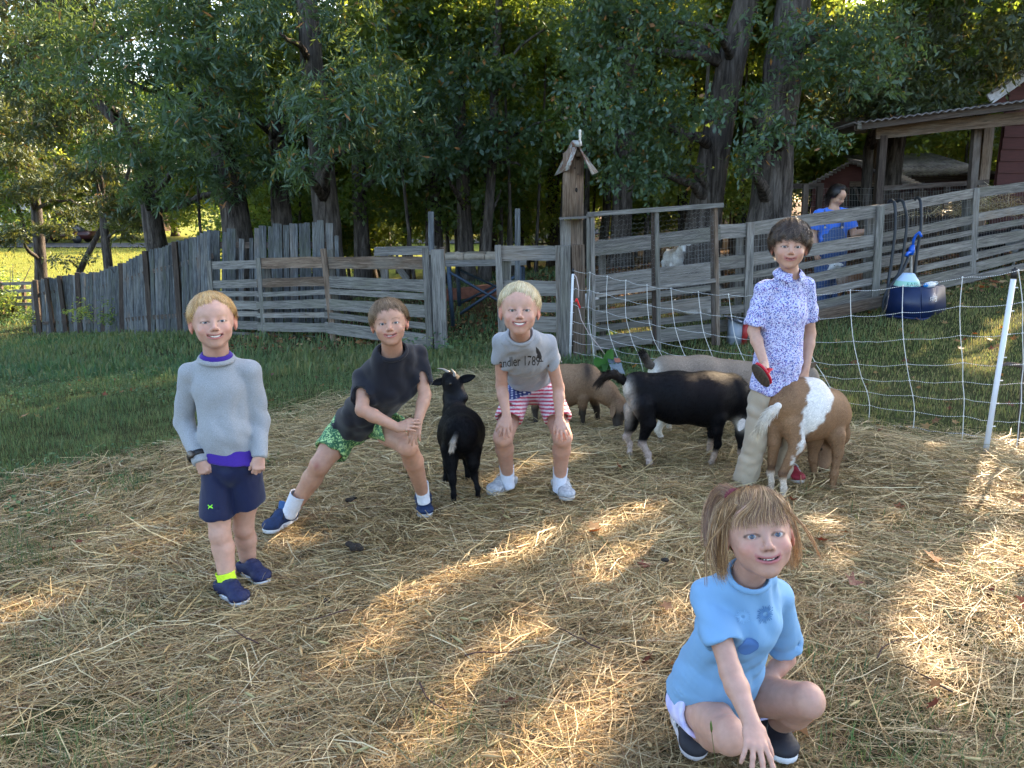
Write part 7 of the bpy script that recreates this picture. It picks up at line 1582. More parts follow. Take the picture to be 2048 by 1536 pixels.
    n = tp.get('n', 700); t = rg.uniform(0, 1, n)*(len(P)-1); i = np.minimum(t.astype(int), len(P)-2); f = (t-i)[:, None]; Pa = np.array(P); c0 = Pa[i]*(1-f)+Pa[i+1]*f; dd = Pa[i+1]-Pa[i]; dd /= np.linalg.norm(dd, axis=1)[:, None]
    rr = np.interp(t, np.arange(len(P)), tp['r'])[:, None]; off = rg.normal(0, 1, (n, 3)); off -= dd*(off*dd).sum(1)[:, None]; off /= np.linalg.norm(off, axis=1)[:, None]; c0 = c0+off*rr*.8; dd = dd+off*.30+rg.normal(0, .12, (n, 3)); dd /= np.linalg.norm(dd, axis=1)[:, None]
    L = tp.get('L', .04)*rg.uniform(.5, 1.2, (n, 1)); sd = np.cross(dd, rg.normal(size=(n, 3))); sd /= np.linalg.norm(sd, axis=1)[:, None]; sd *= .0012
    Vs = np.stack([c0-sd, c0+sd, c0+dd*L*.6+sd*.6, c0+dd*L*.6-sd*.6, c0+dd*L-z_*L*.15], 1).reshape(-1, 3); b0 = np.arange(n)[:, None]*5; tt = (t/(len(P)-1))[:, None]
    cc = np.repeat((ca*(1-tt)+cb*tt)*rg.uniform(.7, 1.3, (n, 1)), 5, axis=0); ob = mesh_np('tail_hair', Vs-o, [b0+np.array([[0, 1, 2, 3]]), b0+np.array([[3, 2, 4]])], M['fur'], T, True, np.clip(cc, 0, 1)); tag(ob, kind='stuff')
def onground(p, up=.0): p = V3(p).copy(); p[2] = float(zfast(np.array([p[0]]), np.array([p[1]]))[0])+.02+up; return p
def near_(V, c, r): return np.exp(-(((V-V3(c))**2)/np.array(r)**2).sum(1))[:, None]
def mixw(C, col, w): w = np.clip(w, 0, 1); return C*(1-w)+np.array(col)*w
BLK = (.003, .003, .004); TAN = (.23, .145, .085); WHT = (.58, .54, .47)
def G(px, py, Y): return V3(at(px, py, Y))
# --- small black goat seen from behind
T = thing('goat', (G(922, 900, 3.6)[0], 3.6, 0), 'small black horned goat seen from behind between the two bending boys', 'goat')
hN = onground(G(908, 1015, 3.50)); hN2 = onground(G(956, 1000, 3.56)); fN = onground(G(891, 956, 3.82)); fN2 = onground(G(935, 955, 3.86))
goat_mesh(T, dict(body=[(G(922, 868, 3.58), (.095, .105)), (G(922, 866, 3.70), (.118, .130)), (G(912, 838, 3.84), (.070, .105))],
    neck=[(G(909, 822, 3.88), .068), (G(907, 795, 3.93), .052), (G(904, 768, 3.95), .046)], head=(G(898, 757, 3.95), G(925, 785, 3.88), .92),
    legs=[[(G(902, 900, 3.58), .062), (G(901, 930, 3.55), .042), (G(905, 958, 3.52), .024), (hN+np.array((0, 0, .05)), .016), (hN, .017)], [(G(944, 898, 3.60), .062), (G(946, 925, 3.58), .042), (G(948, 950, 3.60), .024), (hN2+np.array((0, 0, .05)), .016), (hN2, .017)],
          [(G(898, 880, 3.86), .045), (G(893, 925, 3.84), .023), (fN, .016)], [(G(928, 880, 3.88), .045), (G(934, 925, 3.88), .023), (fN2, .016)]],
    tail=dict(pts=[G(913, 868, 3.485), G(906, 884, 3.46), G(903, 900, 3.46)], r=[.014, .012, .008], c=(BLK, (.62, .56, .48)), n=300, L=.024),
    ears=[(G(895, 760, 3.95), G(862, 768, 3.97), .020, (0, -1, .3)), (G(916, 762, 3.92), G(951, 752, 3.90), .022, (0, -1, .3))],
    horns=[([G(902, 756, 3.93), G(897, 744, 3.94), G(886, 738, 3.96), G(875, 737, 3.98)], .012), ([G(909, 756, 3.91), G(909, 746, 3.91), G(903, 738, 3.93)], .012)],
    col=lambda V: mixw(np.tile(np.array(BLK), (len(V), 1)), (.05, .05, .055), .5*near_(V, G(930, 790, 3.85), (.05, .08, .03)))), strands=11000)
# --- brown goat grazing behind the boy in the flag shorts
T = thing('goat', (G(1130, 800, 4.9)[0], 4.9, 0), 'brown goat with a dark back stripe grazing behind the boy in the flag shorts', 'goat')
f1, f2 = onground(G(1166, 855, 4.86)), onground(G(1196, 845, 5.0)); h1, h2 = onground(G(1072, 840, 4.9)), onground(G(1098, 845, 5.08))
def colb(V):
    C = np.tile(np.array(TAN)*.85, (len(V), 1)); top = np.clip((V[:, 2]-.40)/.05, 0, 1)[:, None]*np.exp(-((V[:, 1]-4.93)/.035)**2)[:, None]; C = mixw(C, (.02, .015, .012), top*.9)
    C = mixw(C, (.03, .022, .018), near_(V, G(1176, 735, 4.82), (.03, .2, .10))); low = np.clip((.16-V[:, 2])/.05, 0, 1)[:, None]; return mixw(C, (.035, .028, .022), low)
goat_mesh(T, dict(body=[(G(1080, 765, 4.95), (.10, .125)), (G(1125, 772, 4.93), (.13, .145)), (G(1168, 765, 4.9), (.10, .135))],
    neck=[(G(1178, 758, 4.9), .10), (G(1212, 785, 4.86), .078), (G(1236, 808, 4.82), .058)], head=(G(1238, 808, 4.82), G(1243, 856, 4.76), 1.0), headup=np.array((1.0, -.2, .2)),
    legs=[[(G(1166, 795, 4.85), .05), (G(1165, 825, 4.86), .026), (f1, .018)], [(G(1186, 790, 4.98), .05), (G(1194, 820, 4.99), .026), (f2, .018)], [(G(1080, 790, 4.9), .06), (G(1070, 815, 4.92), .03), (h1, .018)], [(G(1090, 790, 5.05), .06), (G(1095, 815, 5.07), .03), (h2, .018)]],
    tail=dict(pts=[G(1050, 735, 5.0), G(1040, 750, 5.0)], r=[.018, .01], c=(TAN, BLK), n=200), ears=[(G(1228, 806, 4.78), G(1224, 836, 4.76), .020, (-.6, -1, 0)), (G(1246, 806, 4.86), G(1256, 832, 4.88), .018, (.4, -1, 0))], col=colb), strands=9000)
# --- big black goat with white hind quarters
T = thing('goat', (G(1370, 850, 4.15)[0], 4.15, 0), 'large black goat with a white rump patch grazing side on beside the polo shirt boy', 'goat')
n1, n2 = onground(G(1299, 930, 4.08)), onground(G(1259, 925, 4.26)); q1, q2 = onground(G(1424, 920, 4.12)), onground(G(1418, 905, 4.32))
def colk(V):
    C = np.tile(np.array(BLK), (len(V), 1)); C = mixw(C, (.03, .018, .015), .5*near_(V, G(1420, 770, 4.0), (.10, .1, .07)))
    C = mixw(C, WHT, 1.6*near_(V, G(1248, 778, 4.1), (.030, .14, .050))); C = mixw(C, (.45, .38, .32), 1.6*near_(V, G(1258, 822, 4.15), (.024, .10, .10)))
    low = np.clip((.165-V[:, 2])/.03, 0, 1)[:, None]; C = mixw(C, (.42, .34, .30), low*(V[:, 0] < G(1330, 800, 4.1)[0])[:, None]); low2 = np.clip((.10-V[:, 2])/.03, 0, 1)[:, None]; C = mixw(C, (.36, .28, .22), low2*(V[:, 0] > G(1330, 800, 4.1)[0])[:, None])
    C = mixw(C, WHT, 1.5*near_(V, G(1482, 852, 4.1), (.035, .1, .03))); return C
goat_mesh(T, dict(body=[(G(1284, 783, 4.16), (.105, .115)), (G(1350, 795, 4.18), (.14, .152)), (G(1415, 798, 4.2), (.15, .160)), (G(1462, 790, 4.22), (.11, .135))],
    bulges=[(G(1270, 768, 4.16), (.07, .06, .06))], neck=[(G(1470, 798, 4.22), .105), (G(1490, 832, 4.2), .075), (G(1496, 850, 4.18), .06)], head=(G(1494, 852, 4.18), G(1478, 905, 4.10), 1.05), headup=np.array((-1.0, -.3, .2)),
    legs=[[(G(1287, 812, 4.08), .080), (G(1297, 846, 4.06), .054), (G(1284, 884, 4.08), .026), (n1+np.array((-.008, 0, .06)), .019), (n1, .021)], [(G(1268, 820, 4.26), .075), (G(1262, 850, 4.25), .045), (G(1253, 873, 4.26), .025), (n2+np.array((0, 0, .06)), .018), (n2, .020)],
          [(G(1436, 835, 4.10), .058), (G(1434, 862, 4.09), .038), (G(1436, 888, 4.10), .024), (q1+np.array((.01, 0, .05)), .018), (q1, .021)], [(G(1425, 840, 4.32), .055), (G(1424, 868, 4.31), .03), (q2, .020)]],
    tail=dict(pts=[G(1252, 765, 4.16), G(1228, 748, 4.15), G(1210, 752, 4.14), G(1198, 766, 4.13)], r=[.024, .024, .018, .010], c=(BLK, (.03, .022, .016)), n=1000, L=.045),
    ears=[(G(1488, 838, 4.08), G(1478, 862, 4.03), .022, (-.5, -1, 0)), (G(1506, 842, 4.24), G(1515, 866, 4.26), .02, (.5, -1, 0))], earcol=WHT, col=colk), strands=15000)
# --- pale tan goat behind it
T = thing('goat', (G(1400, 850, 4.65)[0], 4.65, 0), 'pale tan goat with a black tail tip standing behind the large black goat', 'goat')
n1, n2 = onground(G(1322, 888, 4.56)), onground(G(1338, 872, 4.78)); q1, q2 = onground(G(1545, 880, 4.66)), onground(G(1560, 870, 4.8))
def colt(V):
    C = np.tile(np.array((.21, .165, .125)), (len(V), 1)); C = mixw(C, (.05, .04, .035), np.clip((V[:, 2]-.52)/.05, 0, 1)[:, None]*np.exp(-((V[:, 1]-4.68)/.05)**2)[:, None]*.7*(V[:, 0] > G(1400, 700, 4.6)[0])[:, None])
    C = mixw(C, WHT, 1.5*near_(V, G(1302, 738, 4.6), (.04, .14, .05))); return mixw(C, WHT, np.clip((.28-V[:, 2])/.06, 0, 1)[:, None])
goat_mesh(T, dict(body=[(G(1328, 752, 4.64), (.11, .14)), (G(1400, 762, 4.68), (.14, .165)), (G(1510, 765, 4.7), (.11, .14))],
    neck=[(G(1530, 765, 4.7), .10), (G(1580, 770, 4.68), .075), (G(1610, 752, 4.66), .06)], head=(G(1612, 742, 4.65), G(1640, 775, 4.58), .95),
    legs=[[(G(1325, 800, 4.58), .07), (G(1330, 835, 4.56), .042), (G(1316, 858, 4.57), .025), (n1, .019)], [(G(1335, 800, 4.76), .065), (G(1336, 838, 4.77), .035), (n2, .019)], [(G(1520, 800, 4.62), .05), (G(1540, 840, 4.64), .026), (q1, .018)], [(G(1530, 800, 4.78), .05), (G(1555, 840, 4.79), .026), (q2, .018)]],
    tail=dict(pts=[G(1308, 735, 4.62), G(1298, 728, 4.61), G(1288, 712, 4.6), G(1284, 706, 4.6)], r=[.022, .026, .024, .012], c=((.12, .10, .08), BLK), n=700, L=.04),
    ears=[(G(1618, 735, 4.62), G(1632, 724, 4.58), .018, (0, -1, 0)), (G(1604, 735, 4.7), G(1592, 722, 4.7), .018, (0, -1, 0))], col=colt), strands=11000)
# --- brown and white goat on the right
T = thing('goat', (G(1610, 900, 3.75)[0], 3.75, 0), 'brown goat with a white saddle patch and pale tail in front of the polo boy', 'goat')
n1, n2 = onground(G(1542, 975, 3.70)), onground(G(1567, 972, 3.62)); q1, q2 = onground(G(1629, 965, 3.88)), onground(G(1664, 984, 3.74))
BRN = (.20, .115, .062)
def colw(V):
    C = np.tile(np.array(BRN), (len(V), 1)); xx = V[:, 0]; zz = V[:, 2]
    C = mixw(C, np.array(BRN)*.62, .8*near_(V, G(1565, 775, 3.6), (.06, .2, .05))); C = mixw(C, (.27, .15, .07), .6*near_(V, G(1575, 840, 3.6), (.05, .2, .06)))
    pts = [(G(1643, 757, 3.75), .078), (G(1645, 788, 3.7), .070), (G(1630, 820, 3.66), .060), (G(1618, 850, 3.64), .046), (G(1611, 874, 3.62), .028), (G(1602, 900, 3.6), .013), (G(1586, 928, 3.6), .011)]
    pts = [(p*(1-t)+q*t, r*(1-t)+u*t) for (p, r), (q, u) in zip(pts[:-1], pts[1:]) for t in (0, .34, .67)]+[pts[-1]]; w = np.zeros(len(V)); nz = .006*np.sin(zz*60+xx*90)+.004*np.sin(zz*140-xx*110)
    for p, r in pts: dd = np.sqrt((xx-p[0])**2+((zz-p[2])*.8)**2)+nz; w = np.maximum(w, np.clip((r-dd)/.008, 0, 1))
    w *= (V[:, 1] < 3.86); C = mixw(C, (.60, .58, .54), w[:, None]); C = mixw(C, (.50, .42, .33), np.clip((.11-zz)/.02, 0, 1)[:, None]*(xx < G(1600, 800, 3.7)[0])[:, None]); C = mixw(C, (.06, .03, .02), np.exp(-((zz-.125)/.014)**2)[:, None]*.7*(xx < G(1600, 800, 3.7)[0])[:, None])
    C = mixw(C, (.30, .19, .11), .8*near_(V, G(1625, 893, 3.7), (.08, .2, .04))); return C
goat_mesh(T, dict(body=[(G(1572, 808, 3.74), (.105, .125)), (G(1612, 824, 3.78), (.135, .152)), (G(1655, 828, 3.84), (.115, .145))], bulges=[(G(1605, 775, 3.78), (.06, .12, .05))],
    neck=[(G(1668, 830, 3.88), .095), (G(1672, 868, 3.98), .07), (G(1662, 890, 4.03), .055)], head=(G(1660, 892, 4.03), G(1640, 925, 3.98), .95), headup=np.array((-.6, .8, .4)),
    legs=[[(G(1553, 850, 3.74), .062), (G(1549, 885, 3.72), .042), (G(1541, 944, 3.74), .0235), (n1+np.array((0, 0, .05)), .017), (n1, .020)], [(G(1583, 850, 3.68), .074), (G(1595, 890, 3.64), .050), (G(1565, 948, 3.64), .026), (n2+np.array((.004, 0, .045)), .018), (n2, .021)],
          [(G(1630, 880, 3.90), .050), (G(1625, 918, 3.88), .026), (q1, .019)], [(G(1672, 870, 3.76), .058), (G(1676, 905, 3.75), .034), (G(1668, 948, 3.74), .024), (q2, .021)]],
    tail=dict(pts=[G(1556, 812, 3.60), G(1540, 826, 3.57), G(1526, 846, 3.55), G(1516, 864, 3.54)], r=[.018, .018, .014, .008], c=((.60, .57, .52), (.52, .43, .30)), n=900, L=.05),
    ears=[(G(1652, 895, 4.08), G(1640, 880, 4.12), .018, (0, -1, 0)), (G(1672, 890, 3.98), G(1682, 910, 3.96), .018, (0, -1, 0))], col=colw), strands=15000, fl=.018)
# --- goats in the pens behind
def pen_goat(label, px, Y, head_deg, s, base, patch=None, lying=False, down=False, z0=None):
    p = at(px, 600, Y); gzv = gz(p.x, p.y) if z0 is None else z0; a = R(head_deg); fx = np.array((math.cos(a), math.sin(a), 0)); sx = np.array((-math.sin(a), math.cos(a), 0)); z_ = np.array((0, 0, 1.0)); o = np.array((p.x, p.y, gzv)); hh = .20 if lying else .42
    L = lambda f, l, u: o+(fx*f+sx*l+z_*u)*s
    T = thing('goat', tuple(o), label, 'goat'); legs = []
    if not lying: legs = [[(L(-.22, .08*k, .34), .055*s), (L(-.20, .085*k, .25), .038*s), (L(-.26, .085*k, .15), .024*s), (L(-.24, .085*k, .02), .018*s)] for k in (-1, 1)]+[[(L(.18, .075*k, .32), .045*s), (L(.19, .08*k, .18), .026*s), (L(.19, .08*k, .02), .018*s)] for k in (-1, 1)]
    else: legs = [[(L(-.15, .10*k, .14), .06*s), (L(.02, .14*k, .06), .035*s), (L(-.1, .15*k, .04), .02*s)] for k in (-1, 1)]+[[(L(.18, .08*k, .12), .05*s), (L(.28, .09*k, .05), .03*s), (L(.18, .10*k, .03), .02*s)] for k in (-1, 1)]
    hd0, hd1 = (L(.40, 0, hh+.22), L(.52, 0, hh+.15)) if not down else (L(.40, 0, .22), L(.46, 0, .08)); hd1 = hd0+unit(hd1-hd0)*.15*s
    def col(V):
        C = np.tile(np.array(base), (len(V), 1))
        if patch is not None: C = mixw(C, patch[0], 1.6*near_(V, L(*patch[1]), (patch[2],)*3))
        return C
    goat_mesh(T, dict(body=[(L(-.24, 0, hh), (.10*s, .12*s)), (L(0, 0, hh-.02), (.135*s, .15*s)), (L(.2, 0, hh), (.10*s, .13*s))], neck=[(L(.24, 0, hh+.02), .085*s), (L(.33, 0, (hh+.12) if not down else .32), .06*s), (hd0, .048*s)], head=(hd0, hd1, s*.9),
        legs=legs, tail=dict(pts=[L(-.34, 0, hh+.10), L(-.38, 0, hh+.03), L(-.40, 0, hh-.03)], r=[.02*s, .016*s, .008*s], c=(base, base), n=80),
        ears=[(hd0+(fx*.02+sx*.045*k+z_*.01)*s, hd0+(fx*.0+sx*.13*k+z_*.0)*s, .02*s, fx) for k in (-1, 1)], horns=[([hd0+(sx*.018*k+z_*.03)*s, hd0+(-fx*.03+sx*.03*k+z_*.09)*s, hd0+(-fx*.08+sx*.05*k+z_*.10)*s], .010*s) for k in (-1, 1)], col=col), res=.016, strands=1800, fl=.03, fw=.002)
pen_goat('white goat with horns facing the camera behind the tall wire frame', 1343, 11.2, -85, .95, (.52, .50, .47), ((.30, .24, .18), (.1, 0, .5), .10), z0=.24)
pen_goat('tan goat lying on the leaves right of the white horned goat in the pen', 1405, 12.2, 175, 1.0, (.34, .24, .16), lying=True, z0=.32)
pen_goat('white goat whose back shows low behind the left end of the wire frame', 1186, 9.3, 60, .8, (.58, .56, .52), lying=True, z0=.12)
pen_goat('white and tan goat lying close behind the fence below the wire frame rail', 1392, 9.4, 10, .8, (.50, .45, .38), lying=True, z0=.02)
pen_goat('white headed brown goat at the knees of the woman in overalls', 1708, 9.35, 205, .92, (.20, .10, .055), ((.60, .60, .60), (.42, 0, .60), .14), z0=.12)
pen_goat('black goat side on behind the boards at the far right', 1960, 11.0, 5, .95, (.014, .012, .014), z0=.52)
pen_goat('grey white goat facing the camera behind the boards at the right edge', 2016, 10.9, -100, 1.05, (.42, .42, .43), z0=.48)
# ================================================================ electric netting
NET = [[(1180,545),(1178.7,580),(1176.7,614),(1178,647),(1182,669),(1185,689),(1188,710),(1190,730)],
[(1214.6,552.5),(1213,588),(1213.5,624),(1217,658.5),(1222.5,680),(1229,699),(1236,719),(1236,740)], [(1251.7,561),(1251,599),(1252,634.6),(1261,670),(1268,691),(1277,709),(1282.5,727),(1287,745)],
[(1294,570),(1295,609),(1299,646.7),(1308,680),(1318,700.5),(1327,718),(1333,735),(1338,752)], [(1342,577),(1345,617.5),(1350.6,656),(1362,692.5),(1370,712),(1378,730),(1384,748),(1390,764)],
[(1396.5,584),(1401,625),(1407.5,665),(1420,700),(1428,720),(1436,738),(1443,757),(1448,775)], [(1457,589),(1463,632),(1470,674),(1482,707),(1492,728),(1500,746),(1508,766),(1513,785)],
[(1510,590),(1518,634),(1524,678),(1534,712),(1542,734),(1550,754),(1556,775),(1562,795)], [(1558,590),(1564,636),(1570,680),(1580,718),(1590,742),(1600,764),(1606,785),(1612,806)],
[(1605,588),(1608,637),(1612,682),(1630,724),(1647,751),(1660,775),(1672,798),(1680,820)], [(1700.7,581),(1702,631.6),(1707,682),(1716.5,728),(1724,757),(1734,783),(1739,810.7),(1737.6,840)],
[(1806,571.5),(1804.6,624.8),(1807,678),(1813.6,728.7),(1819,761),(1825.7,791.6),(1829,822.5),(1827,854.5)], [(1925,555),(1920,612.5),(1921,670.7),(1925.5,726),(1925.5,763),(1928.5,798),(1927,832.6),(1925.5,866.8)],
[(2037,541),(2045,604.8),(2045,666),(2046.6,728.7),(2043,767),(2042.5,806),(2038,844),(2035,880)], [(2160,520),(2170,590),(2172,655),(2175,722),(2172,768),(2170,812),(2166,856),(2160,896)]]
def netY(px): t = (px-1148)/(2022-1148); return 1/(.139+(.2326-.139)*t)
nb0 = gpt(1500, 800); net = thing('electric_netting', (nb0.x, nb0.y, gz(nb0.x, nb0.y)), 'white twisted electric netting strung between two white posts across the yard', 'fence')
cord = plain('white poly cord', (.60, .60, .58), .6); no = Vector(net.location)
cordm, nt, b = newmat('twisted poly cord'); v = texco(nt); w = nt.nodes.new('ShaderNodeTexWave'); w.inputs['Scale'].default_value = 45; w.inputs['Distortion'].default_value = 0; nt.links.new(v, w.inputs[0])
nt.links.new(ramp(nt, w.outputs[0], [(.25, (.10, .10, .10)), (.45, (.62, .62, .60))]).outputs[0], b.inputs['Base Color'])
LP = [(1146, y) for y in (541, 575, 609, 642, 663, 683, 703, 722)]
for r_ in range(8):
    P = [at(*LP[r_], 7.2)]
    for c in NET: P.append(at(*c[r_], netY(c[0][0])))
    Q_ = []
    for i in range(len(P)-1):
        for k in range(6):
            t = k/6; Q_.append(P[i].lerp(P[i+1], t)+Vector((0, 0, -.012*math.sin(math.pi*t)+random.uniform(-.003, .003)))-no)
    Q_.append(P[-1]-no); A = Acc(); A.tube(Q_, .0018, 5, False); A.build('horizontal_strand', cordm, net, True)
for c in NET:
    P = [at(*p, netY(c[0][0]))-no for p in c]; e = c[-1]; g_ = at(e[0]-3, e[1]+22, netY(c[0][0])); g_.z = max(g_.z, gz(g_.x, g_.y)+.015); P.append(g_-no)
    Q_ = []; Pm = [P[0]*2-P[1]]+P+[P[-1]*2-P[-2]]
    for i in range(len(P)-1):
        for k in range(4):
            f = k/4; a, b_, c_, d_ = Pm[i:i+4]; Q_.append(.5*((2*b_)+(c_-a)*f+(2*a-5*b_+4*c_-d_)*f*f+(3*b_-a-3*c_+d_)*f**3))
    Q_.append(P[-1]); A = Acc(); A.tube(Q_, .0022, 6, False); A.build('vertical_strand', cord, net, True)
    A = Acc()
    for p in P[:-1]: A.tube([p+Vector((0, 0, -.007)), p, p+Vector((0, 0, .007))], [.0025, .0045, .0025], 6)
    tag(A.build('knot', cord, net, True), kind='stuff')
def net_post(px0, py0, px1, py1, Y, r, label, cap=True):
    a = at(px0, py0, Y); g_ = gpt(px1, py1); g_.z -= .05; T = thing('fence_post', (g_.x, g_.y, g_.z+.05), label, 'post'); o = Vector(T.location)
    d = (g_-a); A = Acc(); A.tube([a-o+d*.05, g_-o], r, 12); A.build('shaft', plain('white plastic post', (.62, .63, .66), .4), T, True)
    A = Acc(); A.tube([a-o, a-o+d*.045], r*1.1, 12); A.tube([a-o-d*.01, a-o], r*.4, 8); A.build('cap', M['black_strap'], T, True)
    for k in range(7): A = Acc(); p = a-o+d*(.09+.115*k); A.tube([p+Vector((-r*1.25, 0, 0)), p+Vector((r*1.9, -r*.6, .0))], r*.25, 6); A.build('clip', cord, T)
net_post(1146, 538, 1140, 722, 7.2, .011, 'thin white net post in front of the bird house gate post')
net_post(2030, 538, 1968, 922, 4.35, .0145, 'leaning white net post near the right edge of the yard')
g_ = gpt(2036, 905); T = thing('stake', (g_.x, g_.y, gz(g_.x, g_.y)), 'thin brown steel stake at the far right edge behind the leaning white post', 'stake'); A = Acc(); o = Vector(T.location); A.tube([Vector((0, 0, -.05)), at(2052, 640, g_.y)-o], .008, 8); A.build('rod', plain('rusty steel', (.06, .045, .035), .8, .3, 60), T, True)
A = Acc(); A.tube([at(1992, 735, g_.y)-o, at(2015, 727, g_.y)-o, at(2052, 733, g_.y)-o], [.006, .012, .014], 7); A.build('broken_branch', M['bark'], T, True)
T = thing('cable', at(1152, 560, 7.1), 'white lead wire with a red clip hanging on the left net post', 'cable'); o = Vector(T.location)
A = Acc(); A.tube([at(x, y, 7.12)-o for x, y in ((1148, 548), (1153, 555), (1157, 575), (1157, 595))], .005, 6); A.tube([at(x, y, 7.1)-o for x, y in ((1157, 615), (1163, 640), (1178, 668), (1196, 690), (1212, 712))], .0035, 6); A.build('lead', plain('pinkish wire', (.45, .36, .34), .5), T, True)
A = Acc(); A.tube([at(1153, 597, 7.1)-o, at(1160, 616, 7.1)-o], .014, 8, ell=.6); A.tube([at(1153, 597, 7.1)-o, at(1151, 604, 7.08)-o], .006, 6); A.build('clip', plain('red clip', (.65, .015, .015), .4), T, True)
# ================================================================ hoses, hydrant, tub
rub = plain('dark rubber hose', (.018, .022, .028), .5)
def hose(label, pts, r=.017):
    P = [at(x, y, Y) for x, y, Y in pts]; T = thing('hose', P[0], label, 'hose'); Pm = [P[0]*2-P[1]]+P+[P[-1]*2-P[-2]]; Q_ = []
    for i in range(len(P)-1):
        for k in range(5): f = k/5; a, b_, c_, d_ = Pm[i:i+4]; Q_.append(.5*((2*b_)+(c_-a)*f+(2*a-5*b_+4*c_-d_)*f*f+(3*b_-a-3*c_+d_)*f**3)-P[0])
    Q_.append(P[-1]-P[0]); A = Acc(); A.tube(Q_, r, 9); A.build('tube', rub, T, True)
hose('dark hose hung over the top rail, left of the three', [(1775, 414, 9.18), (1778, 404, 9.10), (1785, 401, 9.02), (1790, 412, 8.93), (1791, 455, 8.9), (1784, 515, 8.88), (1777, 562, 8.85), (1772, 610, 8.7), (1755, 645, 8.3)])
hose('dark hose hung over the top rail, middle of the three', [(1790, 416, 9.2), (1794, 404, 9.12), (1803, 401, 9.02), (1809, 412, 8.93), (1814, 443, 8.92), (1809, 491, 8.9), (1801, 539, 8.88), (1785, 566, 8.86), (1778, 585, 8.84)])
hose('dark hose hung over the top rail beside the blue hydrant', [(1826, 412, 9.34), (1830, 399, 9.26), (1837, 396, 9.15), (1842, 410, 9.04), (1842, 455, 9.0), (1835, 503, 8.98), (1828, 560, 8.96)])
hose('dark hose running from the blue hydrant down behind the navy tub', [(1818, 511, 8.92), (1803, 545, 8.88), (1776, 578, 8.8), (1766, 612, 8.74), (1772, 640, 8.6)])
p = gpt(1824, 600); hy = thing('hydrant', at(1824, 600, 8.95), 'blue yard hydrant on a steel pipe against the board fence', 'hydrant'); o = Vector(hy.location); blu = plain('blue enamel', (.01, .10, .50), .35); gal = plain('galvanised pipe', (.28, .25, .2), .5, .2, 40, metal=.4)
A = Acc(); A.tube([at(1822, 620, 8.95)-o, at(1822, 508, 8.95)-o], .016, 10); A.build('pipe', gal, hy, True)
plank('post', at(1826.5, 615, 9.0), at(1826.5, 512, 9.0), .05, .03, (0, -1, 0), M['wood_warm'], hy)
A = Acc(); A.tube([at(1822, 510, 8.95)-o, at(1823, 500, 8.95)-o, at(1826, 490, 8.95)-o], [.026, .036, .022], 10); A.tube([at(1822, 504, 8.94)-o, at(1815, 506, 8.9)-o, at(1813, 512, 8.88)-o], [.02, .018, .02], 8); A.build('head', blu, hy, True)
A = Acc(); A.tube([at(1826, 492, 8.95)-o, at(1827, 480, 8.94)-o, at(1832, 470, 8.92)-o, at(1838, 465, 8.9)-o, at(1843, 470, 8.88)-o], [.012, .016, .014, .016, .010], 8); A.tube([at(1838, 464, 8.9)-o, at(1843, 474, 8.88)-o], .014, 8); A.build('handle', blu, hy, True)
# tub: open at the bottom, standing upside down
tb = gpt(1843, 640); TB = thing('tub', (tb.x, tb.y, tb.z), 'navy plastic bin standing upside down in front of the board fence', 'tub'); o = Vector(TB.location); Yt = tb.y
def frustum(name, parent, bl, br, bk, tl, tr, tk, bev, mat):
    """bottom corners left, front, right and top ones; the fourth is completed"""
    f0, l0, r0 = Vector(bk), Vector(bl), Vector(br); f1, l1, r1 = Vector(tk), Vector(tl), Vector(tr); b0, b1 = l0+r0-f0, l1+r1-f1
    bm = bmesh.new(); vs = [bm.verts.new(q-Vector(parent.location)) for q in (f0, r0, b0, l0, f1, r1, b1, l1)]
    for f in ((0, 3, 2, 1), (4, 5, 6, 7), (0, 1, 5, 4), (1, 2, 6, 5), (2, 3, 7, 6), (3, 0, 4, 7)): bm.faces.new([vs[i] for i in f])
    bmesh.ops.bevel(bm, geom=bm.edges[:], offset=bev, segments=3, affect='EDGES'); me = bpy.data.meshes.new(name); bm.to_mesh(me); bm.free(); me.materials.append(mat)
    for q in me.polygons: q.use_smooth = True
    ob = bpy.data.objects.new(name, me); return link(ob, parent)
k0 = at(1843, 642, Yt); kl = at(1769, 634, Yt+.30); kr = at(1895, 633, Yt+.36); k0.z = kl.z = kr.z = gz(k0.x, k0.y)-.02; H_ = at(1843, 577, Yt+.03).z
t0 = at(1843, 577, Yt+.03); tl = at(1780, 576, Yt+.31); tr = at(1891, 573, Yt+.36); tl.z = tr.z = t0.z = H_
tub = frustum('bin', TB, kl, kr, k0, tl, tr, t0, .012, plain('navy plastic', (.007, .017, .062), .35, .15, 12))
A = Acc(); rim = [kl+Vector((0, 0, .025)), k0+Vector((.0, -.012, .025)), kr+Vector((.012, 0, .025))]; A.tube([q-o for q in rim], .012, 6); A.build('rim', plain('navy plastic rim', (.006, .017, .07), .4), TB, True)
ex = (tr-t0).normalized(); fx = ex; up_ = Vector((0, 0, 1)); nn = ex.cross(up_); 
if nn.y > 0: nn = -nn
V2, T3_ = text_polys('Eups', .085); c0 = (t0+tr)/2+Vector((0, 0, -.10))+nn*.012-ex*.02
mesh_np('lettering', [tuple(c0-ex*x-up_*y+nn*(.010+.09*(.0))-o) for x, y in V2], np.array(T3_), plain('white lettering', (.6, .6, .62), .6), TB)
bc = at(1813.5, 575, Yt+.30); BK = thing('bucket', (bc.x, bc.y, H_), 'white bucket with a green lettered band upside down on the navy bin', 'bucket'); r1 = (at(1838, 575, Yt+.22)-at(1789, 575, Yt+.22)).x/2; hb = .135
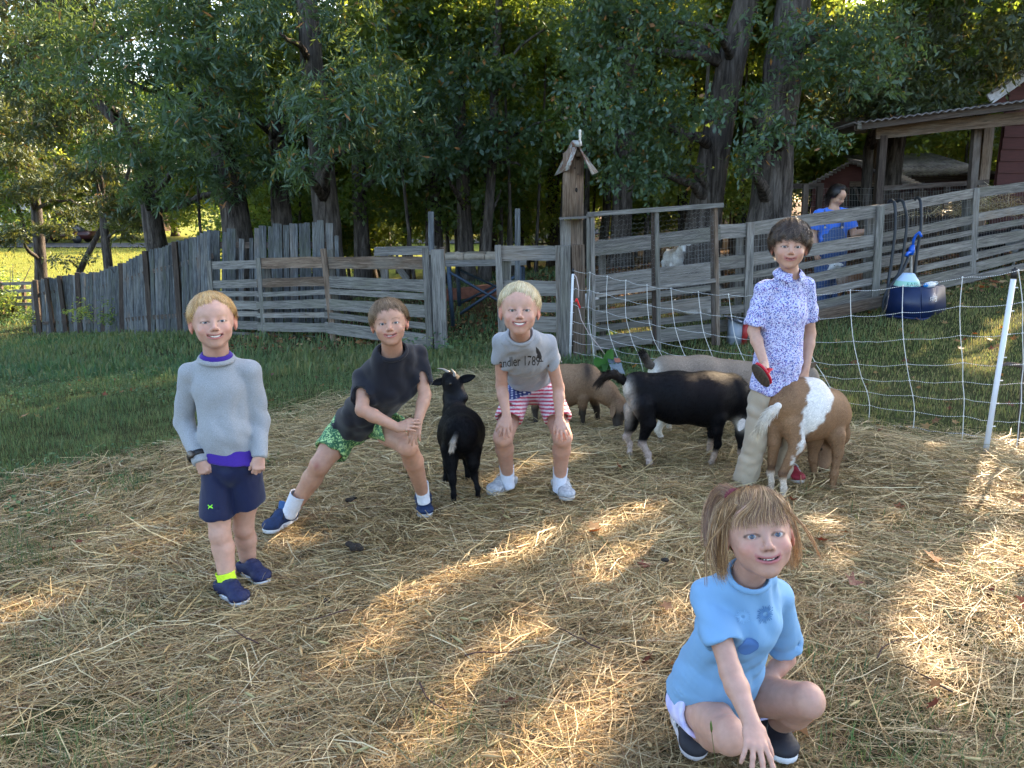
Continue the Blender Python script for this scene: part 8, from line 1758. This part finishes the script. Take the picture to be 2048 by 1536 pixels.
A = Acc(); A.tube([Vector((0, 0, 0)), Vector((0, 0, hb*.45)), Vector((0, 0, hb*.97)), Vector((0, 0, hb))], [r1, r1*.83, r1*.46, r1*.40], 28, True); A.build('pail', plain('pale blue white plastic', (.42, .55, .72), .4), BK, True)
A = Acc(); A.tube([Vector((0, 0, .003)), Vector((0, 0, hb*.42))], [r1*1.008, r1*.86], 28, False); A.build('band', plain('pale green band', (.30, .55, .45), .5), BK, True)
V2, T3_ = text_polys('EASE', .058, spacing=1.15); V3_ = []
for x, y in V2:
    yy = y+.004; rr_ = r1*1.012-(r1*.15)*(yy/(hb*.42)); a_ = x/r1*1.0; V3_.append((rr_*math.sin(a_)*1.01, -rr_*math.cos(a_)*1.02, yy))
mesh_np('lettering', V3_, np.array(T3_), plain('green lettering', (.04, .20, .16), .6), BK)
jc = at(1860, 573, Yt+.2); JG = thing('jug', (jc.x, jc.y, H_+.022), 'white jug lying on the navy bin with a blue cap and looped handle', 'jug'); dx = ex
A = Acc(); A.tube([-dx*.085, -dx*.07, dx*.03, dx*.08, dx*.10], [.014, .030, .034, .026, .012], 14, True); A.build('body', plain('milky plastic', (.60, .63, .68), .4), JG, True)
A = Acc(); A.tube([-dx*.115, -dx*.085], [.020, .021], 12); A.build('cap', plain('bright blue cap', (.01, .22, .60), .4), JG, True)
A = Acc(); A.tube([dx*.06+up_*.012, dx*.10+up_*.022, dx*.15+up_*.018, dx*.165+up_*.004, dx*.13-up_*.008, dx*.07-up_*.01], .007, 8); A.build('handle', plain('pale handle', (.55, .62, .66), .4), JG, True)
# ================================================================ feed box, weed, bag
q = gpt(1474, 690); FB = thing('feed_box', (q.x, q.y, gz(q.x, q.y)), 'small grey and red box with a dark lid standing by the board fence', 'box'); o = Vector(FB.location); Yb = q.y
A = Acc(); A.box(Vector((-.01, .08, .12)), (.11, .15, .24)); A.build('side', plain('grey blue panel', (.26, .30, .36), .6), FB)
A = Acc(); A.box(Vector((.075, .075, .12)), (.05, .16, .24)); A.build('front', plain('red panel', (.32, .02, .02), .5), FB)
sheet('lid', FB, (o+Vector((-.09, -.02, .285)), o+Vector((.03, -.04, .235)), o+Vector((.03, .2, .235)), o+Vector((-.09, .2, .285))), .015, plain('dark lid', (.03, .035, .05), .5)); sheet('lid', FB, (o+Vector((.03, -.04, .235)), o+Vector((.15, -.03, .265)), o+Vector((.15, .2, .265)), o+Vector((.03, .2, .235))), .015, plain('dark lid', (.03, .035, .05), .5))
wp = gpt(1210, 745); WD_ = thing('dock_plant', (wp.x, wp.y, gz(wp.x, wp.y)), 'broad leaved green weed at the foot of the white netting', 'plant'); lm = vc_mat('weed leaf', .5, .3, .3)
for k, (px, py, tx, ty, w) in enumerate([(1212, 742, 1222, 682, .045), (1208, 742, 1190, 700, .05), (1206, 745, 1186, 722, .04), (1214, 745, 1238, 712, .04), (1210, 745, 1202, 715, .05), (1204, 748, 1180, 738, .035), (1215, 746, 1228, 728, .045), (1209, 744, 1213, 700, .035)]):
    a = at(px, py, wp.y-.02*k); b_ = at(tx, ty, wp.y-.12+.03*k); a.z = max(a.z, gz(a.x, a.y)); d = b_-a; s_ = d.cross(Vector((0.2, 1, .2*(-1)**k))).normalized(); V = []
    for i in range(8):
        t = i/7; ww = w*math.sin(math.pi*min(1, t*.9+.06))*(1+.06*math.sin(i*2.3)); c = a+d*t+Vector((0, -.02, -.03))*t*t*2
        V += [c-s_*ww, c+Vector((0, .012, 0)), c+s_*ww]
    F_ = [(i*3+j, i*3+j+1, i*3+j+4, i*3+j+3) for i in range(7) for j in (0, 1)]; mesh_np('leaf', [tuple(v_-Vector(WD_.location)) for v_ in V], np.array(F_), lm, WD_, True, cols=np.tile(np.array((.07, .17, .05))*random.uniform(.7, 1.3), (len(V), 1)))
bg_ = gpt(1232, 750); FBG = thing('feed_bag', (bg_.x, bg_.y, gz(bg_.x, bg_.y)+.01), 'crumpled silver and orange bag lying behind the white netting', 'bag')
def crumple(name, P4, mat, n=8, amp=.010):
    a, b_, c, d = [Vector(p) for p in P4]; V = []
    for i in range(n+1):
        for j in range(n+1):
            s_, t = i/n, j/n; p = a.lerp(b_, s_).lerp(d.lerp(c, s_), t); V.append(p+Vector((0, 0, amp*random.uniform(-1, 1)))-Vector(FBG.location))
    return mesh_np(name, [tuple(v_) for v_ in V], np.array([(i*(n+1)+j, (i+1)*(n+1)+j, (i+1)*(n+1)+j+1, i*(n+1)+j+1) for i in range(n) for j in range(n)]), mat, FBG, True)
yb = bg_.y
crumple('sheet', (at(1218, 728, yb), at(1242, 726, yb), at(1250, 748, yb-.25), at(1226, 750, yb-.25)), plain('silvery film', (.17, .20, .22), .4)); crumple('flap', (at(1214, 712, yb+.12), at(1236, 714, yb+.1), at(1241, 725, yb), at(1218, 728, yb)), plain('grey film', (.10, .12, .14), .5)); crumple('orange_patch', (at(1228, 716, yb+.06), at(1239, 716, yb+.06), at(1242, 724, yb-.01), at(1230, 724, yb-.01)), plain('orange print', (.28, .10, .06), .5), 4, .004)
# foxtail stalk in front of the girl's knee
fx0 = gpt(1436, 1560); FT = thing('grass_stalk', (fx0.x, fx0.y-.30, 0), 'single green foxtail stalk standing in front of the knee of the squatting girl', 'grass stalk'); o = Vector(FT.location); yy = 1.40
P = [at(1440, 1600, yy), at(1430, 1520, yy), at(1424, 1470, yy), at(1422, 1452, yy)]; P[0].z = 0; A = Acc(); A.tube([q-o for q in P], .0007, 5, col=(.10, .14, .05)); A.build('stem', M['grass'], FT, True)
A = Acc(); A.tube([at(1423, 1464, yy)-o, at(1423, 1458, yy)-o, at(1422, 1448, yy)-o, at(1422, 1441, yy)-o], [.0012, .0028, .0026, .0006], 7, col=(.12, .17, .05)); A.build('seed_head', M['grass'], FT, True)
# ================================================================ stone topped table, bench and posts beyond the gate
steel = plain('blue painted steel', (.03, .05, .075), .6, .3, 30); YT = 9.7; tz = at(960, 526, YT)
TBL = thing('table', (tz.x, YT+.4, gz(tz.x, YT+.4)), 'table of stone slabs on blue steel legs seen through the gate opening', 'table')
a, b_ = at(888, 527, YT), at(1054, 524, YT); plank('apron', a, b_, .075, .04, (0, -1, 0), W_, TBL); plank('apron', a+Vector((0, .8, 0)), b_+Vector((0, .8, 0)), .075, .04, (0, -1, 0), W_, TBL)
stn = plain('rough sandstone', (.24, .20, .15), .95, .3, 12, bmp=1)
bx0, bx1 = a.x-.02, b_.x; 
for i in range(4):
    for j in range(2):
        w_ = (bx1-bx0)/4; A = Acc(); V, F4 = [], []
        A.box(Vector(((bx0+w_*(i+.5))-TBL.location.x, (YT+.22+.4*j)-TBL.location.y, a.z+.065-TBL.location.z+random.uniform(-.008, .012))), (w_*.97, .38, .05+random.uniform(0, .03)), Matrix.Rotation(random.uniform(-.03, .03), 3, 'X')); ob = A.build('slab', stn, TBL)
A = Acc(); c = at(915, 508, YT+.2)-Vector(TBL.location); A.tube([c+Vector((-.06, 0, -.02)), c, c+Vector((.07, 0, -.01))], [.02, .055, .02], 7, ell=.7); A.build('stone', stn, TBL)
def bar(parent, p0, p1, Y0, Y1, r, mat): A = Acc(); o = Vector(parent.location); A.tube([at(*p0, Y0)-o, at(*p1, Y1)-o], r, 4); A.build('leg' if abs(p0[0]-p1[0]) < 15 else 'brace', mat, parent)
bar(TBL, (897, 533), (906, 652), YT, YT, .028, steel); bar(TBL, (915, 533), (919, 612), YT+.8, YT+.8, .028, steel); bar(TBL, (1040, 533), (1040, 640), YT, YT, .028, steel); bar(TBL, (1046, 533), (1046, 604), YT+.8, YT+.8, .028, steel)
bar(TBL, (900, 545), (1036, 625), YT, YT, .018, steel); bar(TBL, (920, 628), (1038, 548), YT, YT, .02, steel); bar(TBL, (920, 540), (1046, 598), YT+.8, YT+.8, .018, steel); bar(TBL, (922, 606), (1044, 545), YT+.8, YT+.8, .018, steel)
BN = thing('bench', at(805, 520, 10.1), 'grey plank bench top seen above the low board fence', 'bench'); o = Vector(BN.location)
for (y0, y1, dy) in ((507, 505, 0), (500, 498, .25), (497, 495, .5)): plank('plank', at(752, y0, 10.1+dy), at(872, y1, 10.1+dy), .22, .04, (0, 0, 1), W_, BN)
for xx in (768, 862): plank('leg', Vector((at(xx, 520, 10.15).x, 10.15, gz(at(xx, 520, 10.15).x, 10.15))), at(xx, 510, 10.15), .09, .09, (0, -1, 0), W_, BN)
plank('brace', at(782, 515, 10.3), at(815, 560, 10.3), .08, .04, (0, -1, 0), W_, BN)
for lab, x0, yt, yb_, Y, w in (('tall grey post left of the gate opening behind the fence', 862, 424, 600, 10.2, .085), ('thin grey post rising behind the small gate', 1035, 418, 600, 9.4, .075)):
    p_ = at(x0, yb_, Y); T = thing('wooden_post', (p_.x, Y, gz(p_.x, Y)), lab, 'post'); plank('shaft', Vector((p_.x, Y, gz(p_.x, Y)-.1)), at(x0, yt, Y), w*.85, w*.85, (0, -1, 0), PK, T, segs=4)
TE = thing('timber_edging', at(960, 586, 11.4), 'reddish timber edging lying on the leaf litter beyond the table', 'timber'); plank('beam', at(885, 590, 11.2), at(1010, 577, 11.8), .16, .14, (0, -1, 0), plain('red brown timber', (.20, .08, .05), .9, .3, 10), TE)
# ================================================================ barn, lean-to and sheds at the right
redm, nt, b = newmat('red barn siding'); v = texco(nt, 'Object', (1, 1, 8)); n1 = noise(nt, v, 4, 5, .7); nt.links.new(ramp(nt, n1.outputs[0], [(.3, (.045, .014, .012)), (.7, (.085, .024, .020))]).outputs[0], b.inputs['Base Color']); b.inputs['Roughness'].default_value = .85
tin, nt, b = newmat('weathered tin roof'); v = texco(nt); n1 = noise(nt, v, 3, 5, .7); nt.links.new(ramp(nt, n1.outputs[0], [(.35, (.07, .06, .06)), (.6, (.24, .22, .21)), (.75, (.13, .07, .05))]).outputs[0], b.inputs['Base Color']); b.inputs['Metallic'].default_value = .3; b.inputs['Roughness'].default_value = .55
YB = 12.6; c = at(1985, 400, YB); gzb = gz(c.x, YB); BR_ = thing('barn', (c.x, YB, gzb), 'red board barn with a white gable trim at the right edge', 'barn'); o = Vector(BR_.location)
zt = at(1985, 200, YB).z; x0 = c.x
k = 0; zz = gzb
while zz < zt:
    plank('siding', Vector((x0+.02, YB-.012*(k % 2)*0, zz+.09)), Vector((x0+4.2, YB, zz+.09)), .185, .025, (0, -1, .10), redm, BR_, segs=2, rough=.01); zz += .18; k += 1
hb_ = zt-gzb; PB = [(0, .03), (4.2, .03), (7.0, 3.9), (2.9, 3.9)]; mesh_np('wall', [(x, y, z) for z in (0, hb_) for x, y in PB], np.array([(0, 1, 5, 4), (1, 2, 6, 5), (2, 3, 7, 6), (3, 0, 4, 7), (4, 5, 6, 7)]), redm, BR_)
ga, gb = at(1978, 199, YB-.05), at(2110, 105, YB-.05); slope = (gb.z-ga.z)/(gb.x-ga.x); kx = ga.x+.1; zz = ga.z+.05
while zz < gb.z:
    xa = ga.x+(zz-ga.z)/slope+.06; plank('siding', Vector((xa, YB+.03, zz)), Vector((x0+4.2, YB+.03, zz)), .185, .02, (0, -1, .1), redm, BR_, segs=2, rough=.01); zz += .18
wtp = plain('peeling white paint', (.50, .51, .55), .8, .25, 15)
plank('trim', ga, gb, .17, .04, (0, -1, 0), wtp, BR_); sheet('roof', BR_, (ga+Vector((-.05, -.1, .10)), gb+Vector((0, -.1, .10)), gb+Vector((2.9, 4, .10)), ga+Vector((2.9, 4, .10))), .03, tin, 8)
plank('corner_post', Vector((at(1972, 370, YB-.1).x, YB-.08, gzb)), at(1978, 250, YB-.08), .16, .06, (0, -1, 0), WW, BR_); plank('corner_post', Vector((at(1960, 370, YB-.05).x+.08, YB-.02, gzb)), at(1968, 250, YB-.02), .07, .06, (0, -1, 0), WW, BR_)
YL = 11.4; l0 = at(1764, 400, YL); LT = thing('lean_to', (l0.x, YL, gz(l0.x, YL)), 'open lean-to roof on timber posts beside the red barn', 'shelter'); o = Vector(LT.location)
plank('beam', at(1753, 266, YL), at(2130, 226, YL-.3), .17, .05, (0, -1, 0), WW, LT, segs=5)
for (xx, yy) in ((1717, 252), (1817, 239), (1920, 227), (2036, 213)): plank('rafter', at(xx, yy, YL-.25), at(xx, yy, YL-.25)+Vector((.3, 3.0, .25)), .13, .05, (1, 0, 0), WD, LT); 
for xx, yy in ((1717, 251), (1817, 238), (1920, 226), (2038, 212)): plank('rafter_end', at(xx-4, yy, YL-.32), at(xx+5, yy-1, YL-.32), .10, .03, (0, -1, 0), W_, LT, segs=1)
a, b_ = at(1704, 246, YL-.34), at(2130, 190, YL-.6); sheet('roof', LT, (a, b_, b_+Vector((.4, 3.2, .0)), a+Vector((.4, 3.2, .0))), .012, tin, 26, .014)
plank('fascia', at(1708, 253, YL-.28), at(2130, 199, YL-.5), .11, .02, (0, -1, 0), WD, LT, segs=4)
for (xx, yt, Y) in ((1763, 270, YL), (1951, 250, YL+.1), (1755, 272, YL+2.6)): p_ = at(xx, 380, Y); plank('post', Vector((p_.x, Y, gz(p_.x, Y)-.1)), at(xx+3, yt, Y), .10, .10, (0, -1, 0), WD if xx != 1755 else WW, LT)
YH = 14.0; s0 = at(1700, 420, YH); SH = thing('shed', (s0.x, YH, gz(s0.x, YH)), 'small red shed with a striped tin roof behind the lean-to posts', 'shed'); o = Vector(SH.location)
ap, el, er = at(1700, 323, YH), at(1626, 367, YH), at(1782, 364, YH); D = Vector((2.0, 2.3, 0)); gs = gz(s0.x, YH)
V = [el, er, ap, Vector((er.x, YH, gs)), Vector((el.x, YH, gs))]; V = [q-o for q in V]; Vb = [q+D for q in V]; mesh_np('wall', [tuple(q) for q in V+Vb], [np.array([(0, 4, 3, 1), (1, 3, 8, 6), (0, 5, 9, 4)]), np.array([(0, 1, 2), (5, 7, 6)])], redm, SH)
ov = Vector((-.12, -.15, 0)); sheet('roof', SH, (ap+ov+Vector((0, 0, .03)), er+Vector((.25, -.15, -.06)), er+D+Vector((.25, 0, -.06)), ap+D+Vector((0, 0, .03))), .02, tin, 15, .022); sheet('roof', SH, (el+Vector((-.2, -.15, -.05)), ap+ov+Vector((.1, 0, .03)), ap+D+Vector((0, 0, .03)), el+D+Vector((-.2, 0, -.05))), .02, tin, 12, .022)
plank('lintel', at(1700, 368, YH-.06), at(1780, 368, YH-.06), .09, .03, (0, -1, 0), WW, SH)
A = Acc(); d0 = at(1740, 395, YH-.03)-o; A.box(d0, (.72, .03, .45)); A.build('doorway_shade', plain('dark doorway', (.012, .011, .010), .9), SH)  # near-black panel painted for the shade inside the shed opening
plank('door_brace', at(1708, 372, YH-.08), at(1728, 415, YH-.08), .05, .02, (0, -1, 0), WD, SH)
S2 = thing('shed', (at(1900, 400, 15).x, 15, gz(at(1900, 400, 15).x, 15)), 'low long shed roof behind the right lean-to post', 'shed'); a, b_ = at(1790, 352, 15), at(2000, 346, 15); sheet('roof', S2, (a, b_, b_+Vector((0, 2.5, .5)), a+Vector((0, 2.5, .5))), .02, tin, 20, .02); A = Acc(); m0 = (a+b_)/2-Vector(S2.location)-Vector((0, -.4, .45)); A.box(m0, (1.9, .1, .85)); A.build('wall', redm, S2)
plank('fascia', a+Vector((0, -.02, -.07)), b_+Vector((0, -.02, -.07)), .10, .03, (0, -1, 0), WD, S2)
# pen fence of posts and wire before the sheds
PN = thing('pen_fence', at(1860, 380, 12.0), 'wire pen fence on thin posts behind the woman and the lean-to', 'fence'); YN = 12.0
plank('rail', at(1758, 377, YN), at(1975, 364, YN), .07, .04, (0, -1, 0), WD, PN, segs=4); plank('rail', at(1570, 373, YN+.6), at(1648, 371, YN+.6), .08, .05, (0, -1, 0), WD, PN)
for xx, yt in ((1612, 370), (1576, 376), (1640, 372), (1842, 372), (1895, 368), (1690, 376)): p_ = at(xx, 420, YN+.3); plank('post', Vector((p_.x, YN+.3, gz(p_.x, YN+.3)-.1)), at(xx, yt, YN+.3), .085, .06, (0, -1, 0), WD, PN)
for i in range(22): 
    xx = 1765+i*9.5; p_ = at(xx, 420, YN+1.6); plank('picket', Vector((p_.x, YN+1.6, gz(p_.x, YN+1.6)-.05)), at(xx+random.uniform(-2, 2), 385+random.uniform(-5, 6), YN+1.6), .07, .02, (0, -1, 0), WD, PN, segs=2)
wire_panel('wire_mesh', PN, 1758, 1975, YN, YN, 379, 366, 440, 420, 40, 6, .0014, m_wire); wire_panel('wire_mesh', PN, 1570, 1760, YN+.6, YN, 376, 377, 450, 450, 34, 6, .0014, m_wire)
HM = thing('hay_heap', at(1990, 430, 11.3), 'heap of pale hay inside the pen at the far right', 'hay'); o = Vector(HM.location); n = 1500; q = RNG.normal(0, 1, (n, 3))*np.array((.45, .25, .12)); q[:, 2] = np.abs(q[:, 2])*(1.2-np.abs(q[:, 0])); a_ = RNG.uniform(0, 6.28, n)
hm_ = ribbons(q[:, 0], q[:, 1], q[:, 2], a_, RNG.normal(0, .4, n), RNG.uniform(.08, .25, n), np.full(n, .008), RNG.normal(0, .02, n), STRAW[RNG.integers(0, 8, n)], 'straw', M['straw'], parent=HM)
# far rail fence in the wood and distant houses
FW = thing('rail_fence', at(1100, 490, 22), 'distant pale rails glimpsed between the trunks above the gate', 'fence')
for y_ in (487, 497, 510): plank('rail', at(1070, y_+1, 22), at(1125, y_-1, 22), .06, .04, (0, -1, 0), WW, FW)
for xx in (1072, 1122): plank('post', at(xx, 540, 22), at(xx, 482, 22), .1, .08, (0, -1, 0), WW, FW)
def house(label, px, Y, w, h, wall, roofc):
    p_ = at(px, 450, Y); z0 = gz(p_.x, Y); T = thing('house', (p_.x, Y, z0), label, 'house'); A = Acc(); A.box(Vector((0, 0, h/2)), (w, 7, h)); A.build('wall', plain('house wall', wall, .8), T)
    sheet('roof', T, (Vector((p_.x-w/2-.3, Y-3.9, z0+h)), Vector((p_.x+w/2+.3, Y-3.9, z0+h)), Vector((p_.x+w/2+.3, Y, z0+h+1.9)), Vector((p_.x-w/2-.3, Y, z0+h+1.9))), .1, plain('house roof', roofc, .8))
    for i in range(3): A = Acc(); A.box(Vector((-w/3+i*w/3, -3.53, h*.55)), (1.1, .06, 1.3)); A.build('window', plain('window glass', (.03, .04, .05), .1), T); 
house('white house glimpsed through leaves at the far left', 60, 84, 14, 3.2, (.6, .6, .62), (.10, .09, .09)); house('low brick house glimpsed beyond the sunlit field', 230, 88, 11, 2.8, (.12, .06, .045), (.08, .08, .085))
cp = at(128, 450, 63); CR = thing('parked_car', (cp.x, 63, gz(cp.x, 63)+.05), 'distant dark red car on the road beyond the field', 'car'); 
A = Acc(); A.box(Vector((0, 0, .62)), (4.3, 1.7, .55)); A.build('body', plain('dark red paint', (.04, .01, .01), .3), CR); A = Acc(); A.tube([Vector((-1.2, 0, .9)), Vector((-.7, 0, 1.35)), Vector((.8, 0, 1.35)), Vector((1.5, 0, .9))], .75, 4, ell=.25); A.build('cabin', plain('tinted glass', (.03, .035, .04), .1), CR)
for sx in (-1.35, 1.35):
    for sy in (-.8, .8): A = Acc(); A.tube([Vector((sx, sy-.1, .34)), Vector((sx, sy+.1, .34))], .34, 12); A.build('wheel', M['black_strap'], CR)
# twigs and dark clods on the hay
tw = Acc()
for (px, py) in [(840, 1400), (520, 1320), (1200, 1330), (930, 1345), (1500, 1180), (700, 1250), (1750, 1350), (1900, 1420)]:
    p_ = gpt(px, py); a = random.uniform(0, 6.28); P = [Vector((p_.x, p_.y, p_.z+.06))]; 
    for k in range(5): a += random.uniform(-.4, .4); P.append(P[-1]+Vector((math.cos(a), math.sin(a), random.uniform(-.1, .1)))*.035)
    tw.tube(P, [.003, .0028, .0025, .002, .0016, .001], 5)
tag(tw.build('twigs', plain('dark twig', (.05, .025, .02), .9)), kind='stuff')
for (px, py, s_) in [(718, 1108, .035), (698, 1012, .030), (1330, 1135, .018), (655, 1218, .02)]:
    p_ = gpt(px, py); K = Field(*bbox_of([p_], .07), .005); c = V3(p_)+np.array((0, 0, .035))
    for k in range(6): K.ell(c+RNG.normal(0, s_*.5, 3)*np.array((1, .7, .2)), (s_*.5, s_*.45, s_*.35), None, .006)
    V, Q = K.mesh(); T = thing('clod', tuple(c), {718: 'dark muddy clod on the hay below the boy in the charcoal tee', 698: 'dark clod on the hay between the feet of the leaning boy', 1330: 'small dark clod on the hay left of the squatting girl', 655: 'small dark clod on the hay right of the small blond boy'}[px], 'clod'); smooth_normals_obj('lump', V, Q, plain('dark soil', (.022, .017, .013), 1, .3, 60, bmp=1), T)
